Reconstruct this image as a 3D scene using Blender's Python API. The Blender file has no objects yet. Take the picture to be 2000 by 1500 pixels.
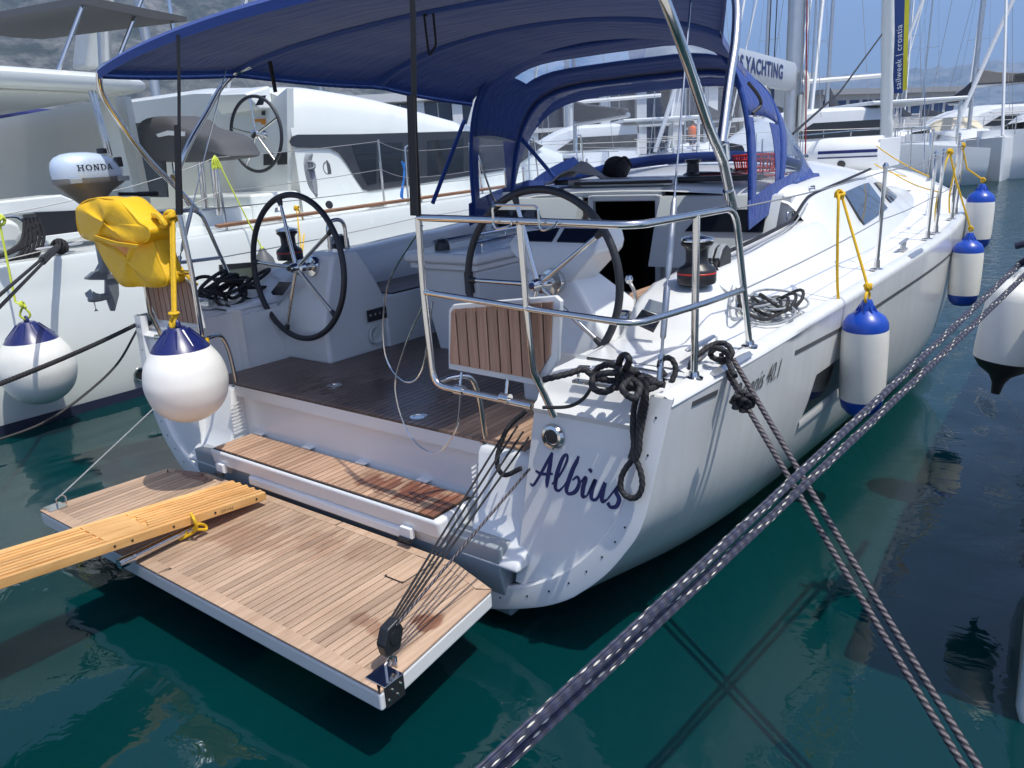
import bpy, math, random
from math import sin, cos, pi, radians, sqrt, atan2
from mathutils import Vector as V, Matrix

# ------------------------------------------------------------------ camera, sky, sun, exposure
scene = bpy.context.scene
C = scene.collection
CAM = V((3.0794, -2.2903, 2.0499)); YAW, PITCH, ROLL, FPX = radians(38.088), radians(-16.805), radians(-3.2926), 1494.16
_f = V((-sin(YAW)*cos(PITCH), cos(YAW)*cos(PITCH), sin(PITCH)))
_r = _f.cross(V((0, 0, 1))).normalized(); _u = _r.cross(_f)
_r2 = cos(ROLL)*_r + sin(ROLL)*_u; _u2 = -sin(ROLL)*_r + cos(ROLL)*_u
cam = bpy.data.cameras.new('camera'); camo = bpy.data.objects.new('camera', cam); C.objects.link(camo)
m = Matrix.Identity(4)
for i in range(3):
    m[i][0] = _r2[i]; m[i][1] = _u2[i]; m[i][2] = -_f[i]; m[i][3] = CAM[i]
camo.matrix_world = m
cam.sensor_width = 36; cam.lens = FPX/2000*36; cam.clip_start = .05; cam.clip_end = 60000
scene.camera = camo

SUN = V((.42, -.03, 1)).normalized()
world = bpy.data.worlds.new('World'); scene.world = world; world.use_nodes = True
nt = world.node_tree; bg = nt.nodes['Background']
sky = nt.nodes.new('ShaderNodeTexSky'); sky.sky_type = 'NISHITA'; sky.sun_disc = False
sky.sun_elevation = math.asin(SUN.z); sky.sun_rotation = atan2(SUN.x, SUN.y)
sky.altitude = 500; sky.air_density = .5; sky.dust_density = 3; sky.ozone_density = 5
nt.links.new(sky.outputs[0], bg.inputs[0]); bg.inputs[1].default_value = .15
sl = bpy.data.lights.new('sun', 'SUN'); sl.energy = 2.4; sl.angle = radians(.53); sl.color = (1, .97, .88)
so = bpy.data.objects.new('sun', sl); C.objects.link(so); so.rotation_euler = SUN.to_track_quat('Z', 'Y').to_euler()
scene.view_settings.view_transform = 'Standard'; scene.view_settings.look = 'None'
scene.view_settings.exposure = 0.92; scene.view_settings.gamma = 1
scene.render.engine = 'CYCLES'
scene.cycles.max_bounces = 10; scene.cycles.transparent_max_bounces = 24; scene.cycles.glossy_bounces = 5
scene.cycles.transmission_bounces = 6; scene.cycles.volume_bounces = 0; scene.cycles.caustics_reflective = False
scene.cycles.caustics_refractive = False; scene.cycles.sample_clamp_indirect = 6

# ------------------------------------------------------------------ survey: where a sight line meets a known plane
def _ray(px, py): return _f + (px-1000)/FPX*_r2 + (750-py)/FPX*_u2
def PX(px, py, v): d = _ray(px, py); return CAM + d*((v-CAM.x)/d.x)
def PY(px, py, v): d = _ray(px, py); return CAM + d*((v-CAM.y)/d.y)
def PZ(px, py, v): d = _ray(px, py); return CAM + d*((v-CAM.z)/d.z)
def PD(px, py, v): return CAM + _ray(px, py)*v

# ------------------------------------------------------------------ mesh builder
def lerp(a, b, t): return a + (b-a)*t
def cat(pts, n=8, closed=False):
    pts = [V(p) for p in pts]; N = len(pts); out = []
    segs = N if closed else N-1
    for i in range(segs):
        p1 = pts[i]; p2 = pts[(i+1) % N]
        p0 = pts[i-1] if (i > 0 or closed) else p1*2-p2
        p3 = pts[(i+2) % N] if (i+2 < N or closed) else p2*2-p1
        for k in range(n):
            t = k/n
            out.append(.5*((2*p1)+(p2-p0)*t+(2*p0-5*p1+4*p2-p3)*t*t+(3*p1-p0-3*p2+p3)*t**3))
    if not closed: out.append(pts[-1].copy())
    return out
def fillet(pts, r, n=6):
    pts = [V(p) for p in pts]; out = [pts[0]]
    for i in range(1, len(pts)-1):
        a, b, c = pts[i-1], pts[i], pts[i+1]
        u = (a-b); w = (c-b); rr = min(r, u.length*.48, w.length*.48)
        s = b+u.normalized()*rr; e = b+w.normalized()*rr
        for k in range(n+1):
            t = k/n; out.append((1-t)**2*s + 2*t*(1-t)*b + t*t*e)
    out.append(pts[-1]); return out
class MB:
    def __init__(s): s.v = []; s.f = []; s.uv = None
    def add(s, vs, fs):
        o = len(s.v); s.v += [tuple(v) for v in vs]; s.f += [tuple(i+o for i in f) for f in fs]; return s
    def box(s, x0, x1, y0, y1, z0, z1):
        return s.hexa([(x0,y0,z0),(x1,y0,z0),(x1,y1,z0),(x0,y1,z0),(x0,y0,z1),(x1,y0,z1),(x1,y1,z1),(x0,y1,z1)])
    def hexa(s, p): return s.add(p, [(3,2,1,0),(4,5,6,7),(0,1,5,4),(1,2,6,5),(2,3,7,6),(3,0,4,7)])
    def bar(s, a, b, w, h, up=(0,0,1)):
        a = V(a); b = V(b); d = (b-a).normalized(); u = V(up); sd = d.cross(u).normalized(); u = sd.cross(d).normalized()
        q = [(-w,-h),(w,-h),(w,h),(-w,h)]
        return s.hexa([a+sd*i*.5+u*j*.5 for i,j in q]+[b+sd*i*.5+u*j*.5 for i,j in q])
    def tube(s, pts, r, n=8, closed=False, caps=True, prof=None, uvlen=False):
        pts = [V(p) for p in pts]; N = len(pts)
        rr = r if isinstance(r, (list, tuple)) else [r]*N
        def tan(i):
            if closed: return (pts[(i+1) % N]-pts[i-1]).normalized()
            return (pts[min(i+1, N-1)]-pts[max(i-1, 0)]).normalized()
        t0 = tan(0); ref = V((0,0,1)) if abs(t0.z) < .9 else V((1,0,0))
        a = t0.cross(ref).normalized(); o = len(s.v); L = 0; acc = []
        for i in range(N):
            t = tan(i); a = (a-t*a.dot(t)).normalized(); b = t.cross(a)
            if i: L += (pts[i]-pts[i-1]).length
            for k in range(n):
                th = 2*pi*k/n; q = rr[i]*(prof(th, L) if prof else 1)
                s.v.append(tuple(pts[i]+a*cos(th)*q+b*sin(th)*q))
            acc.append(L)
        M = N if closed else N-1
        if uvlen and s.uv is None: s.uv = {}
        for i in range(M):
            j = (i+1) % N
            for k in range(n):
                k2 = (k+1) % n
                if uvlen: s.uv[len(s.f)] = [(k/n, acc[i]), ((k+1)/n, acc[i]), ((k+1)/n, acc[j]), (k/n, acc[j])]
                s.f.append((o+i*n+k, o+i*n+k2, o+j*n+k2, o+j*n+k))
        if caps and not closed:
            s.f.append(tuple(o+k for k in range(n-1, -1, -1))); s.f.append(tuple(o+(N-1)*n+k for k in range(n)))
        return s
    def lathe(s, prof, c=(0,0,0), ax=(0,0,1), n=24):
        c = V(c); ax = V(ax).normalized(); ref = V((1,0,0)) if abs(ax.x) < .9 else V((0,1,0))
        a = ax.cross(ref).normalized(); b = ax.cross(a); rings = []
        for r, h in prof:
            rings.append([c+ax*h+(a*cos(2*pi*k/n)+b*sin(2*pi*k/n))*max(r, 1e-4) for k in range(n)])
        return s.loft(rings, True)
    def loft(s, rings, closed=True, caps=False):
        n = len(rings[0]); o = len(s.v)
        for r in rings: s.v += [tuple(p) for p in r]
        for i in range(len(rings)-1):
            for k in range(n if closed else n-1):
                k2 = (k+1) % n
                s.f.append((o+i*n+k, o+i*n+k2, o+(i+1)*n+k2, o+(i+1)*n+k))
        if caps:
            s.f.append(tuple(o+k for k in range(n-1, -1, -1))); s.f.append(tuple(o+(len(rings)-1)*n+k for k in range(n)))
        return s
    def prism(s, poly, ext):
        poly = [V(p) for p in poly]; ext = V(ext); n = len(poly); o = len(s.v)
        s.v += [tuple(p) for p in poly]+[tuple(p+ext) for p in poly]
        s.f.append(tuple(o+i for i in range(n-1, -1, -1))); s.f.append(tuple(o+n+i for i in range(n)))
        for i in range(n):
            j = (i+1) % n; s.f.append((o+i, o+j, o+n+j, o+n+i))
        return s
    def solid(s, rows, th):
        """a sheet of rows of points, thickened along its normals"""
        nr, nc = len(rows), len(rows[0]); rows = [[V(p) for p in r] for r in rows]
        def nrm(i, j):
            du = rows[min(i+1,nr-1)][j]-rows[max(i-1,0)][j]; dv = rows[i][min(j+1,nc-1)]-rows[i][max(j-1,0)]
            return du.cross(dv).normalized()
        bot = [[rows[i][j]-nrm(i,j)*th for j in range(nc)] for i in range(nr)]
        o = len(s.v)
        for R in (rows, bot):
            for r in R: s.v += [tuple(p) for p in r]
        q = nr*nc
        for i in range(nr-1):
            for j in range(nc-1):
                a = o+i*nc+j; s.f.append((a, a+nc, a+nc+1, a+1)); s.f.append((a+q, a+q+1, a+q+nc+1, a+q+nc))
        e = [o+j for j in range(nc)]+[o+i*nc+nc-1 for i in range(1,nr)]+[o+(nr-1)*nc+j for j in range(nc-2,-1,-1)]+[o+i*nc for i in range(nr-2,0,-1)]
        for i in range(len(e)):
            a, b = e[i], e[(i+1) % len(e)]; s.f.append((a, b, b+q, a+q))
        return s
    def build(s, name, mat, parent=None, ang=40, bev=0, seg=2):
        me = bpy.data.meshes.new(name); me.from_pydata(s.v, [], s.f); me.validate(); me.materials.append(mat)
        if s.uv:
            ul = me.uv_layers.new(name='UVMap')
            for pi_, p in enumerate(me.polygons):
                if pi_ in s.uv:
                    for li, uv in zip(p.loop_indices, s.uv[pi_]): ul.data[li].uv = uv
        me.shade_smooth()
        try: me.set_sharp_from_angle(angle=radians(ang))
        except Exception: pass
        ob = bpy.data.objects.new(name, me); C.objects.link(ob)
        if parent: ob.parent = parent
        if bev:
            md = ob.modifiers.new('bevel', 'BEVEL'); md.width = bev; md.segments = seg; md.limit_method = 'ANGLE'; md.angle_limit = radians(35); md.harden_normals = True
        return ob
def tag(o, label=None, cat_=None, group=None, kind=None):
    if label: o['label'] = label
    if cat_: o['category'] = cat_
    if group: o['group'] = group
    if kind: o['kind'] = kind
    return o
def thing(name, label, cat_, group=None, loc=None):
    o = bpy.data.objects.new(name, None); C.objects.link(o); o.empty_display_size = .1
    return tag(o, label, cat_, group)

# ------------------------------------------------------------------ materials
MATS = {}
def pm(name, col, rough=.5, metal=0, coat=0, var=None, bump=None, spec=.5, sheen=0, trans=None, stretch=None, dirt=None):
    """principled material: var=(scale, amount) tints the colour with noise, bump=(scale, strength, distance)"""
    if name in MATS: return MATS[name]
    m = bpy.data.materials.new(name); m.use_nodes = True; t = m.node_tree; n = t.nodes; p = n['Principled BSDF']; L = t.links.new
    p.inputs['Base Color'].default_value = (*col, 1); p.inputs['Roughness'].default_value = rough; p.inputs['Metallic'].default_value = metal
    p.inputs['Coat Weight'].default_value = coat; p.inputs['Coat Roughness'].default_value = .05; p.inputs['Specular IOR Level'].default_value = spec
    if sheen: p.inputs['Sheen Weight'].default_value = sheen
    tc = n.new('ShaderNodeTexCoord'); src = tc.outputs['Object']
    if stretch:
        mp = n.new('ShaderNodeMapping'); mp.inputs['Scale'].default_value = stretch; L(src, mp.inputs[0]); src = mp.outputs[0]
    if var:
        nz = n.new('ShaderNodeTexNoise'); nz.inputs['Scale'].default_value = var[0]; nz.inputs['Detail'].default_value = 6; nz.inputs['Roughness'].default_value = .6
        L(src, nz.inputs['Vector'])
        rp = n.new('ShaderNodeMapRange'); rp.inputs[1].default_value = .3; rp.inputs[2].default_value = .7; rp.inputs[3].default_value = 1-var[1]; rp.inputs[4].default_value = 1+var[1]
        L(nz.outputs[0], rp.inputs[0])
        mx = n.new('ShaderNodeMix'); mx.data_type = 'RGBA'; mx.blend_type = 'MULTIPLY'; mx.inputs[0].default_value = 1
        mx.inputs[6].default_value = (*col, 1); L(rp.outputs[0], mx.inputs[7]); L(mx.outputs[2], p.inputs['Base Color'])
        r2 = n.new('ShaderNodeMapRange'); r2.inputs[3].default_value = rough*.8; r2.inputs[4].default_value = min(1, rough*1.25); L(nz.outputs[0], r2.inputs[0]); L(r2.outputs[0], p.inputs['Roughness'])
    if bump:
        nb = n.new('ShaderNodeTexNoise'); nb.inputs['Scale'].default_value = bump[0]; nb.inputs['Detail'].default_value = 4; L(src, nb.inputs['Vector'])
        b = n.new('ShaderNodeBump'); b.inputs['Strength'].default_value = bump[1]; b.inputs['Distance'].default_value = bump[2] if len(bump) > 2 else .01
        L(nb.outputs[0], b.inputs['Height']); L(b.outputs[0], p.inputs['Normal'])
    if trans is not None:
        p.inputs['Transmission Weight'].default_value = trans
    MATS[name] = m; return m
GEL = pm('gelcoat', (.73, .74, .735), .22, coat=.3, var=(1.2, .025), bump=(2.2, .03, .01))
def hull_gel():
    m = pm('hull_gelcoat', (.735, .745, .74), .2, coat=.35, var=(1.2, .025), bump=(2.2, .03, .01)); t = m.node_tree; n = t.nodes; L = t.links.new; p = n['Principled BSDF']
    src = p.inputs['Base Color'].links[0].from_socket; tc = n.new('ShaderNodeTexCoord'); sp = n.new('ShaderNodeSeparateXYZ'); L(tc.outputs['Object'], sp.inputs[0])
    mp = n.new('ShaderNodeMapping'); mp.inputs['Scale'].default_value = (7, 7, .7); L(tc.outputs['Object'], mp.inputs[0])
    nz = n.new('ShaderNodeTexNoise'); nz.inputs['Scale'].default_value = 2; nz.inputs['Detail'].default_value = 7; L(mp.outputs[0], nz.inputs['Vector'])
    # growth and scum just above the waterline, faint drip streaks above it
    h = n.new('ShaderNodeMapRange'); h.inputs[1].default_value = .02; h.inputs[2].default_value = .34; h.inputs[3].default_value = .95; h.inputs[4].default_value = .16; L(sp.outputs[2], h.inputs[0])
    r = n.new('ShaderNodeMapRange'); r.inputs[1].default_value = .42; r.inputs[2].default_value = .70; L(nz.outputs[0], r.inputs[0])
    k = n.new('ShaderNodeMath'); k.operation = 'MULTIPLY'; L(h.outputs[0], k.inputs[0]); L(r.outputs[0], k.inputs[1])
    mx = n.new('ShaderNodeMix'); mx.data_type = 'RGBA'; L(k.outputs[0], mx.inputs[0]); L(src, mx.inputs[6]); mx.inputs[7].default_value = (.46, .45, .37, 1); L(mx.outputs[2], p.inputs['Base Color']); return m
HULLG = hull_gel()
NONSKID = pm('nonskid_deck', (.74, .755, .76), .5, var=(3, .03), bump=(900, .25, .002))
MIDGREY = pm('mid_grey', (.30, .33, .35), .4, var=(2, .05))
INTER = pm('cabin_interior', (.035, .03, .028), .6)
STEEL = pm('stainless_steel', (.66, .65, .63), .12, 1, var=(9, .05))
ALU = pm('anodised_aluminium', (.50, .51, .52), .38, .9, var=(6, .06))
BLACK = pm('black_plastic', (.018, .019, .022), .38, bump=(60, .08))
RUBBER = pm('black_rubber', (.02, .021, .024), .55, var=(20, .2))
LEATHER = pm('black_leather', (.022, .024, .03), .5, bump=(220, .2, .002))
GLASSD = pm('dark_window', (.012, .014, .017), .05, coat=.6)
NAVYPAINT = pm('navy_lettering', (.012, .022, .11), .35)
GREYPAINT = pm('grey_lettering', (.09, .09, .095), .4)
BLUEV = pm('blue_vinyl', (.008, .06, .40), .32, coat=.2, var=(4, .08))
NAVYV = pm('navy_vinyl', (.012, .018, .11), .3, coat=.2, var=(4, .08))
FENDERW = pm('fender_vinyl', (.80, .79, .735), .36, var=(2.6, .09), bump=(9, .08, .01))
YELLOWROPE = pm('yellow_rope', (.72, .44, .012), .7, bump=(260, .6, .003), var=(60, .12))
LIMEROPE = pm('lime_rope', (.55, .62, .06), .7, bump=(260, .6, .003))
WHITEROPE = pm('white_rope', (.62, .62, .58), .75, bump=(260, .6, .003))
GREYROPE = pm('grey_rope', (.30, .32, .34), .75, bump=(300, .6, .003), var=(120, .35))
BLACKROPE = pm('black_rope', (.012, .012, .014), .6, bump=(300, .5, .003), var=(160, .5))
REDROPE = pm('red_rope', (.28, .015, .02), .7, bump=(300, .6, .003))
BLUEROPE = pm('blue_cord', (.02, .18, .6), .7, bump=(300, .6, .003))
ANTIFOUL = pm('navy_antifouling', (.006, .010, .035), .6, var=(2, .2))
ORANGEP = pm('orange_plug', (.72, .26, .01), .45)
YELLOWBAG = pm('yellow_canvas', (.80, .47, .006), .55, var=(5, .08), bump=(7, .5, .03))
WHITEP = pm('white_plastic', (.72, .73, .73), .4)
SILVER = pm('silver_paint', (.56, .66, .78), .28, .15, coat=.5, var=(2, .03))
SILVERD = pm('outboard_casing', (.17, .165, .155), .4, .2, var=(3, .1))
SILVERL = pm('outboard_leg_paint', (.20, .22, .24), .4, .25, var=(4, .08))
GREYCLOTH = pm('grey_canvas', (.33, .31, .29), .85, bump=(9, .35, .02), var=(10, .06))
BLACKCLOTH = pm('black_cloth', (.012, .012, .015), .9, bump=(30, .6, .02))
CHARCOAL = pm('charcoal_upholstery', (.07, .072, .078), .75, bump=(8, .2, .02))
MAROON = pm('smoked_acrylic', (.13, .085, .085), .25, coat=.2)
DISPLAY = pm('black_display_cover', (.008, .011, .022), .3, coat=.3)
CAULK = pm('teak_caulking', (.016, .015, .014), .6)
REDP = pm('red_plastic', (.55, .03, .02), .4)
WIRE = pm('wire_rope', (.30, .30, .30), .5, .3)
ORANGEC = pm('orange_cloth', (.85, .14, .02), .7)
SKIN = pm('skin', (.42, .24, .17), .6)
WHITEGREY = pm('weathered_gelcoat', (.60, .63, .61), .3, coat=.2, var=(1, .05))

def wood(name, c1, c2, rough=.6, axis='y', wet_shaded=None):
    if name in MATS: return MATS[name]
    m = bpy.data.materials.new(name); m.use_nodes = True; t = m.node_tree; n = t.nodes; p = n['Principled BSDF']; L = t.links.new
    tc = n.new('ShaderNodeTexCoord'); oi = n.new('ShaderNodeObjectInfo')
    mp = n.new('ShaderNodeMapping'); mp.inputs['Scale'].default_value = {'y': (55, 3, 30), 'x': (3, 55, 30), 'z': (55, 55, 3), 'p': (30, 2.2, 30)}[axis]
    L(tc.outputs['Object'], mp.inputs[0])
    av = n.new('ShaderNodeVectorMath'); av.operation = 'ADD'; L(mp.outputs[0], av.inputs[0])
    cv = n.new('ShaderNodeCombineXYZ'); ml = n.new('ShaderNodeMath'); ml.operation = 'MULTIPLY'; ml.inputs[1].default_value = 57; L(oi.outputs['Random'], ml.inputs[0])
    for i in range(3): L(ml.outputs[0], cv.inputs[i])
    L(cv.outputs[0], av.inputs[1])
    g = n.new('ShaderNodeTexNoise'); g.inputs['Scale'].default_value = 1; g.inputs['Detail'].default_value = 7; g.inputs['Roughness'].default_value = .65; g.inputs['Distortion'].default_value = .4
    L(av.outputs[0], g.inputs['Vector'])
    rp = n.new('ShaderNodeValToRGB'); rp.color_ramp.elements[0].position = .32; rp.color_ramp.elements[1].position = .68
    rp.color_ramp.elements[0].color = (*c1, 1); rp.color_ramp.elements[1].color = (*c2, 1); L(g.outputs[0], rp.inputs[0])
    # each plank its own tone, broad weathering over all
    hs = n.new('ShaderNodeHueSaturation'); mr = n.new('ShaderNodeMapRange'); mr.inputs[3].default_value = .80; mr.inputs[4].default_value = 1.16
    L(oi.outputs['Random'], mr.inputs[0]); L(mr.outputs[0], hs.inputs['Value']); L(rp.outputs[0], hs.inputs['Color'])
    w = n.new('ShaderNodeTexNoise'); w.inputs['Scale'].default_value = 2.2; w.inputs['Detail'].default_value = 5; L(tc.outputs['Object'], w.inputs['Vector'])
    wr = n.new('ShaderNodeMapRange'); wr.inputs[1].default_value = .35; wr.inputs[2].default_value = .65; wr.inputs[3].default_value = .84; wr.inputs[4].default_value = 1.12; L(w.outputs[0], wr.inputs[0])
    mx = n.new('ShaderNodeMix'); mx.data_type = 'RGBA'; mx.blend_type = 'MULTIPLY'; mx.inputs[0].default_value = 1; L(hs.outputs[0], mx.inputs[6]); L(wr.outputs[0], mx.inputs[7])
    out = mx.outputs[2]; p.inputs['Roughness'].default_value = rough
    if wet_shaded:
        # damp patches, some also painting in shade: darker, redder, glossier; given as [(x, y, rx, ry, strength)]
        acc = None
        sx = n.new('ShaderNodeSeparateXYZ'); L(tc.outputs['Object'], sx.inputs[0])
        nz = n.new('ShaderNodeTexNoise'); nz.inputs['Scale'].default_value = 5; nz.inputs['Detail'].default_value = 5
        mp2 = n.new('ShaderNodeMapping'); mp2.inputs['Scale'].default_value = (3.2, .8, 1); L(tc.outputs['Object'], mp2.inputs[0]); L(mp2.outputs[0], nz.inputs['Vector'])
        for (x, y, rx, ry, k) in wet_shaded:
            def mth(op, a, b=None):
                q = n.new('ShaderNodeMath'); q.operation = op
                for i, s in enumerate((a, b)):
                    if s is None: continue
                    if isinstance(s, (int, float)): q.inputs[i].default_value = s
                    else: L(s, q.inputs[i])
                return q.outputs[0]
            dx = mth('DIVIDE', mth('SUBTRACT', sx.outputs[0], x), rx); dy = mth('DIVIDE', mth('SUBTRACT', sx.outputs[1], y), ry)
            d = mth('SQRT', mth('ADD', mth('MULTIPLY', dx, dx), mth('MULTIPLY', dy, dy)))
            e = mth('ADD', mth('SUBTRACT', 1, d), mth('MULTIPLY', mth('SUBTRACT', nz.outputs[0], .5), 2.4))
            q = n.new('ShaderNodeMapRange'); q.inputs[1].default_value = .25; q.inputs[2].default_value = .5; q.inputs[4].default_value = k; L(e, q.inputs[0])
            acc = q.outputs[0] if acc is None else mth('MAXIMUM', acc, q.outputs[0])
        m2 = n.new('ShaderNodeMix'); m2.data_type = 'RGBA'; m2.blend_type = 'MULTIPLY'; L(acc, m2.inputs[0]); L(out, m2.inputs[6]); m2.inputs[7].default_value = (.42, .22, .15, 1)
        out = m2.outputs[2]
        rr = n.new('ShaderNodeMapRange'); rr.inputs[3].default_value = rough; rr.inputs[4].default_value = .16; L(acc, rr.inputs[0]); L(rr.outputs[0], p.inputs['Roughness'])
    L(out, p.inputs['Base Color'])
    b = n.new('ShaderNodeBump'); b.inputs['Strength'].default_value = .25; b.inputs['Distance'].default_value = .002; L(g.outputs[0], b.inputs['Height']); L(b.outputs[0], p.inputs['Normal'])
    MATS[name] = m; return m
TEAKP = wood('platform_teak', (.36, .235, .155), (.50, .36, .255), .62, wet_shaded=[(-.05, -.45, .42, .2, .34), (.35, -.3, .3, .16, .3), (1.18, -.5, .1, .07, .8), (1.0, -.63, .16, .06, .45), (1.02,-.36,.09,.1,.3), (-1.05,-.16,.35,.05,.8)])
TEAKS = wood('step_teak', (.35, .20, .12), (.54, .36, .25), .55, wet_shaded=[(.66, .08, .32, .16, .95), (.40, .05, .2, .12, .85), (.86, .0, .2, .3, .8)])  # starboard-end patches: damp boards with the shade there painted in
TEAKD = wood('wet_shaded_cockpit_teak', (.075, .046, .034), (.150, .098, .076), .3, wet_shaded=[(0, .5, .8, .3, .5)])  # dark tone holds both the wet and the shade under the bimini
TEAKR = wood('dry_sunlit_cockpit_teak', (.30, .18, .115), (.48, .32, .22), .55)  # paler tone holds both dry wood and the sun on it
TEAKH = wood('helm_seat_teak', (.30, .155, .10), (.48, .29, .20), .5, axis='z')
TEAKL = wood('varnished_toe_rail', (.27, .13, .07), (.40, .22, .13), .4)
GANG = wood('varnished_gangway_wood', (.58, .29, .085), (.78, .47, .19), .38, axis='p')

def canvas(name, col, tl=.25, bump=.25, ripple=None, rough=.85):
    m = bpy.data.materials.new(name); m.use_nodes = True; t = m.node_tree; n = t.nodes; p = n['Principled BSDF']; L = t.links.new
    p.inputs['Base Color'].default_value = (*col, 1); p.inputs['Roughness'].default_value = rough; p.inputs['Sheen Weight'].default_value = .15
    tr = n.new('ShaderNodeBsdfTranslucent'); tr.inputs[0].default_value = (*[min(1, q*1.2) for q in col], 1)
    mx = n.new('ShaderNodeMixShader'); mx.inputs[0].default_value = tl
    tc = n.new('ShaderNodeTexCoord'); nz = n.new('ShaderNodeTexNoise'); nz.inputs['Scale'].default_value = 4; nz.inputs['Detail'].default_value = 3
    mp = n.new('ShaderNodeMapping'); mp.inputs['Scale'].default_value = ripple or (1, 1, 1); L(tc.outputs['Object'], mp.inputs[0]); L(mp.outputs[0], nz.inputs['Vector'])
    wv = n.new('ShaderNodeTexNoise'); wv.inputs['Scale'].default_value = 700; L(tc.outputs['Object'], wv.inputs['Vector'])
    ad = n.new('ShaderNodeMath'); ad.operation = 'MULTIPLY_ADD'; ad.inputs[1].default_value = .02; L(wv.outputs[0], ad.inputs[0]); L(nz.outputs[0], ad.inputs[2])
    b = n.new('ShaderNodeBump'); b.inputs['Strength'].default_value = bump; b.inputs['Distance'].default_value = .06; L(ad.outputs[0], b.inputs['Height'])
    L(b.outputs[0], p.inputs['Normal']); L(b.outputs[0], tr.inputs['Normal'])
    L(p.outputs[0], mx.inputs[1]); L(tr.outputs[0], mx.inputs[2]); L(mx.outputs[0], n['Material Output'].inputs[0])
    MATS[name] = m; return m
NAVYC = canvas('navy_canvas', (.006, .045, .24), .04, .22, (.5, 5, 5))
BLUEC = canvas('royal_blue_canvas', (.008, .055, .36), .2, .3)
STRAPM = pm('black_webbing', (.008, .009, .012), .8, bump=(400, .4, .002))
def clear(name, haze=.06, tint=(.93, .96, 1), warp=.25, scale=(3, 3, 5)):
    m = bpy.data.materials.new(name); m.use_nodes = True; t = m.node_tree; n = t.nodes; L = t.links.new; n.remove(n['Principled BSDF'])
    tr = n.new('ShaderNodeBsdfTransparent'); tr.inputs[0].default_value = (*tint, 1)
    gl = n.new('ShaderNodeBsdfGlossy'); gl.inputs['Roughness'].default_value = .06
    df = n.new('ShaderNodeBsdfDiffuse'); df.inputs[0].default_value = (.85, .88, .92, 1)
    tc = n.new('ShaderNodeTexCoord'); mp = n.new('ShaderNodeMapping'); mp.inputs['Scale'].default_value = scale; L(tc.outputs['Object'], mp.inputs[0])
    nz = n.new('ShaderNodeTexNoise'); nz.inputs['Scale'].default_value = 3; nz.inputs['Detail'].default_value = 5; nz.inputs['Distortion'].default_value = 1.5; L(mp.outputs[0], nz.inputs['Vector'])
    b = n.new('ShaderNodeBump'); b.inputs['Strength'].default_value = warp; b.inputs['Distance'].default_value = .05; L(nz.outputs[0], b.inputs['Height']); L(b.outputs[0], gl.inputs['Normal'])
    lw = n.new('ShaderNodeLayerWeight'); lw.inputs[0].default_value = .5; L(b.outputs[0], lw.inputs['Normal'])
    pw = n.new('ShaderNodeMath'); pw.operation = 'POWER'; pw.inputs[1].default_value = 4; L(lw.outputs['Facing'], pw.inputs[0])
    fr = n.new('ShaderNodeMath'); fr.operation = 'MULTIPLY_ADD'; fr.inputs[1].default_value = .7; fr.inputs[2].default_value = .05; L(pw.outputs[0], fr.inputs[0])
    m1 = n.new('ShaderNodeMixShader'); L(fr.outputs[0], m1.inputs[0]); L(tr.outputs[0], m1.inputs[1]); L(gl.outputs[0], m1.inputs[2])
    mr = n.new('ShaderNodeMapRange'); mr.inputs[1].default_value = .48; mr.inputs[2].default_value = .78; mr.inputs[3].default_value = haze*.35; mr.inputs[4].default_value = haze*2.6; L(nz.outputs[0], mr.inputs[0])
    m2 = n.new('ShaderNodeMixShader'); L(mr.outputs[0], m2.inputs[0]); L(m1.outputs[0], m2.inputs[1]); L(df.outputs[0], m2.inputs[2])
    L(m2.outputs[0], n['Material Output'].inputs[0]); MATS[name] = m; return m
VINYL = clear('clear_vinyl', .035, warp=.03)

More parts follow.
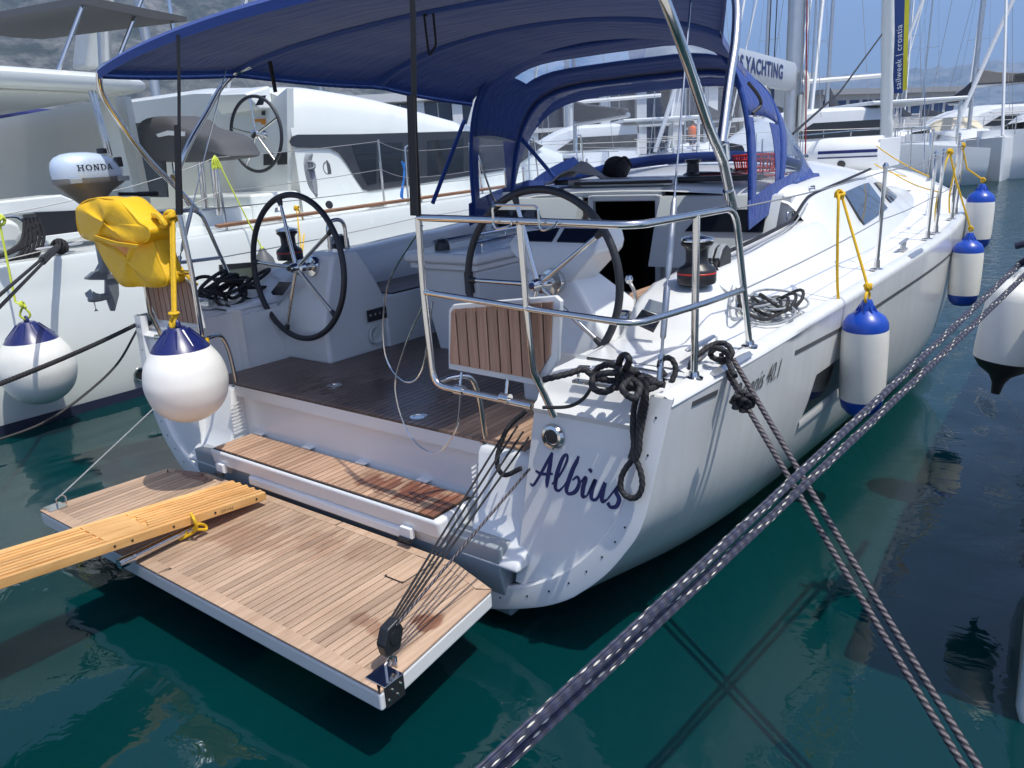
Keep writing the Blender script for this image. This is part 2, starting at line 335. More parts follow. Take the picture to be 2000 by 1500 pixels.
def braid(name, base, fleck):
    """double-braid mooring line: strands by UV (u round the rope, v metres along it), paired pale flecks"""
    m = bpy.data.materials.new(name); m.use_nodes = True; t = m.node_tree; n = t.nodes; p = n['Principled BSDF']; L = t.links.new
    uv = n.new('ShaderNodeUVMap'); sx = n.new('ShaderNodeSeparateXYZ'); L(uv.outputs[0], sx.inputs[0])
    def mth(op, a, b=None, c=None):
        q = n.new('ShaderNodeMath'); q.operation = op
        for i, s in enumerate((a, b, c)):
            if s is None: continue
            if isinstance(s, (int, float)): q.inputs[i].default_value = s
            else: L(s, q.inputs[i])
        return q.outputs[0]
    u, v = sx.outputs[0], sx.outputs[1]; K = 5; pitch = 1/.052
    a1 = mth('ADD', mth('MULTIPLY', u, K), mth('MULTIPLY', v, pitch)); a2 = mth('SUBTRACT', mth('MULTIPLY', u, K), mth('MULTIPLY', v, pitch))
    s1 = mth('SINE', mth('MULTIPLY', a1, 2*pi)); s2 = mth('SINE', mth('MULTIPLY', a2, 2*pi)); h = mth('MULTIPLY', s1, s2)
    # flecks: one strand of each hand every so often
    f1 = mth('LESS_THAN', mth('FRACT', mth('DIVIDE', a1, K)), .10); f2 = mth('LESS_THAN', mth('FRACT', mth('DIVIDE', a2, K)), .11)
    fk = mth('MULTIPLY', mth('MAXIMUM', f1, f2), mth('GREATER_THAN', h, .25))
    ns = n.new('ShaderNodeTexNoise'); ns.inputs['Scale'].default_value = 160; tc = n.new('ShaderNodeTexCoord'); L(tc.outputs['Object'], ns.inputs['Vector'])
    cr = n.new('ShaderNodeMapRange'); cr.inputs[1].default_value = -1; cr.inputs[3].default_value = .35; cr.inputs[4].default_value = 1.5; L(h, cr.inputs[0])
    mv = mth('MULTIPLY', cr.outputs[0], mth('ADD', mth('MULTIPLY', ns.outputs[0], .8), .6))
    mx = n.new('ShaderNodeMix'); mx.data_type = 'RGBA'; L(fk, mx.inputs[0]); mx.inputs[6].default_value = (*base, 1); mx.inputs[7].default_value = (*fleck, 1)
    mm = n.new('ShaderNodeMix'); mm.data_type = 'RGBA'; mm.blend_type = 'MULTIPLY'; mm.inputs[0].default_value = 1; L(mx.outputs[2], mm.inputs[6]); L(mv, mm.inputs[7])
    L(mm.outputs[2], p.inputs['Base Color']); p.inputs['Roughness'].default_value = .75; p.inputs['Sheen Weight'].default_value = .2
    b = n.new('ShaderNodeBump'); b.inputs['Strength'].default_value = .9; b.inputs['Distance'].default_value = .004; L(h, b.inputs['Height']); L(b.outputs[0], p.inputs['Normal'])
    MATS[name] = m; return m
BRAID = braid('navy_braided_rope', (.009, .014, .052), (.55, .53, .45))
def twist(name, base, fleck):
    m = bpy.data.materials.new(name); m.use_nodes = True; t = m.node_tree; n = t.nodes; p = n['Principled BSDF']; L = t.links.new
    uv = n.new('ShaderNodeUVMap'); sx = n.new('ShaderNodeSeparateXYZ'); L(uv.outputs[0], sx.inputs[0])
    def mth(op, a, b=None):
        q = n.new('ShaderNodeMath'); q.operation = op
        for i, s in enumerate((a, b)):
            if s is None: continue
            if isinstance(s, (int, float)): q.inputs[i].default_value = s
            else: L(s, q.inputs[i])
        return q.outputs[0]
    a = mth('FRACT', mth('ADD', mth('MULTIPLY', sx.outputs[0], 3), mth('MULTIPLY', sx.outputs[1], 3/.075)))
    ns = n.new('ShaderNodeTexNoise'); ns.inputs['Scale'].default_value = 260; tc = n.new('ShaderNodeTexCoord'); L(tc.outputs['Object'], ns.inputs['Vector'])
    k = mth('MULTIPLY', mth('LESS_THAN', mth('ABSOLUTE', mth('SUBTRACT', a, .5)), .24), mth('GREATER_THAN', ns.outputs[0], .38))
    mx = n.new('ShaderNodeMix'); mx.data_type = 'RGBA'; L(k, mx.inputs[0]); mx.inputs[6].default_value = (*base, 1); mx.inputs[7].default_value = (*fleck, 1)
    L(mx.outputs[2], p.inputs['Base Color']); p.inputs['Roughness'].default_value = .75
    MATS[name] = m; return m
TWIST = twist('dark_twisted_rope', (.014, .013, .018), (.15, .13, .14))
TWISTK = twist('black_twisted_rope', (.010, .010, .012), (.030, .030, .034))

def lay3(r, pitch=.075):
    return lambda th, L: .80+.26*abs(cos(1.5*(th+2*pi*L/pitch)))
def rope3(mb, pts, r, pitch=.075, step=.008, n=18):
    pts = [V(p) for p in pts]; L = sum((pts[i+1]-pts[i]).length for i in range(len(pts)-1)); N = max(4, int(L/step))
    return mb.tube(resample(pts, N), r, n, prof=lay3(r, pitch), uvlen=True)
def resample(pts, N):
    d = [0]
    for i in range(1, len(pts)): d.append(d[-1]+(pts[i]-pts[i-1]).length)
    out = []; j = 0
    for k in range(N+1):
        s = d[-1]*k/N
        while j < len(pts)-2 and d[j+1] < s: j += 1
        t = (s-d[j])/max(d[j+1]-d[j], 1e-9); out.append(pts[j].lerp(pts[j+1], t))
    return out
def sag(a, b, s, n=16):
    a = V(a); b = V(b); return [a.lerp(b, k/n)-V((0,0,1))*s*4*(k/n)*(1-k/n) for k in range(n+1)]

# lettering: built-in outline font turned to a thin mesh laid on a plane
def lettering(text, size, org, xd, yd, th, mat, parent, name='lettering', shear=0, spacing=1, sx=1, bold=0):
    cu = bpy.data.curves.new('t', 'FONT'); cu.body = text; cu.size = size; cu.space_character = spacing; cu.shear = shear; cu.offset = bold; cu.resolution_u = 3
    ob = bpy.data.objects.new('t', cu); C.objects.link(ob)
    bpy.context.view_layer.update(); dg = bpy.context.evaluated_depsgraph_get(); me = bpy.data.meshes.new_from_object(ob.evaluated_get(dg))
    bpy.data.objects.remove(ob); bpy.data.curves.remove(cu)
    org = V(org); xd = V(xd).normalized(); yd = V(yd); yd = (yd-xd*yd.dot(xd)).normalized(); zd = xd.cross(yd)
    for v in me.vertices: v.co = org+xd*v.co.x*sx+yd*v.co.y+zd*th
    me.name = name; me.materials.clear(); me.materials.append(mat)
    o = bpy.data.objects.new(name, me); C.objects.link(o); o.parent = parent; return o
def ribbon(strokes, org, xd, yd, th, mat, parent, name, sc=1, slant=0):
    """brush lettering: each stroke a list of (x, y, width), swept smooth and flat on a plane"""
    org = V(org); xd = V(xd).normalized(); yd = V(yd); yd = (yd-xd*yd.dot(xd)).normalized(); zd = xd.cross(yd); mb = MB()
    for si, st in enumerate(strokes):
        pts = cat([(p[0]+p[1]*slant, p[1], p[2]) for p in st], 10); n = len(pts); L_ = []; R_ = []
        for i, p in enumerate(pts):
            t = pts[min(i+1, n-1)]-pts[max(i-1, 0)]; l = math.hypot(t.x, t.y) or 1e-6; nx, ny = -t.y/l, t.x/l; w = max(p.z, .002)*.5
            z = zd*(th+si*.0001)
            L_.append(org+xd*(p.x+nx*w)*sc+yd*(p.y+ny*w)*sc+z); R_.append(org+xd*(p.x-nx*w)*sc+yd*(p.y-ny*w)*sc+z)
        mb.loft([[R_[i], L_[i]] for i in range(n)], False)
    return mb.build(name, mat, parent)

# planks clipped to an outline: each plank its own object
def clip_strip(poly, a, b, k):
    def cl(P, lim, sgn):
        out = []
        for i in range(len(P)):
            p, q = P[i-1], P[i]; dp = (p[k]-lim)*sgn; dq = (q[k]-lim)*sgn
            if (dp >= 0) != (dq >= 0):
                t = dp/(dp-dq); out.append((p[0]+(q[0]-p[0])*t, p[1]+(q[1]-p[1])*t))
            if dq >= 0: out.append(q)
        return out
    P = cl(poly, a, 1); return cl(P, b, -1) if P else P
def planks(poly, k, pitch, gap, frame, th, mat, parent, name='plank', start=None):
    """poly in 2D (u, v); planks run along the other axis than k; frame(u, v, w) -> world"""
    lo = min(p[k] for p in poly) if start is None else start; hi = max(p[k] for p in poly); i = 0; out = []
    while lo+i*pitch < hi-1e-4:
        a, b = lo+i*pitch+gap/2, min(lo+(i+1)*pitch-gap/2, hi); i += 1
        if b-a < .006: continue
        P = clip_strip(poly, a, b, k)
        if len(P) < 3: continue
        n = len(P); mb = MB()
        mb.add([frame(u, v, 0) for u, v in P]+[frame(u, v, th) for u, v in P], [tuple(range(n-1, -1, -1)), tuple(range(n, 2*n))]+[(q, (q+1) % n, n+(q+1) % n, n+q) for q in range(n)])
        out.append(mb.build(name, mat, parent, ang=20))
    return out
def flat(z): return lambda u, v, w: (u, v, z+w)
# ------------------------------------------------------------------ setting: water, sea bed, mountains
def water_mat():
    m = bpy.data.materials.new('harbour_water'); m.use_nodes = True; t = m.node_tree; n = t.nodes; L = t.links.new; n.remove(n['Principled BSDF'])
    tc = n.new('ShaderNodeTexCoord')
    def noise(sc, det, dist=0, st=(1, 1, 1), rot=0):
        mp = n.new('ShaderNodeMapping'); mp.inputs['Scale'].default_value = st; mp.inputs['Rotation'].default_value = (0, 0, rot); L(tc.outputs['Object'], mp.inputs[0])
        q = n.new('ShaderNodeTexNoise'); q.inputs['Scale'].default_value = sc; q.inputs['Detail'].default_value = det; q.inputs['Distortion'].default_value = dist; L(mp.outputs[0], q.inputs['Vector']); return q.outputs[0]
    def bump(h, s, d, prev=None):
        b = n.new('ShaderNodeBump'); b.inputs['Strength'].default_value = s; b.inputs['Distance'].default_value = d; L(h, b.inputs['Height'])
        if prev: L(prev, b.inputs['Normal'])
        return b.outputs[0]
    b1 = bump(noise(.9, 2, .6, (1, .55, 1), .5), .7, .10)
    # calm lee between the boats, more ripple out in the open basin
    sp = n.new('ShaderNodeSeparateXYZ'); L(tc.outputs['Object'], sp.inputs[0])
    far = n.new('ShaderNodeMapRange'); far.inputs[1].default_value = 5; far.inputs[2].default_value = 16; far.inputs[3].default_value = .05; far.inputs[4].default_value = .8; L(sp.outputs[1], far.inputs[0])
    pt = n.new('ShaderNodeMapRange'); pt.inputs[1].default_value = .5; pt.inputs[2].default_value = .68; L(noise(.8, 2), pt.inputs[0])
    amp = n.new('ShaderNodeMath'); amp.operation = 'MULTIPLY'; L(far.outputs[0], amp.inputs[0]); amp.inputs[1].default_value = 1
    h2 = n.new('ShaderNodeMath'); h2.operation = 'MULTIPLY'; L(noise(4.5, 3, .8, (1, 1.6, 1), .3), h2.inputs[0]); L(amp.outputs[0], h2.inputs[1])
    h3 = n.new('ShaderNodeMath'); h3.operation = 'MULTIPLY'; L(noise(9, 2, 1, (1, 1, 1)), h3.inputs[0]); L(pt.outputs[0], h3.inputs[1])
    b2 = bump(h2.outputs[0], .8, .07, b1); b3 = bump(h3.outputs[0], .12, .02, b2)
    gl = n.new('ShaderNodeBsdfGlossy'); gl.inputs['Roughness'].default_value = .015; L(b3, gl.inputs['Normal'])
    df = n.new('ShaderNodeBsdfDiffuse'); df.inputs[0].default_value = (.001, .060, .066, 1)
    tr = n.new('ShaderNodeBsdfTransparent'); tr.inputs[0].default_value = (.16, .36, .33, 1)
    body = n.new('ShaderNodeMixShader'); body.inputs[0].default_value = .45; L(tr.outputs[0], body.inputs[1]); L(df.outputs[0], body.inputs[2])
    fr = n.new('ShaderNodeFresnel'); fr.inputs[0].default_value = 1.55; L(b3, fr.inputs['Normal'])
    mx = n.new('ShaderNodeMixShader'); L(fr.outputs[0], mx.inputs[0]); L(body.outputs[0], mx.inputs[1]); L(gl.outputs[0], mx.inputs[2])
    L(mx.outputs[0], n['Material Output'].inputs[0]); return m
wm = water_mat()
tag(MB().add([(-15000, -3000, 0), (15000, -3000, 0), (15000, 15000, 0), (-15000, 15000, 0)], [(0, 1, 2, 3)]).build('water', wm), kind='structure')
BED = pm('sea_bed', (.012, .05, .042), .9, var=(.6, .4))
tag(MB().add([(-15000, -3000, -5), (15000, -3000, -5), (15000, 15000, -5), (-15000, 15000, -5)], [(0, 1, 2, 3)]).build('sea_bed', BED), kind='structure')

from mathutils import noise as mnoise
def rock_mat(name, rock, scrub, sc):
    m = bpy.data.materials.new(name); m.use_nodes = True; t = m.node_tree; n = t.nodes; L = t.links.new; p = n['Principled BSDF']; p.inputs['Roughness'].default_value = .95
    tc = n.new('ShaderNodeTexCoord')
    def nz(s, d, st=(1,1,1)):
        mp = n.new('ShaderNodeMapping'); mp.inputs['Scale'].default_value = st; L(tc.outputs['Object'], mp.inputs[0])
        q = n.new('ShaderNodeTexNoise'); q.inputs['Scale'].default_value = s; q.inputs['Detail'].default_value = d; q.inputs['Roughness'].default_value = .68; L(mp.outputs[0], q.inputs['Vector']); return q.outputs[0]
    a = nz(sc, 10, (1, 1, 3)); r = n.new('ShaderNodeValToRGB'); e = r.color_ramp.elements
    e[0].position = .42; e[0].color = (*scrub, 1); e[1].position = .62; e[1].color = (*rock, 1); L(a, r.inputs[0])
    b = nz(sc*7, 8); mr = n.new('ShaderNodeMapRange'); mr.inputs[1].default_value = .3; mr.inputs[2].default_value = .7; mr.inputs[3].default_value = .35; mr.inputs[4].default_value = 1.5; L(b, mr.inputs[0])
    mx = n.new('ShaderNodeMix'); mx.data_type = 'RGBA'; mx.blend_type = 'MULTIPLY'; mx.inputs[0].default_value = 1; L(r.outputs[0], mx.inputs[6]); L(mr.outputs[0], mx.inputs[7]); L(mx.outputs[2], p.inputs['Base Color'])
    bp = n.new('ShaderNodeBump'); bp.inputs['Strength'].default_value = 1; bp.inputs['Distance'].default_value = 25; L(b, bp.inputs['Height']); L(bp.outputs[0], p.inputs['Normal'])
    return m
def mountain(name, a0, a1, r0, r1, peak, mat, seed, na=150, nr=40, rough=.35):
    rows = []
    for i in range(na+1):
        a = lerp(a0, a1, i/na); row = []
        for j in range(nr+1):
            t = j/nr; r = lerp(r0, r1, t); x = CAM.x-sin(a)*r; y = CAM.y+cos(a)*r
            prof = min(1, t*1.25)**1.15
            s = V((x/900, y/900, seed)); f = mnoise.fractal(s, 1.0, 2.1, 7)
            h = peak(i/na)*prof*(1+rough*f)+60*mnoise.fractal(s*5, .9, 2, 5)*min(1, t*4)
            row.append((x, y, max(h, -2) if t > 0 else -2))
        rows.append(row)
    mb = MB(); mb.loft(rows, False)
    return tag(mb.build(name, mat, ang=180), kind='structure')
ROCK1 = rock_mat('mountain_rock', (.26, .25, .235), (.045, .056, .036), .0045)
ROCK2 = rock_mat('distant_mountain_rock', (.30, .30, .30), (.08, .10, .085), .002)
mountain('mountain', radians(92), radians(33), 1500, 3600, lambda t: 1050*(1-.1*abs(t-.3))*min(1, (1.0-t)*2.0+.02), ROCK1, 3.1, 190, 60)
mountain('distant_mountain', radians(32), radians(-16), 8200, 11500, lambda t: 520+330*t+90*sin(t*9), ROCK2, 8.7, 170, 30, .3)
def haze():
    m = bpy.data.materials.new('haze_air'); m.use_nodes = True; t = m.node_tree; n = t.nodes; n.remove(n['Principled BSDF'])
    v = n.new('ShaderNodeVolumePrincipled'); v.inputs['Color'].default_value = (.42, .64, .98, 1); v.inputs['Density'].default_value = .00013; v.inputs['Anisotropy'].default_value = .1
    t.links.new(v.outputs[0], n['Material Output'].inputs['Volume'])
    o = MB().box(-14800, 14800, -2950, 14800, -6.2, 1700).build('haze', m); tag(o, kind='stuff'); return o
haze()

CONC = pm('quay_concrete', (.46, .44, .40), .85, var=(.8, .12), bump=(30, .3, .01))
tag(MB().box(-60, 60, -16, -2.0, -4, .54).build('quay', CONC, bev=.03), kind='structure')
# ------------------------------------------------------------------ the sailing yacht: hull
yacht = thing('sailing_yacht', 'white sailing yacht with navy bimini and lowered teak stern platform, name Albius on its transom', 'yacht')
ST = [(0.0, [(0,.0),(.6,.02),(1.0,.065),(1.3,.16),(1.50,.262),(1.655,.40),(1.76,.54),(1.825,.665),(1.868,.87),(1.906,1.08),(1.92,1.17)]),
      (1.0, [(0,-.14),(.6,-.12),(1.1,-.05),(1.42,.03),(1.64,.15),(1.79,.32),(1.88,.51),(1.93,.72),(1.955,.93),(1.972,1.09),(1.98,1.185)]),
      (2.5, [(0,-.3),(.6,-.26),(1.1,-.15),(1.5,-.04),(1.74,.10),(1.90,.30),(1.97,.52),(2.005,.74),(2.02,.93),(2.03,1.08),(2.035,1.21)]),
      (5.0, [(0,-.45),(.6,-.40),(1.1,-.28),(1.55,-.12),(1.82,.06),(1.98,.28),(2.04,.52),(2.07,.76),(2.08,.96),(2.09,1.12),(2.09,1.26)]),
      (7.0, [(0,-.45),(.5,-.40),(.9,-.27),(1.25,-.10),(1.50,.10),(1.68,.34),(1.78,.58),(1.84,.82),(1.88,1.02),(1.90,1.18),(1.91,1.32)]),
      (9.0, [(0,-.35),(.25,-.30),(.5,-.17),(.72,.0),(.90,.2),(1.05,.43),(1.15,.66),(1.22,.88),(1.27,1.08),(1.31,1.24),(1.33,1.38)]),
      (10.8,[(0,-.2),(.08,-.15),(.17,-.03),(.27,.12),(.37,.30),(.47,.52),(.55,.74),(.62,.95),(.67,1.14),(.71,1.29),(.74,1.43)]),
      (12.15,[(0,.0),(.008,.1),(.015,.2),(.02,.3),(.03,.45),(.04,.62),(.05,.80),(.06,1.0),(.07,1.17),(.08,1.32),(.09,1.47)])]
def hull_sec(y):
    y = max(0, min(12.15, y)); ys = [s[0] for s in ST]; i = 0
    while i < len(ys)-2 and ys[i+1] < y: i += 1
    t = (y-ys[i])/(ys[i+1]-ys[i]); out = []
    for k in range(11):
        p1 = V((*ST[i][1][k], 0)); p2 = V((*ST[i+1][1][k], 0))
        d = ys[i+1]-ys[i]
        def slope(j):
            if j == 0: return (V((*ST[1][1][k],0))-V((*ST[0][1][k],0)))/(ys[1]-ys[0])
            if j == len(ys)-1: return (V((*ST[j][1][k],0))-V((*ST[j-1][1][k],0)))/(ys[j]-ys[j-1])
            return (V((*ST[j+1][1][k],0))-V((*ST[j-1][1][k],0)))/(ys[j+1]-ys[j-1])
        m1 = slope(i)*d; m2 = slope(i+1)*d
        q = (2*t**3-3*t**2+1)*p1+(t**3-2*t**2+t)*m1+(-2*t**3+3*t**2)*p2+(t**3-t**2)*m2
        out.append((max(q.x, 0), q.y))
    return out
def rake(y, z): return (-.123*(1.17-z)+.12)*max(0, 1-y/2.0)   # transom slopes aft towards the water
def hullx(y, z):
    s = hull_sec(y)
    for k in range(10):
        if s[k][1] <= z <= s[k+1][1]:
            t = (z-s[k][1])/(s[k+1][1]-s[k][1]); return lerp(s[k][0], s[k+1][0], t)
    return s[10][0]
def hullp(y, z, off=0, side=1):
    """point on the topsides at height z"""
    x = hullx(y, z); e = .02; dx = (hullx(y+e, z)-hullx(y-e, z))/(2*e) if y > .1 else 0; dz = (hullx(y, z+.02)-hullx(y, z-.02))/.04
    nn = V((1, -dx, -dz)).normalized(); p = V((x, y+rake(y, z), z))+nn*off; p.x *= side; return p
def sheer(y): return hull_sec(y)[10]
rings = []
for i in range(61):
    y = 12.15*(i/60)**1.15; s = hull_sec(y); half = []
    for k in range(10):
        for q in range(3):
            t = q/3
            a, b = s[k], s[k+1]; p0 = s[k-1] if k else (-s[1][0], s[1][1]); p3 = s[k+2] if k+2 < 11 else (2*b[0]-a[0], 2*b[1]-a[1])
            w = .5*((2*V(a))+(V(b)-V(p0))*t+(2*V(p0)-5*V(a)+4*V(b)-V(p3))*t*t+(3*V(a)-V(p0)-3*V(b)+V(p3))*t**3); half.append((max(w.x,0), w.y))
    b, zt = s[10]; half += [(b, zt-.03), (b-.008, zt-.008), (b-.03, zt+.004), (b-.07, zt+.006)]
    ring = [V((x, y+rake(y, z), z)) for x, z in half[::-1]]+[V((-x, y+rake(y, z), z)) for x, z in half[1:]]
    rings.append(ring)
hull = MB().loft(rings, False).build('hull', HULLG, yacht, ang=60)
def strip(zf, y0, y1, hgt, off, mat, name, n=20, side=1, parent=None):
    mb = MB(); rr = []
    for i in range(n+1):
        y = lerp(y0, y1, i/n); z = zf(y)
        rr.append([hullp(y, z-hgt/2, -.004, side), hullp(y, z-hgt/2, off, side), hullp(y, z+hgt/2, off, side), hullp(y, z+hgt/2, -.004, side)])
    mb.loft(rr, True, True); return mb.build(name, mat, parent or hull)
stz = lambda y: max(1.03+.008*max(0, y-2.4), 1.108-.034*y)
strip(stz, .18, .40, .022, .003, GREYPAINT, 'stripe', 6)
strip(stz, 1.26, 11.9, .022, .003, GREYPAINT, 'stripe', 60)
strip(lambda y: .12-.012*y, 1.2, 11, .10, .002, GREYPAINT, 'boot_stripe', 50) if False else None
# model lettering and hull port
def on_hull_lettering(text, y0, z0, size, mat, shear=.25):
    o = lettering(text, size, (0,0,0), (1,0,0), (0,1,0), 0, mat, hull, 'lettering', shear=shear, sx=.8)
    for v in o.data.vertices:
        p = hullp(y0+v.co.x, z0+v.co.y, .004); v.co = p
    return o
on_hull_lettering('Oceanis 40.1', .56, .995, .125, GREYPAINT)
mb = MB(); rr = []
for i in range(9):
    t = i/8; y = lerp(1.56, 2.45, t)
    rr.append([hullp(y+(.10*q), lerp(.66, .86, q), .004) for q in (0, .33, .66, 1)])
mb.loft(rr, False); mb.build('hull_window', GLASSD, hull)
mb = MB(); mb.loft([[hullp(lerp(1.52, 2.46, i/8), lerp(.60, .645, q), .012 if q < 1 else .006) for q in (0, .5, 1)] for i in range(9)], False); mb.build('window_sill', GEL, hull)

# transom: rim, quarter panels
def tp(x, z, off=0): return V((x, .12-.123*(1.13-z)-off*.9925, z+off*.122))
OUT = [(0,.005),(.6,.025),(1.0,.07),(1.3,.162),(1.50,.264),(1.655,.40),(1.76,.54),(1.825,.665),(1.868,.87),(1.904,1.08),(1.918,1.168)]
INN = [(0,.10),(.57,.12),(.95,.16),(1.22,.235),(1.40,.325),(1.535,.43),(1.645,.56),(1.715,.68),(1.775,.85),(1.812,1.05),(1.83,1.168)]
def dense(P): return [(p.x, p.y) for p in cat([(a, b, 0) for a, b in P], 5)]
for s in (1, -1):
    o_, i_ = dense(OUT), dense(INN); mb = MB(); k0 = 13
    HE = lambda o, e, dy: V((s*(o[0]+e), -.123*(1.17-o[1])+.12+dy, o[1]-max(0, e)*(1 if o[1] < .3 else 0)))
    rr = [[HE(o_[k], -.012, .03), HE(o_[k], .004, .012), HE(o_[k], .003, -.004), tp(s*lerp(o_[k][0], i_[k][0], .06), lerp(o_[k][1], i_[k][1], .06), .012), tp(s*lerp(o_[k][0], i_[k][0], .9), lerp(o_[k][1], i_[k][1], .9), .012), tp(s*i_[k][0], i_[k][1], .0), tp(s*i_[k][0], i_[k][1], -.03)] for k in range(len(o_))]
    rim = mb.loft(rr, False).build('transom_rim', GEL, yacht, ang=32)
    for k in (13, 16, 19, 22, 25, 28, 31, 34, 38, 42, 46):
        x, z = lerp(o_[k][0], i_[k][0], .5), lerp(o_[k][1], i_[k][1], .5)
        MB().lathe([(.0, .0), (.0045, .0), (.0045, .003), (0, .003)], tp(s*x, z, .0115), (0, -.9925, .122), 8).build('screw', BLACK, rim)
    # quarter panel: sheet on the raked plane between inner edge and rim, then a ledge and the quarter deck
    rows = []; nz_ = 22
    xin = lambda z: 1.225+.099*(z-.27)
    for j in range(nz_+1):
        z = lerp(.25, 1.02, j/nz_); xo = 1.845
        for k in range(len(i_)-1):
            if i_[k][1] <= z <= i_[k+1][1]: xo = lerp(i_[k][0], i_[k+1][0], (z-i_[k][1])/(i_[k+1][1]-i_[k][1]))
        rows.append([tp(s*lerp(xin(z), max(xo, xin(z)+.01), q), z, -.012) for q in (0, .02, .25, .5, .75, 1)])
    for dy, dz in ((.02, 1.045), (.055, 1.062), (.09, 1.075), (.115, 1.10), (.128, 1.13), (.15, 1.155), (.19, 1.168), (.45, 1.172), (.8, 1.178)):
        y = .10+dy-.02
        rows.append([V((s*lerp(1.30, 1.875, q), y, dz)) for q in (0, .02, .25, .5, .75, 1)])
    qp = MB().loft(rows, False).build('transom_quarter', GEL, yacht, ang=35)
    # inboard cheek of the quarter
    rows = [[V((s*(xin(z) if z < 1.03 else 1.30), yy, z)) for yy in (max(tp(0, z, -.012).y, -.3) if z < 1.03 else .12+(z-1.03)*.6, .2, .5, .78)] for z in (.25, .45, .6, .8, .95, 1.02, 1.1, 1.168)]
    MB().loft(rows, False).build('quarter_cheek', GEL, qp, ang=50)
# steel stern-light / filler fitting on the starboard quarter
mb = MB(); cpt = tp(1.40, .935, -.012)
mb.lathe([(.0, -.004), (.052, -.004), (.054, .008), (.046, .02), (.034, .022), (.032, .012), (.0, .010)], cpt, (0, -.9925, .122), 28); cap = mb.build('filler_cap', STEEL, yacht)
MB().lathe([(.0, .011), (.029, .011), (.029, .015), (0, .017)], cpt, (0, -.9925, .122), 20).build('cap_disc', BLACK, cap)
# the yacht's name, brush script
NAME = [
 [(.00,.02,.035),(.07,.00,.05),(.17,.22,.055),(.27,.50,.06),(.33,.66,.05)], [(.33,.66,.04),(.33,.40,.085),(.335,.14,.085),(.35,.02,.04)], [(.06,.27,.04),(.20,.24,.06),(.42,.29,.04)],
 [(.44,.10,.03),(.56,.30,.04),(.64,.56,.05),(.62,.68,.045),(.55,.60,.07),(.50,.30,.085),(.52,.06,.075),(.60,.02,.05),(.68,.12,.03)],
 [(.68,.12,.03),(.76,.32,.035),(.84,.58,.045),(.85,.70,.03)], [(.85,.70,.05),(.78,.42,.085),(.74,.10,.08),(.80,.01,.06),(.92,.08,.075),(.96,.24,.07),(.90,.34,.05),(.82,.26,.03)],
 [(.98,.26,.03),(1.06,.36,.07),(1.05,.20,.085),(1.07,.03,.07),(1.15,.05,.035)], [(1.10,.48,.085),(1.135,.53,.06)],
 [(1.15,.05,.03),(1.24,.36,.07),(1.22,.18,.085),(1.25,.03,.07),(1.35,.06,.05),(1.43,.36,.07)], [(1.43,.36,.07),(1.42,.18,.085),(1.45,.03,.07),(1.53,.08,.03)],
 [(1.53,.08,.03),(1.62,.26,.035),(1.68,.36,.055),(1.66,.25,.08),(1.74,.14,.085),(1.72,.01,.07),(1.62,-.03,.06),(1.55,.03,.075)]]
nb = tp(1.288, .708, -.012)
ribbon(NAME, nb, (1, 0, 0), (0, .122, .9925), .0008, NAVYPAINT, yacht, 'name_lettering', sc=.242, slant=.18)

# centre of the transom: riser, lower panel, step, feet
mb = MB(); mb.box(-.96, .96, .20, .26, .34, .80); riser = mb.build('riser', GEL, yacht, bev=.012)
MB().box(-.52, .60, .175, .2005, .735, .803).build('locker_lid', GEL, riser, bev=.006)
MB().box(-.93, -.55, .185, .2005, .742, .803).build('lid_band', GEL, riser, bev=.004)
for x in (-.8, -.35, .1, .55): MB().box(x-.035, x+.035, .165, .21, .517, .523).build('hinge', WHITEP, riser)
MB().prism([(-1.19, -.035, .425), (-1.19, -.035, .29), (-1.19, .02, .06), (-1.19, .3, .06), (-1.19, .3, .425)], (2.38, 0, 0)).build('lower_transom', MIDGREY, yacht, bev=.01)  # one even grey, darker than the white parts around it
step = MB().prism([(-.90, -.105, .505), (-.90, .19, .505), (-.90, .19, .40), (-.90, -.02, .395), (-.90, -.085, .40)], (1.80, 0, 0)).build('boarding_step', GEL, yacht, bev=.022, seg=3)
for x0, x1 in ((-.88, -.80), (.70, .88)):
    MB().prism([(x0, -.075, .42), (x0, .15, .42), (x0, .15, .338), (x0, -.05, .338)], (x1-x0, 0, 0)).build('step_support', GEL, step, bev=.012)
MB().box(-.55, .7, -.10, -.03, .352, .41).build('step_apron', GEL, step, bev=.015)
for x in (-.80, .70):
    lt = MB().box(x-.035, x+.035, -.115, -.085, .375, .43).build('latch', WHITEP, step, bev=.004)
    MB().lathe([(0, 0), (.012, 0), (.012, .07), (0, .07)], (x-.035, -.118, .372), (1, 0, 0), 12).build('latch_roller', BLACK, step)
MB().box(-.868, .868, -.092, .168, .5055, .5085).build('caulking', CAULK, step)
planks([(-.862, -.086), (.862, -.086), (.862, .162), (-.862, .162)], 0, .0431, .006, flat(.5085), .007, TEAKS, step)
for s in (1, -1):
    P = [(.26,.80),(.155,.80),(.135,.77),(.10,.52),(.05,.42),(-.03,.365),(-.04,.33),(.2,.33)]
    ft = MB().prism([(s*.955, y, z) for y, z in P], (s*.33, 0, 0)).build('transom_foot', GEL, yacht, bev=.018, seg=3)
    for k in range(9):
        z = .52+k*.022; MB().bar((s*.945, .10, z), (s*.945, .185, z+.006), .004, .008).build('vent_slat', GEL, ft)

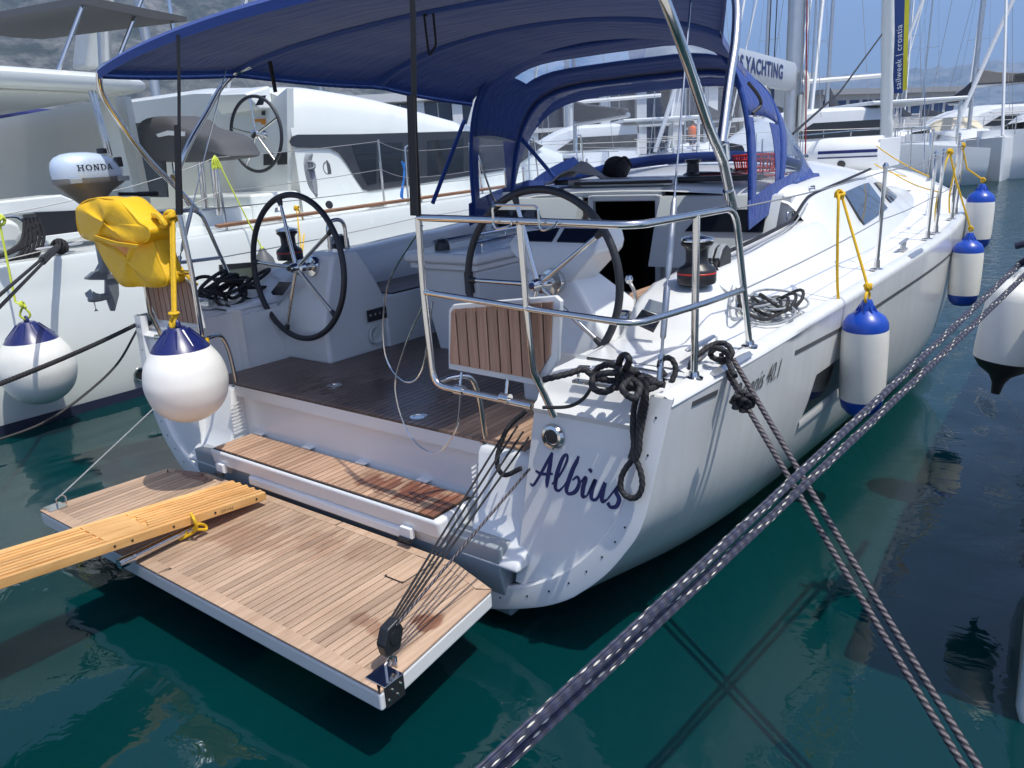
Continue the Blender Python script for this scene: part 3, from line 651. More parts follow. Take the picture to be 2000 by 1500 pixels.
# fold-down stern platform
PLAT = [(-1.335, -.885), (1.335, -.885), (1.262, -.185), (.985, -.10), (-.985, -.10), (-1.262, -.185)]
PIN = [(-1.265, -.825), (1.265, -.825), (1.20, -.215), (.965, -.145), (-.965, -.145), (-1.20, -.215)]
plat = MB().prism([(x, y, .245) for x, y in PLAT], (0, 0, .075)).build('stern_platform', GEL, yacht, bev=.012)
MB().prism([(x*.997, y*.998, .3202) for x, y in PLAT], (0, 0, .002)).build('caulking', CAULK, plat)
g = .0035
for a, b in ((0, 1), (1, 2), (2, 3), (3, 4), (4, 5), (5, 0)):
    def inset(P, Q, k): return (P[0]+(Q[0]-P[0])*k, P[1]+(Q[1]-P[1])*k)
    pa, pb, qa, qb = PLAT[a], PLAT[b], PIN[a], PIN[b]
    cuts = [0, .30, .46, 1] if (a, b) == (0, 1) else ([0, .38, .7, 1] if (a, b) == (3, 4) else [0, 1])
    for k in range(len(cuts)-1):
        t0, t1 = cuts[k], cuts[k+1]; d = V((pb[0]-pa[0], pb[1]-pa[1], 0)); dd = d.normalized()*g*.5
        c4 = [inset(pa, pb, t0), inset(pa, pb, t1), inset(qa, qb, t1), inset(qa, qb, t0)]
        c4 = [inset(c4[i], ((c4[0][0]+c4[2][0])/2, (c4[0][1]+c4[2][1])/2), .012 if i in (0, 1) else .03) for i in range(4)]
        MB().prism([(x, y, .3222) for x, y in c4], (0, 0, .0095)).build('margin_plank', TEAKP, plat, ang=20)
HX0, HX1 = .80, .905
pk = planks(PIN, 0, .0425, .0055, flat(.3222), .0085, TEAKP, plat, start=-1.275)
# hatch board let into the platform
MB().prism([(.81, -.345, .3308), (.895, -.345, .3308), (.905, -.335, .3308), (.905, -.152, .3308), (.80, -.152, .3308), (.80, -.335, .3308)], (0, 0, .0032)).build('hatch_board', TEAKP, plat)
MB().prism([(.795, -.352, .3306), (.91, -.352, .3306), (.91, -.145, .3306), (.795, -.145, .3306)], (0, 0, .001)).build('hatch_joint', CAULK, plat)
# tackle brackets at the aft corners
for s in (1, -1):
    br = MB().box(*sorted((s*1.333, s*1.339)), -.865, -.775, .25, .335).build('bracket_plate', BLACK if s > 0 else STEEL, plat, bev=.004)
    MB().box(*sorted((s*1.24, s*1.34)), -.865, -.775, .332, .338).build('bracket_foot', STEEL, br, bev=.002)
    MB().tube([(s*1.29, -.81, .337), (s*1.29, -.81, .375), (s*1.29, -.78, .39), (s*1.29, -.76, .375), (s*1.29, -.76, .337)], .005, 6).build('bracket_eye', STEEL, br)
    for k in range(4): MB().lathe([(0, 0), (.006, 0), (.006, .003), (0, .003)], (s*1.339, -.85+.02*k, .275+.03*(k % 2)), (s, 0, 0), 8).build('bolt', STEEL, br)

# ------------------------------------------------------------------ cockpit
SOLE = [(-1.20, .165), (1.20, .165), (1.17, .76), (.79, .80), (.74, 3.18), (-.74, 3.18), (-.79, .80), (-1.17, .76)]
sole = MB().prism([(x, y, .74) for x, y in SOLE], (0, 0, .066)).build('cockpit_sole', GEL, yacht)
MB().prism([(x, y, .8062) for x, y in SOLE], (0, 0, .002)).build('caulking', CAULK, sole)
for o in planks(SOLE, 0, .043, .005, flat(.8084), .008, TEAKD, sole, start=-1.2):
    if sum(v.co.x for v in o.data.vertices)/len(o.data.vertices) > .70: o.data.materials[0] = TEAKR  # starboard planks get the dry tone with sunlight in its colour
for x, y in ((-.35, .42), (.48, .26)):
    pl = MB().lathe([(0, 0), (.045, 0), (.045, .003), (.030, .004), (.028, .001), (0, .001)], (x, y, .8166), (0, 0, 1), 24).build('lift_ring', STEEL, sole)
def coam(y):
    zc = [(.42,1.185),(.78,1.20),(1.0,1.36),(1.15,1.405),(1.6,1.435),(2.4,1.465),(3.15,1.49)]
    for i in range(len(zc)-1):
        if zc[i][0] <= y <= zc[i+1][0]:
            t = (y-zc[i][0])/(zc[i+1][0]-zc[i][0]); t = t*t*(3-2*t); return lerp(zc[i][1], zc[i+1][1], t)
    return zc[-1][1] if y > 3 else zc[0][1]
for s in (1, -1):
    rr = []
    for i in range(41):
        y = lerp(.44, 3.2, i/40); zc = coam(y); zd = sheer(y)[1]+.004; xb = 1.84-.10*min(1, max(0, y-.5)/1.6); up = max(0, zc-zd)/.22; xo = xb-.20*min(1, up)
        rr.append([V((s*x, y, z)) for x, z in ((xb+.06, zd-.01), (xb, zd+.004), (lerp(xb, xo, .35), lerp(zd, zc, .25)), (lerp(xb, xo, .75), lerp(zd, zc, .72)), (xo, zc-.02), (xo-.05, zc), (1.36, zc), (1.325, zc-.012), (1.31, zc-.05), (1.24, 1.15), (1.205, .80))])
    cm = MB().loft(rr, False).build('coaming', GEL, yacht, ang=50)
    # aft end of the coaming well
    MB().loft([[V((s*x, .44, z)) for z in (.78, .95, 1.1, 1.19)] for x in (1.2, 1.25, 1.3, 1.36)], False).build('coaming_end', GEL, cm)
    # side deck with toe rail step
    rr = []
    for i in range(61):
        y = lerp(.40, 11.9, i/60); b, zd = sheer(y); xi = max(0, min(1.86, b-.1)) if y < .8 else max(0, min(b-.12, 1.9-.1*(y-.8)))
        xi = 0 if y > 8.2 else min(xi, 1.5)
        rr.append([V((s*q, y+rake(y, zd)*0, z)) for q, z in ((b-.068, zd+.006), (b-.085, zd-.006), (b-.10, zd-.008), (lerp(b-.10, xi, .5), zd+.004), (xi, zd+.006))])
    MB().loft(rr, False).build('side_deck', NONSKID, yacht, ang=30)
    # cockpit seat
    xa, xb = (.735, 1.25)
    seat = MB().box(*sorted((s*.75, s*1.26)), 1.25, 3.18, .80, 1.165).build('cockpit_seat', GEL, yacht, bev=.02, seg=3)
    MB().box(*sorted((s*.765, s*1.235)), 1.34, 3.16, 1.1652, 1.1672).build('caulking', CAULK, seat)
    planks([(min(s*.77, s*1.23), 1.345), (max(s*.77, s*1.23), 1.345), (max(s*.77, s*1.23), 3.155), (min(s*.77, s*1.23), 3.155)], 0, .0575, .006, flat(1.1672), .007, TEAKR if s > 0 else TEAKD, seat)  # port seat darkened for its shade by the darker teak
# locker front details on the port seat base
MB().box(-.7505, -.742, 1.62, 2.2, .86, 1.10).build('locker_panel', GEL, yacht, bev=.004)
sw = MB().box(-.752, -.742, 1.08, 1.25, 1.02, 1.10).build('switch_panel', BLACK, yacht, bev=.003)
for k in range(4): MB().lathe([(0,0),(.010,0),(.010,.004),(0,.004)], (-.742, 1.10+.042*k, 1.065), (1,0,0), 10).build('switch', STEEL, sw)
sp = MB().lathe([(0,0),(.060,0),(.066,.006),(.060,.012),(.045,.008),(.040,.004),(.018,.004),(.016,.010),(0,.010)], (-.7495, 1.02+.12, .925), (1,0,0), 30).build('speaker', WHITEGREY, yacht)

# steering pedestals
def pedestal(s):
    base = [[V((s*x, y, z)) for x, y in ((.765, .74), (1.30, .74), (1.30, 1.28), (.765, 1.28))] for z in (.80, 1.05)]
    top = [[V((s*x, y, z)) for x, y in P] for z, P in ((1.16, ((.76, .755), (1.28, .775), (1.28, 1.27), (.76, 1.27))), (1.30, ((.755, .79), (1.16, .81), (1.18, 1.2), (.755, 1.2))), (1.44, ((.75, .83), (1.04, .85), (1.04, 1.10), (.75, 1.10))), (1.51, ((.755, .87), (1.0, .88), (1.0, 1.05), (.755, 1.05))))]
    p = MB().loft(base+top, True, True).build('steering_pedestal', GEL, yacht, bev=.03, seg=3, ang=60)
    return p
pp = pedestal(-1); ps = pedestal(1)
dp = MB().prism([PY(530, 571, .748), PY(546, 550, .748), PY(570, 551, .748), PY(567, 556, .748), PY(553, 577, .748), PY(534, 576, .748)], (0, -.004, 0)).build('display', DISPLAY, pp)
gr = MB().tube(fillet([(-.86, .93, 1.49), (-.86, .93, 1.70), (-.86, 1.07, 1.70), (-.86, 1.07, 1.49)], .07, 8), .0125, 10).build('grab_rail', STEEL, pp)
# starboard instrument console with two covered displays
con = MB().loft([[V(p) for p in R] for R in ([(.83,.84,1.42),(1.03,.84,1.42),(1.05,1.04,1.42),(.81,1.04,1.42)], [(.66,.84,1.57),(1.17,.84,1.57),(1.19,1.08,1.57),(.64,1.08,1.57)], [(.65,.85,1.605),(1.18,.85,1.605),(1.19,1.1,1.61),(.64,1.1,1.61)], [(.67,.93,1.68),(1.17,.95,1.68),(1.17,1.1,1.685),(.66,1.1,1.685)])], True, True).build('console', GEL, ps, bev=.015)
for x0, x1 in ((.70, .91), (.94, 1.14)):
    MB().prism([(x0, .862, 1.616), (x1, .862, 1.616), (x1, .938, 1.672), (x0, .938, 1.672)], (0, -.004, .005)).build('display', DISPLAY, con)

# steering wheels
def wheel(s):
    c = V((s*.931, .704, 1.432)); R = .447; ax = V((0, -1, .06)).normalized(); u = V((1, 0, 0)); w = ax.cross(u).normalized()
    mb = MB().tube([c+u*cos(2*pi*k/72)*R+w*sin(2*pi*k/72)*R for k in range(72)], .0185, 12, True); wl = mb.build('steering_wheel', LEATHER, yacht)
    for k in range(5):
        a = radians({1: 180, -1: 105}[s]+72*k); d = u*cos(a)+w*sin(a)
        MB().tube([c+d*.03, c+d*(R-.035)], [.0125, .0105], 10).build('spoke', STEEL, wl)
        MB().tube([c+d*(R-.05), c+d*(R-.01)], [.0145, .019], 10).build('spoke_boot', LEATHER, wl)
    MB().lathe([(0,.06),(.022,.055),(.030,.035),(.032,.0),(.045,-.01),(.05,-.04),(.026,-.045),(.026,-.10),(.062,-.104),(.068,-.12),(.068,-.135),(0,-.14)], c, ax, 28).build('hub', STEEL, wl)
    MB().lathe([(0,.068),(.014,.066),(.017,.052),(0,.05)], c, ax, 20).build('hub_cap', NAVYV if s > 0 else BLACK, wl)
wheel(1); wheel(-1)

# cockpit table
tb = MB().loft([[V(p) for p in R] for R in ([(-.40,1.38,.80),(-.02,1.38,.80),(-.02,2.45,.80),(-.40,2.45,.80)], [(-.50,1.33,1.36),(.02,1.33,1.36),(.02,2.45,1.36),(-.50,2.45,1.36)])], True, True).build('cockpit_table', GEL, yacht, bev=.02, seg=3)
MB().box(-.56, .07, 1.27, 2.5, 1.40, 1.47).build('table_top', GEL, tb, bev=.025, seg=3)
MB().box(-.53, .04, 1.30, 2.48, 1.36, 1.4005).build('table_collar', GEL, tb, bev=.01)
for x in (-.42, -.07):
    MB().tube([(x, 1.42, 1.515), (x, 2.35, 1.515)], .012, 8).build('table_rail', STEEL, tb)
    for y in (1.5, 2.2): MB().tube([(x, y, 1.465), (x, y, 1.515)], .006, 6).build('rail_post', STEEL, tb)
cm_ = MB().lathe([(0,.075),(.03,.07),(.045,.05),(.05,.02),(.05,0),(0,0)], (-.34, 1.42, 1.47), (0,0,1), 20).build('compass', BLACK, tb)
lk = MB().lathe([(0,.0),(.030,0),(.032,.006),(.024,.010),(.022,.004),(0,.006)], PY(904, 536, 1.345), (0,-1,0), 22).build('table_latch', STEEL, tb)
MB().box(-.05, -.02, 1.28, 1.345, 1.22, 1.36).build('table_hook', BLACK, tb, bev=.006)

# bulkhead and companionway
bh = MB(); bh.box(-1.33, -.56, 3.19, 3.27, .80, 1.72); bh.box(.34, 1.33, 3.19, 3.27, .80, 1.66); bh.box(-.56, .34, 3.19, 3.27, 1.66, 1.74); bh.box(-.56, .34, 3.17, 3.27, .80, .90)
bh = bh.build('bulkhead', GEL, yacht, bev=.012)
MB().box(-.555, -.30, 3.175, 3.189, .92, 1.64).build('washboard', MAROON, bh, bev=.006)
fr = MB(); fr.bar((-.27, 3.17, .88), (-.27, 3.17, 1.68), .05, .05, (0,1,0)); fr.bar((.33, 3.17, .88), (.33, 3.17, 1.68), .05, .05, (0,1,0)); fr.bar((-.27, 3.17, 1.66), (.33, 3.17, 1.66), .05, .05)
fr.build('companionway_frame', GEL, bh, bev=.01)
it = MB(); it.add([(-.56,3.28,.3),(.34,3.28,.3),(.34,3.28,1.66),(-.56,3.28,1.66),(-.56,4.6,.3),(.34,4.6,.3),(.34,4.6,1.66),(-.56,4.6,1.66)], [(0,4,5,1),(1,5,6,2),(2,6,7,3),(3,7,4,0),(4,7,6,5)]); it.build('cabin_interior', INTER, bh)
MB().box(-.2, .12, 4.55, 4.59, 1.38, 1.50).build('cabin_shelf', GREYCLOTH, bh)
# slanted backrest either side of the companionway
for s in (1, -1):
    rr = [[V((s*x, y, z)) for x in (.36, .6, .95, 1.28)] for y, z in ((2.93, 1.17), (3.02, 1.42), (3.09, 1.58), (3.14, 1.665), (3.2, 1.675))]
    bk = MB().loft(rr, False).build('backrest', GREYCLOTH if False else WHITEGREY, bh, ang=50)
    MB().loft([[V((s*.36, y, z)) for y, z in ((2.93, 1.17), (3.02, 1.42), (3.09, 1.58), (3.14, 1.665))], [V((s*.36, 3.2, z)) for z in (1.17, 1.42, 1.58, 1.665)]], False).build('backrest_end', WHITEGREY, bk)
    MB().prism([(s*.62, 3.012, 1.425), (s*1.2, 3.012, 1.425), (s*1.2, 3.078, 1.575), (s*.74, 3.078, 1.575)], (0, -.006, .003)).build('bulkhead_window', GLASSD, bk)

# coachroof
rr = []
for y, xb, xs, zs, zc in ((3.17,1.74,1.33,1.60,1.71),(3.3,1.735,1.34,1.66,1.75),(3.6,1.73,1.35,1.69,1.79),(4.4,1.68,1.31,1.715,1.84),(5.2,1.62,1.24,1.715,1.86),(6.0,1.54,1.15,1.67,1.83),(6.8,1.42,1.02,1.60,1.75),(7.5,1.27,.88,1.52,1.65),(8.1,1.08,.72,1.44,1.52),(8.6,.85,.5,1.385,1.41)):
    zd = sheer(y)[1]+.004; h = []
    for x, z in ((xb+.08, zd-.01), (xb, zd+.006), (lerp(xb, xs, .42), lerp(zd, zs, .33)), (lerp(xb, xs, .78), lerp(zd, zs, .72)), (lerp(xb, xs, .95), lerp(zd, zs, .92)), (xs-.02, zs+.005), (xs-.1, zs+.03), (xs*.6, lerp(zs, zc, .75)), (xs*.3, lerp(zs, zc, .95)), (0, zc)): h.append((x, z))
    rr.append([V((x, y, z)) for x, z in h]+[V((-x, y, z)) for x, z in h[-2::-1]])
rr2 = []
for i in range(len(rr)-1):
    for k in range(5):
        t = k/5; p0 = rr[max(i-1,0)]; p3 = rr[min(i+2,len(rr)-1)]
        rr2.append([.5*((2*rr[i][j])+(rr[i+1][j]-p0[j])*t+(2*p0[j]-5*rr[i][j]+4*rr[i+1][j]-p3[j])*t*t+(3*rr[i][j]-p0[j]-3*rr[i+1][j]+p3[j])*t**3) for j in range(19)])
rr2.append(rr[-1]); roof = MB().loft(rr2, False).build('coachroof', GEL, yacht, ang=60)
def roof_pt(y, k):
    best = min(rr2, key=lambda r: abs(r[0].y-y)); i = rr2.index(best); nx = rr2[min(i+1, len(rr2)-1)] if best[0].y <= y else rr2[max(i-1, 0)]
    dy = nx[0].y-best[0].y; t = (y-best[0].y)/dy if abs(dy) > 1e-6 else 0; b = best; f_ = int(k); q = k-f_
    A = b[f_].lerp(nx[f_], t); B = b[min(f_+1, 18)].lerp(nx[min(f_+1, 18)], t); return A.lerp(B, q)
for y0, y1, k0, k1 in ((4.15, 5.35, 1.75, 3.2), (5.75, 6.55, 1.85, 3.1)):
    rows = []
    for i in range(13):
        t = i/12; y = lerp(y0, y1, t)
        a, b = roof_pt(y, k0), roof_pt(y+.10, k1); nn = V((.85, 0, .5))
        rows.append([a.lerp(b, q)+nn*.012 for q in (0, .25, .5, .75, 1)])
    MB().solid(rows, .02).build('cabin_window', GLASSD, roof)
# genoa track and line along the coaming, up the coachroof edge
tr = [PX(1420, 492, 1.50), PX(1470, 470, 1.50), PX(1530, 440, 1.46), PX(1548, 428, 1.42), PX(1572, 392, 1.39), PX(1590, 378, 1.37), PX(1650, 352, 1.34), PX(1700, 330, 1.28)]
MB().tube(cat(tr, 6), .011, 6).build('genoa_line', BLACKROPE, roof)
MB().tube(cat([p+V((.02, 0, -.02)) for p in tr[:5]], 6), .006, 6).build('control_line', GREYROPE, roof)
for q in (3, 5): MB().tube(fillet([tr[q]+V((-.02, -.05, .0)), tr[q]+V((-.02, -.05, .05)), tr[q]+V((-.02, .07, .05)), tr[q]+V((-.02, .07, 0))], .02), .006, 6).build('fairlead', STEEL, roof)
for a, b in (((.55, 5.0), (.55, 5.5)), ((.75, 4.6), (.75, 5.0))):
    MB().tube(fillet([(a[0], a[1], 1.83), (a[0], a[1], 1.88), (b[0], b[1], 1.88), (b[0], b[1], 1.83)], .03), .009, 8).build('grab_rail', STEEL, roof)
for x, y in ((.35, 5.6), (-.4, 5.6)):
    MB().box(x-.28, x+.28, y-.25, y+.25, 1.83, 1.875).build('deck_hatch', GLASSD, roof, bev=.02)
# underwater: rudders and keel
for s in (1, -1):
    MB().loft([[V((s*(1.12+.1*t)+dx, y, -.02-1.35*t)) for dx, y in ((0, .30+.12*t), (.03, .5), (.035, .75-.1*t), (0, .95-.25*t), (-.035, .75-.1*t), (-.03, .5))] for t in (0, .3, .6, .85, 1)], True, True).build('rudder', ANTIFOUL, yacht)
MB().loft([[V((dx, y, z)) for dx, y in ((0, 4.7), (.10, 5.2), (.10, 5.9), (0, 6.5), (-.10, 5.9), (-.10, 5.2))] for z in (-.3, -2.0)], True, True).build('keel', ANTIFOUL, yacht)
# ------------------------------------------------------------------ yacht: rails, canopies, rig
def mir(pts, s): return [V((p[0]*s, p[1], p[2])) for p in [V(q) for q in pts]]
T = .0142   # rail tube radius
def pushpit(s):
    R0 = V((.885, -.035, 1.822)); R2 = PY(1243, 437, -.02); 
    top = fillet([R0, V((1.40, -.04, 1.812)), V((1.86, -.03, 1.80)), V((1.905, .70, 1.795)), V((1.915, .88, 1.20))], .09, 7)
    pp = MB().tube(mir(top, s), T, 10).build('pushpit', STEEL, yacht)
    gate = fillet([R0, V((.872, -.03, 1.52)), V((.885, -.03, 1.12)), V((1.40, -.03, 1.105))], .07, 7)
    MB().tube(mir(gate, s), T, 10).build('gate_post', STEEL, pp)
    MB().tube(mir([(1.39, -.035, 1.812), (1.398, -.03, 1.5), (1.415, -.03, 1.25), (1.45, .045, 1.05)], s), T, 10).build('rail_post', STEEL, pp)
    mid = fillet([(.872, -.03, 1.52), (1.40, -.032, 1.49), (1.855, -.03, 1.47), (1.905, .45, 1.46), (1.908, .80, 1.45)], .09, 7)
    MB().tube(mir(mid, s), T*.9, 10).build('mid_rail', STEEL, pp)
    MB().tube(mir([(1.89, .37, 1.795), (1.885, .38, 1.165)], s), T, 10).build('rail_post', STEEL, pp)
    for x, y, z in ((1.885, .38, 1.17), (1.915, .88, 1.185)):
        MB().lathe([(0,0),(.036,0),(.036,.008),(.022,.014),(.018,.03),(0,.03)], (s*x, y, z), (0,0,1), 18).build('rail_foot', STEEL, pp)
    # helm-seat support leg
    MB().tube(mir(cat([(.97, .185, .80), (.965, .17, 1.0), (.955, .13, 1.115), (.92, .05, 1.135), (.90, -.03, 1.13)], 6), s), .0125, 10).build('seat_leg', STEEL, pp)
    MB().lathe([(0,0),(.028,0),(.028,.006),(.016,.012),(0,.012)], (s*.97, .185, .802), (0,0,1), 16).build('leg_foot', STEEL, pp)
    # helm seat: white board with teak slats, hinged up on the lower tube
    Q = [(.955, 1.215), (.985, 1.435), (1.0, 1.45), (1.49, 1.515), (1.47, 1.31), (1.40, 1.205)]
    outer = [(.935, 1.185), (.962, 1.44), (.99, 1.468), (1.50, 1.538), (1.525, 1.52), (1.50, 1.29), (1.415, 1.175)]
    yb = .012
    seat = MB().prism(mir([(x, yb, z) for x, z in outer], s), (0, .022, 0)).build('helm_seat', GEL, yacht, bev=.006)
    MB().prism(mir([(x, yb-.0025, z) for x, z in Q], s), (0, .002, 0)).build('caulking', CAULK, seat)
    planks(Q, 0, .0545, .0075, lambda u, v, w: (s*u, yb-.0025-w, v), .006, TEAKH, seat, 'slat')
    for x in (1.03, 1.27):
        h = MB().lathe([(0,-.022),(.021,-.022),(.021,.022),(0,.022)], (s*x, -.03, 1.118), (1,0,-.03), 14).build('seat_clamp', STEEL, seat)
        MB().tube(mir([(x, -.03, 1.12), (x, -.01, 1.19)], s), .006, 6).build('seat_hinge', STEEL, seat)
    return pp
ppS = pushpit(1); ppP = pushpit(-1)
wp = [(800,375),(792,405),(690,428),(668,402),(660,275),(680,256),(960,262),(985,285),(996,420),(1020,438),(1098,412),(1120,376)]
MB().tube(fillet([PY(780+a/3.636, 330+b/3.636, -.07) for a, b in wp], .02, 4), .0045, 6).build('drink_holder', STEEL, ppS)

# lifelines and stanchions
STN = [2.92, 4.30, 4.62, 5.5, 5.85, 7.6, 9.4]
for s in (1, -1):
    tops, mids = [V((s*1.905, .72, 1.79))], [V((s*1.908, .80, 1.45))]
    for y in STN:
        b, zd = sheer(y); x = b-.085
        st = MB().tube([(s*x, y, zd-.01), (s*(x+.004), y, zd+.62)], .0125, 8).build('stanchion', STEEL, yacht)
        MB().lathe([(0,0),(.04,0),(.04,.006),(.02,.012),(.017,.06),(0,.06)], (s*x, y, zd), (0,0,1), 14).build('stanchion_foot', STEEL, st)
        MB().lathe([(0,0),(.016,0),(.018,.012),(.008,.03),(0,.032)], (s*(x+.004), y, zd+.62), (0,0,1), 10).build('stanchion_cap', STEEL, st)
        tops.append(V((s*(x+.004), y, zd+.60))); mids.append(V((s*(x+.003), y, zd+.31)))
    for nm, L_ in (('lifeline', tops), ('lifeline', mids)):
        pts = []
        for i in range(len(L_)-1): pts += sag(L_[i], L_[i+1], .012, 6)[:-1]
        MB().tube(pts+[L_[-1]], .0036, 5).build(nm, WIRE, yacht)
# bow pulpit
plp = MB()
for s in (1, -1):
    plp.tube(fillet([(s*.98, 10.2, 1.42), (s*.95, 10.25, 2.05), (s*.45, 11.65, 2.08), (s*.10, 12.15, 2.08)], .12, 5), .0135, 8); plp.tube([(s*.47, 11.6, 1.46), (s*.45, 11.6, 2.07)], .0125, 8); plp.tube([(s*.12, 12.1, 1.48), (s*.11, 12.1, 2.08)], .0125, 8)
plp.build('bow_pulpit', STEEL, yacht)

# deck cleats, toe-rail chafe strips
def cleat(c, d, parent, L=.13):
    c = V(c); d = V(d).normalized(); u = V((0,0,1))
    cl = MB(); cl.loft([[c+d*t*L+u*(.058+.006*abs(t))+d.cross(u)*w*k+u*h*k for w, h in ((-.016,0),(0,.012),(.016,0),(0,-.012))] for t, k in ((-1,.35),(-.85,.9),(-.4,1.1),(.4,1.1),(.85,.9),(1,.35))], True, True)
    o = cl.build('cleat', ALU, parent)
    for t in (-.3, .3): MB().tube([c+d*t*L, c+d*t*L+u*.055], .012, 8).build('cleat_leg', ALU, o)
    MB().bar(c-d*L*.55+u*.003, c+d*L*.55+u*.003, .045, .008).build('cleat_base', ALU, o)
    return o
CLS = V((1.80, .63, 1.185)); cleat(CLS, (0.04, 1, .02), yacht); cleat((-1.80, .63, 1.185), (-.04, 1, .02), yacht)
b4 = sheer(3.75); cleat((b4[0]-.13, 3.75, b4[1]), (0, 1, .02), yacht); cleat((-b4[0]+.13, 3.75, b4[1]), (0, 1, .02), yacht)
for s in (1, -1):
    for y in (.62, 3.62):
        mb = MB(); rr_ = []
        for k in range(9):
            yy = y-.17+.34*k/8; b, zd = sheer(yy); w = .012*(1 if 0 < k < 8 else .3)
            rr_.append([V((s*(b-.025-w), yy, zd+.006)), V((s*(b-.02), yy, zd+.012)), V((s*(b-.004+w*.3), yy, zd-.004)), V((s*(b-.03), yy, zd-.006))])
        mb.loft(rr_, True, True).build('chafe_strip', ALU, yacht)

# winches and rope clutches on the coamings
def winch(c, s=1):
    c = V(c)
    w = MB().lathe([(0,0),(.088,0),(.092,.01),(.092,.058),(.086,.072),(.060,.088),(.052,.105),(.052,.155),(.060,.172),(.074,.182),(.076,.192),(.05,.196),(0,.196)], c, (0,0,1), 32).build('winch', BLACK, yacht)
    MB().lathe([(.0915,.046),(.0932,.048),(.0932,.053),(.0915,.055)], c, (0,0,1), 32).build('winch_ring', REDP, w)
    MB().lathe([(0,.197),(.072,.197),(.078,.205),(.074,.214),(.045,.222),(.02,.226),(.018,.236),(0,.238)], c, (0,0,1), 28).build('winch_cap', STEEL, w)
    return w
WS = V((1.555, 1.13, 1.405)); winch(WS); winch((-1.555, 1.13, 1.405))
for s in (1, -1):
    c = V((s*1.495, 1.53, 1.43))
    for k in (-1, 1):
        o = c+V((k*.021, 0, 0))
        cl = MB().prism([o+V((-.019, y, z)) for y, z in ((-.07,0),(-.075,.035),(-.03,.085),(.03,.10),(.075,.075),(.08,0))], (.038, 0, 0)).build('rope_clutch', BLACK, yacht, bev=.006)
        MB().prism([o+V((-.014, y, z)) for y, z in ((-.072,.045),(-.03,.094),(.02,.110),(.03,.104),(-.02,.084),(-.06,.04))], (.028, 0, 0)).build('clutch_lever', MIDGREY, cl, bev=.004)
# engine throttle lever and its panel, starboard coaming end
tq = MB().lathe([(0,-.04),(.045,-.04),(.05,-.02),(.05,.02),(.045,.04),(0,.04)], (1.215, 1.02, 1.22), (1,0,0), 22).build('engine_control', STEEL, yacht)
MB().tube(cat([(1.27, 1.02, 1.22), (1.275, 1.04, 1.30), (1.275, 1.03, 1.36), (1.27, .99, 1.42)], 5), .009, 8).build('throttle_lever', STEEL, tq)
MB().lathe([(0,-.022),(.014,-.018),(.021,0),(.014,.018),(0,.022)], (1.27, .985, 1.43), (0,0,1), 14).build('throttle_knob', STEEL, tq)
# socket panel with smoked lid on the coaming end
ep = MB().hexa([PY(1238,632,.72),PY(1276,650,.72),PY(1292,622,.76),PY(1255,608,.76)]+[p+V((0,-.004,.010)) for p in (PY(1238,632,.72),PY(1276,650,.72),PY(1292,622,.76),PY(1255,608,.76))]).build('socket_panel', BLACK, yacht)
lid = [PY(1258,606,.73),PY(1297,617,.73),PY(1302,594,.745),PY(1270,585,.745)]
MB().hexa(lid+[p+V((0,-.012,.006)) for p in lid]).build('socket_lid', MIDGREY, ep, bev=.003)

# bimini canopy: navy cloth over steel bows
def bim(u, y):
    """u in -1..1 across"""
    ys = [(.13,1.735,2.65,2.775),(1.03,1.70,2.685,2.80),(1.95,1.30,2.60,2.81),(2.78,1.12,2.475,2.77)]
    for i in range(3):
        if y <= ys[i+1][0] or i == 2:
            t = (y-ys[i][0])/(ys[i+1][0]-ys[i][0]); e, z0, z1 = [lerp(ys[i][k], ys[i+1][k], t) for k in (1,2,3)]
            sagz = -.030*4*t*(1-t)
            break
    a = u*radians(62); sh = sin(a)/sin(radians(62)); h = (cos(a)-cos(radians(62)))/(1-cos(radians(62)))
    rip = .0035*sin(26*u+3*y)*sin(pi*t)
    return V((e*sh, y, z0+(z1-z0)*h+sagz*(1-u*u*.6)+rip))
rows = [[bim(-1+2*j/40,   .13+2.65*i/42) for i in range(43)] for j in range(41)]
bm = MB().solid(rows, -.004).build('bimini', NAVYC, yacht, ang=60)
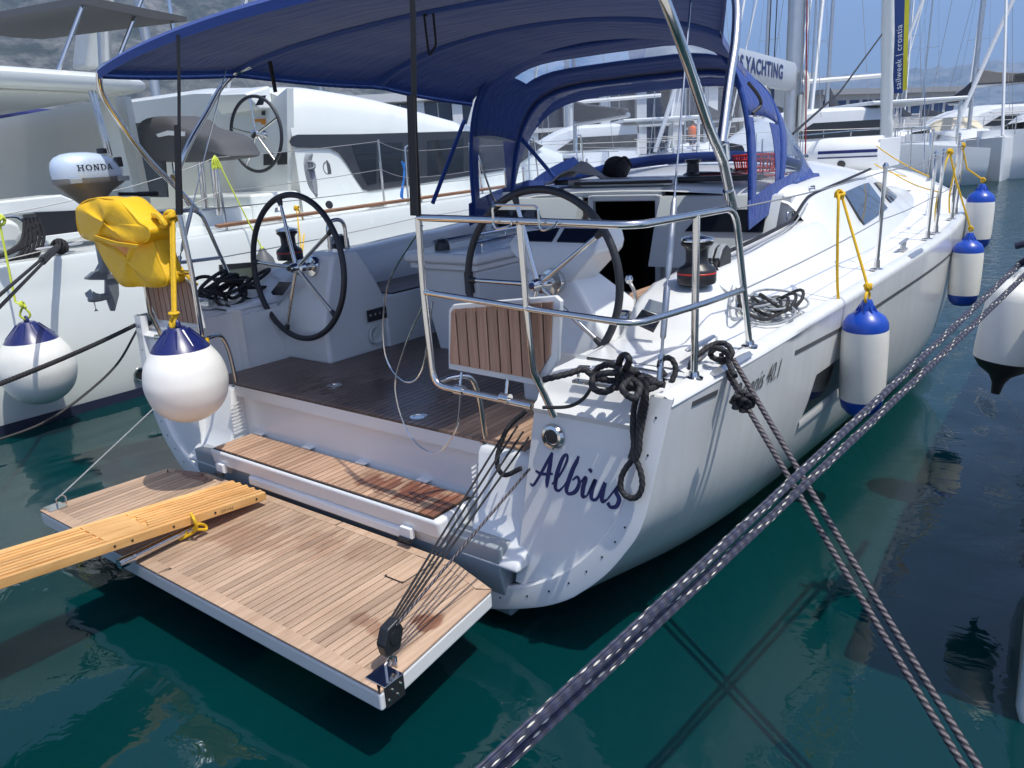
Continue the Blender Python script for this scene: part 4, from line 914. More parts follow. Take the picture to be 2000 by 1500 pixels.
# hanging edge band
edge = [bim(-1+2*j/60, .13) for j in range(61)]
MB().solid([[p+V((0, -.008, .012)) for p in edge], [p+V((0, -.035, -.012)) for p in edge], [p+V((0, -.03, -.055)) for p in edge]], .004).build('edge_band', NAVYC, bm)
for s in (-1, 1):
    e2 = [bim(s, .13+2.65*i/30) for i in range(31)]
    MB().solid([[p+V((s*.004, 0, .01)) for p in e2], [p+V((s*.02, 0, -.012)) for p in e2], [p+V((s*.016, 0, -.05)) for p in e2]], .004).build('edge_band', NAVYC, bm)
for yb in (1.03, 1.95):
    MB().solid([[bim(-1+2*j/40, yb+d)-V((0,0,h)) for j in range(41)] for d, h in ((-.04,.003),(-.02,.022),(0,.03),(.02,.022),(.04,.003))], .003).build('bow_sleeve', NAVYC, bm)
for s in (1, -1):
    ap = V((1.915, .54, 1.98))
    MB().tube(mir([ap, (1.905, .68, 1.79)], s), .0185, 12).build('bimini_leg', STEEL, bm)
    MB().tube(mir(cat([ap, (1.905, .42, 2.11), (1.885, .27, 2.33), (1.855, .17, 2.50), (1.815, .14, 2.60), (1.745, .13, 2.655), (1.60, .13, 2.672)], 6), s), .0185, 12).build('bimini_bow', STEEL, bm)
    MB().tube(mir(cat([ap+V((-.02, .03, .06)), (1.865, .70, 2.25), (1.835, .83, 2.42), (1.79, .94, 2.58), (1.715, 1.02, 2.665), (1.55, 1.03, 2.695)], 6), s), .0185, 12).build('bimini_bow', STEEL, bm)
    MB().lathe([(0,-.03),(.026,-.03),(.026,.03),(0,.03)], V((s*(ap.x-.01), ap.y+.02, ap.z+.03)), (0, -.3, 1), 14).build('bow_joint', STEEL, bm)
    MB().lathe([(0,-.02),(.024,-.02),(.024,.02),(0,.02)], V((s*1.908, .63, 1.85)), (0, -.6, 1), 14).build('bow_joint', STEEL, bm)
    # webbing straps down to the pushpit
    tp_ = V((s*.83, .10, 2.74)); bt = V((s*.878, -.03, 1.83))
    MB().solid([[tp_.lerp(bt, k/8)+V((-.012*s+.004*sin(k), 0, 0)) for k in range(9)], [tp_.lerp(bt, k/8)+V((.016*s+.004*sin(k), 0, 0)) for k in range(9)]], .003).build('strap', STRAPM, bm)
    MB().solid([[tp_.lerp(bt, .5+k/16)+V((-.024*s, -.012, 0)) for k in range(9)], [tp_.lerp(bt, .5+k/16)+V((.022*s, -.018, 0)) for k in range(9)]], .006).build('strap', STRAPM, bm)
MB().tube(fillet([PY(833,30,1.0), PY(828,28,1.0), PY(838,110,1.0), PY(852,88,1.0), PY(846,26,1.0)], .02, 4), .006, 6).build('strap_loop', STRAPM, bm)
MB().tube([PX(527,120,-1.40), PX(538,180,-1.40)], .014, 6).build('strap_tail', STRAPM, bm)

# sprayhood
def arch(y, W, zt, zb, yb, n=33, tilt=0):
    out = []
    for k in range(n):
        t = k/(n-1); a = pi*(1-t); c_, s_ = cos(a), sin(a); ex = .42
        x = W*math.copysign(abs(c_)**ex, c_); h = abs(s_)**(.62)
        out.append(V((x, lerp(yb, y, min(1, h*1.3)), zb+(zt-zb)*h)))
    return out
A0 = arch(2.75, 1.19, 2.755, 1.50, 2.78); A1 = arch(3.42, 1.19, 2.565, 1.60, 3.30)
A2 = []
for k in range(33):
    t = k/32; a = pi*(1-t); x = 1.24*math.copysign(abs(cos(a))**.55, cos(a)); q = sin(a)**.7
    y = 3.55+1.15*q; z = max(roof_pt(min(y, 7.5), 9-abs(x)/1.3*3.6).z, 1.66)+.012
    A2.append(V((x, y, z)))
A0[0].z = A0[-1].z = 1.50; A1[0].z = A1[-1].z = 1.62
def between(P, Q, t): return [p.lerp(q, t)+V((0,0,.03*sin(pi*t))) for p, q in zip(P, Q)]
hood = MB()
ts = [0, .12, .25, .38, .50, .62, .75, .88, 1]
full = [between(A0, A1, t) for t in ts]; nk = 33
hood.v = [tuple(p) for r in full for p in r]
for i in range(len(ts)-1):
    for k in range(4, 28):
        if 3 <= i < 5 and 11 <= k < 22: continue
        hood.f.append((i*nk+k, i*nk+k+1, (i+1)*nk+k+1, (i+1)*nk+k))
hd = hood.build('sprayhood', NAVYC, yacht, ang=80)
md = hd.modifiers.new('thick', 'SOLIDIFY'); md.thickness = .004
MB().loft([[full[q][k] for k in range(11, 23)] for q in (3, 4, 5)], False).build('roof_light', VINYL, hd)
for rng in (range(0, 5), range(28, 33)):
    rg = list(rng); MB().loft([[full[0][k] for k in rg], [full[-1][k] for k in rg]], False).build('side_panel', VINYL, hd)
    out_ = 1 if rg[0] == 28 else -1
    # cloth borders of the side panel
    for P, w in ((A0, .10), (A1, -.16)):
        other = A1 if P is A0 else A0
        MB().solid([[P[k]+V((.004*out_, 0, 0)) for k in rg], [P[k].lerp(other[k], abs(w)/.6*(1 if P is A0 else 1.2*(.35+.65*abs(k-(0 if out_ < 0 else 32))/4)))+V((.004*out_, 0, 0)) for k in rg]], .004).build('side_border', NAVYC, hd)
ws = between(A1, A2, .0)
MB().loft([between(A1, A2, t)  if t else A1 for t in (0, .25, .5, .75, 1)], False).build('windscreen', VINYL, hd)
band = lambda P, Q, t0, t1, k0, k1, name: MB().solid([[P[k].lerp(Q[k], t)+V((0,0,.006))+V((P[k].x, 0, 0)).normalized()*.004 for k in range(k0, k1)] for t in (t0, (t0+t1)/2, t1)], .004).build(name, NAVYC, hd)
band(A1, A2, 0, .16, 0, 33, 'hood_border'); band(A2, A1, 0, .13, 0, 33, 'hood_base')
band(A2, A1, .12, .34, 24, 33, 'hood_base'); band(A2, A1, .12, .34, 0, 9, 'hood_base')
# base flap from the aft corner along the coaming
for s in (1, -1):
    k = 32 if s > 0 else 0
    MB().solid([[V((s*1.205, 2.72, 1.475)), V((s*1.21, 3.1, 1.55)), V((s*1.225, 3.6, 1.66)), V((s*1.24, 4.15, 1.70))], [V((s*1.195, 2.72, 1.66)), V((s*1.2, 3.1, 1.74)), V((s*1.21, 3.6, 1.80)), V((s*1.22, 4.15, 1.76))]], .004*s).build('hood_skirt', NAVYC, hd)
MB().tube(A0, .017, 8).build('hood_bow', NAVYC, hd); MB().tube([p+V((0,0,-.02)) for p in A1], .020, 8).build('hood_bow', NAVYC, hd)
MB().tube(mir([A1[27]+V((0,0,-.03)), (.95, 3.75, 1.74)], -1), .019, 8).build('hood_strut', NAVYC, hd)
MB().tube([PX(907,235,-1.22), PX(845,397,-1.25)], .017, 8).build('hood_strut', NAVYC, hd)
MB().tube([PX(925,280,-1.2), PX(962,385,-1.16), PX(974,402,-1.14)], .009, 8).build('hood_tube', STEEL, hd)
MB().tube(cat([PX(1462,162,1.225), PX(1480,185,1.245), PX(1486,205,1.245), PX(1470,222,1.225)], 5), .011, 8).build('hood_handle', LEATHER, hd)

# mast, boom, stays
mast = MB().loft([[V((.085*cos(2*pi*k/16), 7.2+.13*sin(2*pi*k/16)-.012*(z-2), z)) for k in range(16)] for z in (1.72, 6, 12, 18)], True, True).build('mast', ALU, yacht)
def bmz(y): return 2.69+(7.1-y)*.030
bp = lambda y, x, dz: V((x, y, bmz(y)+dz))
boom = MB().loft([[bp(y, .075*a, b) for a, b in ((-.6,-.14),(.6,-.14),(1,-.07),(1,.10),(.7,.15),(-.7,.15),(-1,.10),(-1,-.07))] for y in (7.06, 6, 4.8, 3.45)], True, True).build('boom', pm('boom_paint', (.50, .53, .56), .35, .3), yacht)
lettering('STARS.YACHTING', .20, bp(4.86, .0768, -.055), (0, 1, -.03), (0, .03, 1), .003, NAVYPAINT, boom, spacing=1.12, sx=.98, bold=.006)
MB().tube([(0, 6.98, 2.05), (0, 6.2, 2.66)], .022, 8).build('kicker', ALU, boom)
for k, (dx, m_) in enumerate(((.10, GREYROPE), (.13, WHITEROPE), (-.10, GREYROPE), (.16, GREYROPE))):
    MB().tube([(dx, 7.25, 1.75), (dx*.9, 7.2, 3.2), (dx*.5, 7.1, 12)], .006, 5).build('halyard', m_, mast)
MB().tube(cat([(.13, 7.16, 2.75), (.17, 7.15, 2.6), (.15, 7.15, 2.2), (.12, 7.15, 2.15), (.11, 7.15, 2.5)], 5), .03, 8).build('halyard_coil', WHITEROPE, mast)
MB().tube([PX(1573, 330, .5), PX(1576, 0, .5)], .007, 5).build('red_halyard', REDROPE, mast)
for dx in (0, .09):
    MB().tube([bp(6.35+dx*2, 0, .15), (0, 6.6+dx*2, 14)], .006, 5).build('lazy_jack', BLACKROPE, mast)
for s in (1, -1):
    ch = V((s*1.79, .275, 1.18)); mh = V((0, 6.95, 17.5)); d = (mh-ch).normalized()
    bs = MB().tube([ch+d*.36, mh], .0042, 6).build('backstay', STEEL, yacht)
    MB().tube([ch, ch+d*.10], .013, 8).build('stay_toggle', STEEL, bs)
    MB().tube([ch+d*.09, ch+d*.16, ch+d*.17, ch+d*.36, ch+d*.37], [.006, .006, .012, .0135, .007], 10).build('turnbuckle', ALU, bs)
    MB().tube([ch+d*.40, ch+d*.44, ch+d*.70, ch+d*.72], [.007, .0125, .0125, .006], 10).build('stay_adjuster', ALU, bs)
    MB().lathe([(0,0),(.03,0),(.03,.006),(0,.008)], ch, (0,0,1), 12).build('chain_plate', STEEL, bs)
    for z_, y_ in ((9, 7.05), (14, 7.0)):
        MB().bar((0, y_, z_), (s*.9, y_-.35, z_+.05), .07, .025).build('spreader', ALU, mast)
    MB().tube([(s*1.55, 6.6, 1.6), (s*.9, 6.7, 9.05), (s*.85, 6.65, 14), (0, 7.0, 17.6)], .0045, 5).build('shroud', STEEL, mast)
MB().tube(cat([(0, 12.12, 1.65), (0, 12.0, 2.0), (0, 11.0, 5.2), (0, 7.2, 17.35)], 10), [.02]*3+[.06]*3+[.085+.006*(k % 3) for k in range(24)]+[.07], 10).build('furled_jib', pm('jib_cover', (.66,.68,.67), .7, bump=(8,.4,.03)), mast)

# cabin-top winch, organiser lines, sprayhood-edge rail
MB().box(-.75, 1.05, 3.34, 3.42, 1.76, 1.80).build('hatch_rail', BLACK, roof, bev=.01)
hg = MB().box(-.42, .40, 3.22, 3.98, 1.745, 1.80).build('sliding_hatch', GEL, roof, bev=.02)
MB().tube([(-.45, 3.2, 1.775), (.42, 3.2, 1.775)], .012, 8).build('hatch_lip', BLACK, hg)
wc = V((.40, 3.62, 1.765)); w3 = MB().lathe([(0,0),(.075,0),(.078,.04),(.05,.06),(.046,.12),(.062,.14),(.066,.155),(0,.16)], wc, (0,0,1), 26).build('winch', BLACK, yacht)
for k in range(7):
    MB().tube(cat([wc+V((.06, -.02+.01*k, .03+.012*(k % 3))), wc+V((.25, -.10+.02*k, .035+.01*(k % 2))), wc+V((.5, -.05+.03*k, .02)), wc+V((.68, .05+.04*k, .01))], 6), .0075, 6).build('control_line', [REDROPE, BLACKROPE, GREYROPE][k % 3], roof)
for k in range(3): MB().prism([(.62+.06*k, 3.78, 1.755), (.62+.06*k, 3.62, 1.76), (.62+.06*k, 3.6, 1.80), (.62+.06*k, 3.78, 1.84)], (.045, 0, 0)).build('rope_clutch', BLACK, roof, bev=.006)

# stern tackle: multi-part purchase from the quarter to the platform corner
def tackle(s):
    blk = V((s*1.285, -.775, .455)); up = V((s*1.245, .10, .94))
    root = MB().prism([blk+V((-.022*s, y, z)) for y, z in ((-.035,-.05),(-.045,.0),(-.02,.055),(.035,.07),(.055,.02),(.03,-.05))], (.044*s, 0, 0)).build('platform_tackle', BLACK, yacht, bev=.008)
    MB().lathe([(0,-.026),(.026,-.026),(.026,.026),(0,.026)], blk+V((0,.01,.01)), (1,0,0), 18).build('sheave', BLACK, root)
    MB().tube(fillet([V((s*1.29,-.79,.36)), blk+V((.012,-.01,-.06)), blk+V((0,0,-.03)), blk+V((-.012,-.01,-.06)), V((s*1.29,-.78,.36))], .012, 4), .0045, 6).build('shackle', STEEL, root)
    for k in range(4):
        a = blk+V(((-.018+.012*k), .03, .055)); b = up+V(((-.05+.028*k), .0, .03-.02*k))
        MB().tube([a, b], .0048, 6).build('tackle_line', BLACKROPE, root)
    r_ = MB(); rope3(r_, [blk+V((.02, .02, .05)), V((s*1.335, .02, .81))], .0055, .03, .004, 9); r_.build('tackle_tail', TWIST, root)
    lp = MB(); rope3(lp, cat([up+V((-.02,.06,.06)), up+V((-.10,.02,-.03)), up+V((-.13,-.02,-.16)), up+V((-.08,-.04,-.21)), up+V((0,-.02,-.17))], 8), .011, .05, .006, 12); lp.build('tackle_loop', TWISTK, root)
tackle(1)
MB().tube([V((-1.30, -.80, .37)), V((-1.335, .03, .80))], .004, 6).build('platform_wire', GREYROPE, yacht)
MB().tube(cat([PY(825,440,-.03), PY(757,560,-.01), PY(752,690,.0), PY(790,745,.0), PY(825,720,.0), PY(845,590,-.0)], 8), .0035, 6).build('gate_wire', STEEL, yacht)
MB().tube(cat([PY(829,590,-.03), PY(790,680,-.03), PY(772,760,-.05), PY(800,850,-.05), PY(850,885,-.05), PY(890,840,-.04), PY(900,770,-.03)], 8), .0035, 6).build('gate_wire', STEEL, yacht)
# stern fairlead on the starboard quarter
fl = MB(); fl.tube(fillet([(1.47,.20,1.17),(1.47,.20,1.215),(1.53,.20,1.22),(1.53,.20,1.17)], .012), .007, 8); fl.tube(fillet([(1.66,.22,1.17),(1.66,.22,1.225),(1.74,.22,1.22),(1.74,.22,1.17)], .012), .007, 8); fl.build('fairlead', STEEL, yacht)
MB().bar((1.47, .165, 1.166), (1.75, .175, 1.166), .03, .012).build('fairlead_plate', STEEL, yacht)
# ------------------------------------------------------------------ fenders
def knot(mb, c, r, R, n=3, seed=1):
    rnd = random.Random(seed); c = V(c)
    for k in range(n):
        ax = V((rnd.uniform(-1,1), rnd.uniform(-1,1), rnd.uniform(-1,1))).normalized(); a = ax.orthogonal().normalized(); b = ax.cross(a)
        mb.tube([c+(a*cos(2*pi*q/14)+b*sin(2*pi*q/14))*R+ax*r*.4*sin(4*pi*q/14) for q in range(14)], r, 7, True)
def cyl_fender(name, label, bot, top, rad, capm, white=FENDERW, group=None, caph=.11, tail=False):
    bot, top = V(bot), V(top); ax = (top-bot).normalized(); L = (top-bot).length; f = thing(name, label, 'fender', group)
    e = rad
    MB().lathe([(rad*.97, caph), (rad, caph+.04), (rad*1.01, L*.5), (rad, L-caph-.04), (rad*.97, L-caph)], bot, ax, 36).build('body', white, f)
    MB().lathe([(rad*.972, L-caph), (rad*.95, L-caph*.72), (rad*.80, L-caph*.42), (rad*.52, L-caph*.2), (rad*.33, L-caph*.06), (rad*.26, L+.03), (rad*.2, L+.045), (0, L+.045)], bot, ax, 36).build('top_cap', capm, f)
    if tail:
        MB().lathe([(0, -.075), (rad*.14, -.07), (rad*.2, -.01), (rad*.35, .03), (rad*.75, caph*.6), (rad*.97, caph)], bot, ax, 36).build('bottom_cap', BLACK, f)
    else:
        MB().lathe([(0, .012), (rad*.3, .012), (rad*.62, caph*.18), (rad*.86, caph*.48), (rad*.972, caph)], bot, ax, 36).build('bottom_cap', capm, f)
    for k in range(8):
        a = 2*pi*k/8; o = ax.orthogonal().normalized(); q = ax.cross(o); d = o*cos(a)+q*sin(a)
        MB().tube([bot+ax*(L-caph*.15)+d*rad*.43, bot+ax*(L+.02)+d*rad*.27], [.006, .004], 5).build('rib', capm, f)
    return f, top+ax*.05
F1b, F1t = V((2.135, 2.02, .555)), V((2.135, 1.97, 1.165))
f1, e1 = cyl_fender('cylinder_fender', 'large white cylinder fender with blue ends, nearest one hanging on the starboard side', F1b, F1t, .118, BLUEV)
kn = PX(1640, 380, 1.935)
mb = MB(); mb.tube(sag(kn+V((.01, .02, -.02)), e1+V((0,0,.06)), .0, 6), .0075, 8); knot(mb, kn, .0085, .022, 3, 3); knot(mb, e1+V((0, 0, .065)), .0085, .017, 3, 5)
mb.tube(cat([e1+V((0,.0,.05)), e1+V((.0,.045,.01)), e1+V((0,.02,-.03)), e1+V((0,-.045,.01)), e1+V((0,0,.05))], 5), .0075, 7)
mb.tube(cat([kn+V((0, -.02, 0)), kn+V((.02, -.09, -.03)), kn+V((.035, -.11, -.25)), kn+V((.05, -.10, -.5)), kn+V((.075, -.02, -.75)), kn+V((.115, .035, -.85)), kn+V((.115, .04, -1.02))], 8), .0075, 8)
mb.build('lanyard', YELLOWROPE, f1)
for nm, y0, zt, zb, lab in (('cylinder_fender', 5.02, 1.17, .60, 'white cylinder fender with blue ends, second along the starboard side behind the nearest one'), ('cylinder_fender', 5.95, 1.50, .95, 'farthest white cylinder fender with blue ends on the starboard side, hung highest')):
    x = hullx(y0, .9)+.125; ff, ee = cyl_fender(nm, lab, (x, y0, zb), (x, y0, zt), .118, BLUEV)
    b, zd = sheer(y0); k2 = V((b-.08, y0-.12, zd+.60)); mb = MB(); mb.tube([k2, k2+V((.05, .05, -.2)), ee+V((0,0,.03))], .0075, 7); knot(mb, k2, .009, .022, 3, 9); mb.tube(cat([k2, k2+V((-.01,-.10,-.1)), k2+V((-.04,-.12,-.4)), k2+V((-.03,-.1,-.58))], 5), .0075, 7); knot(mb, ee+V((0,0,.03)), .009, .018, 2, 4)
    mb.build('lanyard', YELLOWROPE, ff)
def ball_fender(label, c, R, capm, rope, white=FENDERW):
    c = V(c); f = thing('ball_fender', label, 'fender')
    prof = [(0, -R), (R*.35, -R*.95), (R*.68, -R*.75), (R*.90, -R*.45), (R, -R*.05), (R*.985, R*.25), (R*.90, R*.55), (R*.70, R*.88)]
    pp_ = [(p.x, p.y) for p in cat([(a, b, 0) for a, b in prof], 5)]; pp_ = [(max(a, 0), b) for a, b in pp_]
    MB().lathe(pp_, c, (0,0,1), 48).build('body', white, f)
    MB().lathe([(R*.702, R*.875), (R*.60, R*1.02), (R*.40, R*1.22), (R*.26, R*1.36), (R*.20, R*1.42), (0, R*1.42)], c, (0,0,1), 48).build('cap', capm, f)
    ey = c+V((0,0,R*1.42)); MB().tube([ey+V((.028*cos(a), 0, .012+.028*sin(a))) for a in [2*pi*k/16 for k in range(16)]], .012, 8, True).build('eye', capm, f)
    for k in range(10):
        a = 2*pi*k/10; MB().tube([c+V((cos(a)*R*.62, sin(a)*R*.62, R*1.0)), c+V((cos(a)*R*.27, sin(a)*R*.27, R*1.36))], [.003, .007], 5).build('rib', capm, f)
    rope(f, ey+V((0,0,.03)))
    return f
def r1(f, e):
    mb = MB(); top = V((-.95, -.05, 1.80)); mb.tube([top, e+V((-.005, 0, .04))], .0105, 8); mb.tube([top+V((.02, 0, 0)), e+V((.012, 0, .05))], .0105, 8)
    mb.tube(cat([e+V((-.01,.01,.04)), e+V((-.012,-.02,.0)), e+V((0,-.02,-.03)), e+V((.012,-.01,0)), e+V((.01,.01,.04))], 5), .0105, 8)
    mb.tube([e+V((.026*cos(2*pi*k/12), .02*sin(2*pi*k/12), .045)) for k in range(12)], .009, 7, True); knot(mb, top+V((0,0,.02)), .011, .03, 4, 2)
    mb.build('lanyard', YELLOWROPE, f)
ball_fender('big white ball fender with navy cap hanging at the yacht stern on yellow rope', (-.815, -.205, .945), .218, NAVYV, r1)

# ------------------------------------------------------------------ yellow rescue-sling bag on the port rail
bag = thing('rescue_bag', 'yellow canvas rescue sling bag strapped to the port stern rail', 'bag')
def slab_bag(poly, yc, th, name, dome=.02):
    P = [PY(a, b, yc) for a, b in poly]; cen = sum(P, V((0,0,0)))/len(P); P2 = cat(P, 6, True); rings = []
    for t, sc in ((-1.18,.0),(-1.15,.35),(-1.06,.70),(-.92,.93),(-.78,.985),(-.5,1.0),(.5,1.0),(.8,.97),(1,.85),(1.05,.0)):
        rings.append([cen+(p-cen)*max(sc, .02)+V((0, t*th+.010*sin(14*p.x+9*p.z)*(1 if abs(t) > .8 else 0), .006*sin(23*p.x+t))) for p in P2])
    o = MB().loft(rings, True, True).build(name, YELLOWBAG, bag, ang=50)
    k = MB(); k.tube([cen+(p-cen)*.99+V((0, -.80*th, 0)) for p in P2], .0045, 6, True); k.build('seam', YELLOWBAG, bag)
    return o
slab_bag([(204,466),(234,470),(268,472),(298,452),(316,462),(330,505),(346,546),(334,557),(292,556),(258,555),(236,530),(216,497)], -.055, .07, 'bag_body')
slab_bag([(177,404),(198,388),(232,385),(260,392),(284,414),(300,432),(319,446),(314,468),(270,477),(226,471),(186,460),(175,432)], -.075, .095, 'bag_flap')
MB().solid([[PY(a, b, -.20) for a, b in ((184,460),(226,473),(270,479))], [PY(a, b, -.19) for a, b in ((190,468),(228,481),(268,485))]], .006).build('flap_hem', YELLOWBAG, bag)
MB().prism([PY(a, b, -.13) for a, b in ((198,474),(262,480),(258,494),(236,500),(212,494))], (0, .02, 0)).build('bag_lining', ORANGEP, bag)
for pts_, r_ in (([PY(300,420,-.06), PY(312,424,-.09), PY(322,440,-.09), PY(305,445,-.05)], .016), ([PY(318,432,-.05), PY(338,500,-.0), PY(358,530,.0), PY(384,556,.0)], .011), ([PY(403,660,-.02), PY(408,690,-.03), PY(416,698,-.03)], .013)):
    MB().tube(cat(pts_, 6), r_, 8).build('bag_strap', YELLOWROPE, bag)

# ------------------------------------------------------------------ outboard motor on the port rail
ob = thing('outboard_motor', 'small silver outboard motor hanging on the port stern rail above the yellow bag', 'outboard')
def ell(cy, z, a, b, n=32, cx=-2.0, p=2.3):
    out = []
    for k in range(n):
        t = 2*pi*k/n; c_, s_ = cos(t), sin(t)
        out.append(V((cx+b*math.copysign(abs(s_)**(2/p), s_), cy+a*math.copysign(abs(c_)**(2/p), c_), z)))
    return out
cowl = MB().loft([ell(.045, 2.045, .205, .125), ell(.045, 2.075, .21, .13), ell(.04, 2.11, .205, .128), ell(.03, 2.145, .185, .118), ell(.02, 2.172, .15, .098), ell(.012, 2.19, .10, .07), ell(.01, 2.197, .045, .03)], True, True).build('cowling', SILVER, ob, ang=60)
MB().loft([ell(.05, 2.045, .212, .131), ell(.05, 2.02, .214, .132), ell(.045, 2.005, .205, .125), ell(.03, 1.96, .14, .09), ell(.03, 1.905, .085, .06), ell(.035, 1.87, .05, .045)], True, True).build('casing', SILVERD, ob, ang=60)
for y in (-.09, .20): MB().box(-1.885, -1.862, y-.035, y+.035, 2.015, 2.045).build('cowl_clip', MIDGREY, ob, bev=.004)
MB().loft([ell(.05, 1.88, .042, .035), ell(.04, 1.7, .036, .03), ell(.035, 1.52, .036, .028), ell(.02, 1.46, .07, .035)], True, True).build('leg', SILVERL, ob, ang=60)
MB().prism([PX(a, b, -2.03) for a, b in ((163,543),(178,530),(215,528),(232,534),(232,540),(200,546),(166,546))], (.06, 0, 0)).build('cavitation_plate', SILVERL, ob, bev=.004)
MB().prism([PX(a, b, -2.012) for a, b in ((203,540),(228,537),(230,575),(222,607),(214,607),(208,590),(203,572))], (.024, 0, 0)).build('gearcase', SILVERL, ob, bev=.005)
hubc = PX(197, 581, -2.0); MB().lathe([(0,-.085),(.012,-.08),(.022,-.05),(.024,0),(.022,.04),(.01,.07),(0,.075)], hubc, (0,1,0.03), 16).build('torpedo', SILVERL, ob)
for k in range(3):
    a = 2*pi*k/3+.5; d = V((cos(a), 0, sin(a))); q = V((0,1,0)).cross(d); pc = hubc+V((0,-.045,0))
    MB().solid([[pc+d*r+q*w*m_+V((0, .012*m_*r/.06, 0)) for m_ in (-1, -.3, .4, 1)] for r, w in ((.018,.012),(.04,.024),(.06,.028),(.075,.018),(.08,.006))], .003).build('propeller_blade', SILVERL, ob)
tl = MB().tube([(-1.98, .20, 1.935), (-1.97, .33, 1.925)], .012, 8).build('tiller_arm', BLACK, ob); MB().tube([(-1.97, .32, 1.925), (-1.96, .45, 1.92)], .0165, 10).build('tiller_grip', RUBBER, ob)
MB().box(-1.96, -1.91, .20, .235, 2.10, 2.16).build('choke_knob', BLACK, ob, bev=.006); MB().lathe([(0,0),(.03,0),(.03,.03),(0,.035)], (-2.0, .16, 2.185), (0,0,1), 14).build('filler_cap', BLACK, ob)
MB().box(-2.03, -1.93, .09, .16, 1.72, 1.92).build('mount_bracket', MIDGREY, ob, bev=.01); MB().bar((-1.96, .14, 1.86), (-1.84, -.02, 1.80), .05, .09).build('mount_block', TEAKR, ob)
# slab-serif maker's lettering
def slab(letters, h, wl, gap, st, srf):
    out = []; x = 0
    S = lambda x0, y0, x1, y1: (x0, y0, x1, y1)
    for ch in letters:
        w = wl.get(ch, .9)*h; q = []
        if ch == 'H': q = [[(.14,0),(.30,0),(.30,1),(.14,1)], [(.70,0),(.86,0),(.86,1),(.70,1)], [(.28,.43),(.72,.43),(.72,.57),(.28,.57)]]+[[(a,b),(a+.40,b),(a+.40,b+.11),(a,b+.11)] for a in (.02,.58) for b in (0,.89)]
        elif ch == 'N': q = [[(.14,0),(.28,0),(.28,1),(.14,1)], [(.72,0),(.86,0),(.86,1),(.72,1)], [(.10,1),(.34,1),(.86,0),(.66,0)], [(.02,0),(.40,0),(.40,.11),(.02,.11)], [(.60,.89),(.98,.89),(.98,1),(.60,1)]]
        elif ch == 'A': q = [[(.06,0),(.22,0),(.54,1),(.40,1)], [(.62,0),(.86,0),(.60,1),(.40,1)], [(.24,.26),(.72,.26),(.72,.38),(.24,.38)], [(-.02,0),(.34,0),(.34,.11),(-.02,.11)], [(.56,0),(1,0),(1,.11),(.56,.11)]]
        elif ch in 'OD':
            n = 20; ring = []
            for k in range(n):
                a0, a1 = 2*pi*k/n, 2*pi*(k+1)/n
                def pt(a, m_):
                    X_, Y_ = cos(a), sin(a)
                    if ch == 'D' and X_ < 0: X_ = -.62; Y_ = math.copysign(1, Y_) if abs(Y_) > .98 else Y_*1.0
                    return (.5+.46*X_*(1 if m_ else .60), .5+.5*Y_*(1 if m_ else .76))
                q.append([pt(a0,1), pt(a1,1), pt(a1,0), pt(a0,0)])
            if ch == 'D': q += [[(.04,.89),(.5,.89),(.5,1),(.04,1)], [(.04,0),(.5,0),(.5,.11),(.04,.11)], [(.14,0),(.32,0),(.32,1),(.14,1)]]
        out += [[(x+a*w, b*h) for a, b in P] for P in q]; x += w+gap*h
    return out, x
polys, wd = slab('HONDA', .036, {'H': 1.15, 'O': 1.15, 'N': 1.12, 'D': 1.1, 'A': 1.1}, .10, 0, 0)
mb = MB()
for P in polys:
    vs = []
    for a, b in P:
        y = -.065+a; z = 2.088+b*.95
        # sit on the cowling side
        lv = [(2.075, .21, .13, .045), (2.11, .205, .128, .04), (2.145, .185, .118, .03)]
        i = 0 if z < 2.11 else 1; t = (z-lv[i][0])/(lv[i+1][0]-lv[i][0]); A, B, cy = [lerp(lv[i][k], lv[i+1][k], t) for k in (1,2,3)]
        u_ = min(.999, abs((y-cy)/A)); vs.append(V((-2.0+B*(1-u_**2.3)**(1/2.3)+.003, y, z)))
    mb.add(vs, [tuple(range(len(vs)))])
mb.build('lettering', BLACK, ob)

# ------------------------------------------------------------------ gangway plank from the quay
gw = thing('gangway', 'varnished wooden gangway plank resting on the stern platform from the left', 'gangway')
N0, N1 = V((-.262, -.185, .415)), V((-.225, -1.80, .585)); F0 = V((-.565, -.19, .415)); 
ax = (N1-N0).normalized(); sd = (V((F0.x-N0.x, 0, 0))); wd_ = -sd.x; Lg = 2.6
def gp(l, w, h): return N0+ax*l+V((-w, 0, 0))+V((0, 0, h))
def gbox(l0, l1, w0, w1, h0, h1): return [gp(l, w, h) for h in (h0, h1) for l, w in ((l0, w0), (l1, w0), (l1, w1), (l0, w1))]
MB().hexa(gbox(0, Lg, .0, wd_, -.040, -.010)).build('board', GANG, gw, bev=.003)
for w0, w1 in ((0, .022), (wd_-.022, wd_)): MB().hexa(gbox(-.001, Lg, w0-.001, w1+.001, -.048, -.004)).build('side_rail', GANG, gw, bev=.003)
nb_ = 8; bw = (wd_-.05)/nb_
secs = [(.0, .62), (.82, 1.45), (1.62, 2.6)]
for l0, l1 in secs:
    for k in range(nb_):
        w = .025+k*bw
        MB().hexa(gbox(l0+.012*(k % 2), l1-.012*(k % 3), w+.003, w+bw-.009, -.0105, .0)).build('batten', GANG, gw, bev=.002)
for l0, l1 in ((.62, .82), (1.45, 1.62)): MB().hexa(gbox(l0, l1, .024, wd_-.024, -.0105, -.001)).build('cross_board', GANG, gw, bev=.002)
for l in (.06, .30, .52, .72, .80, 1.5): MB().lathe([(0,0),(.006,0),(.006,.002),(0,.002)], gp(l, -.0015, -.026), (1,0,0), 8).build('bolt', BLACK, gw)
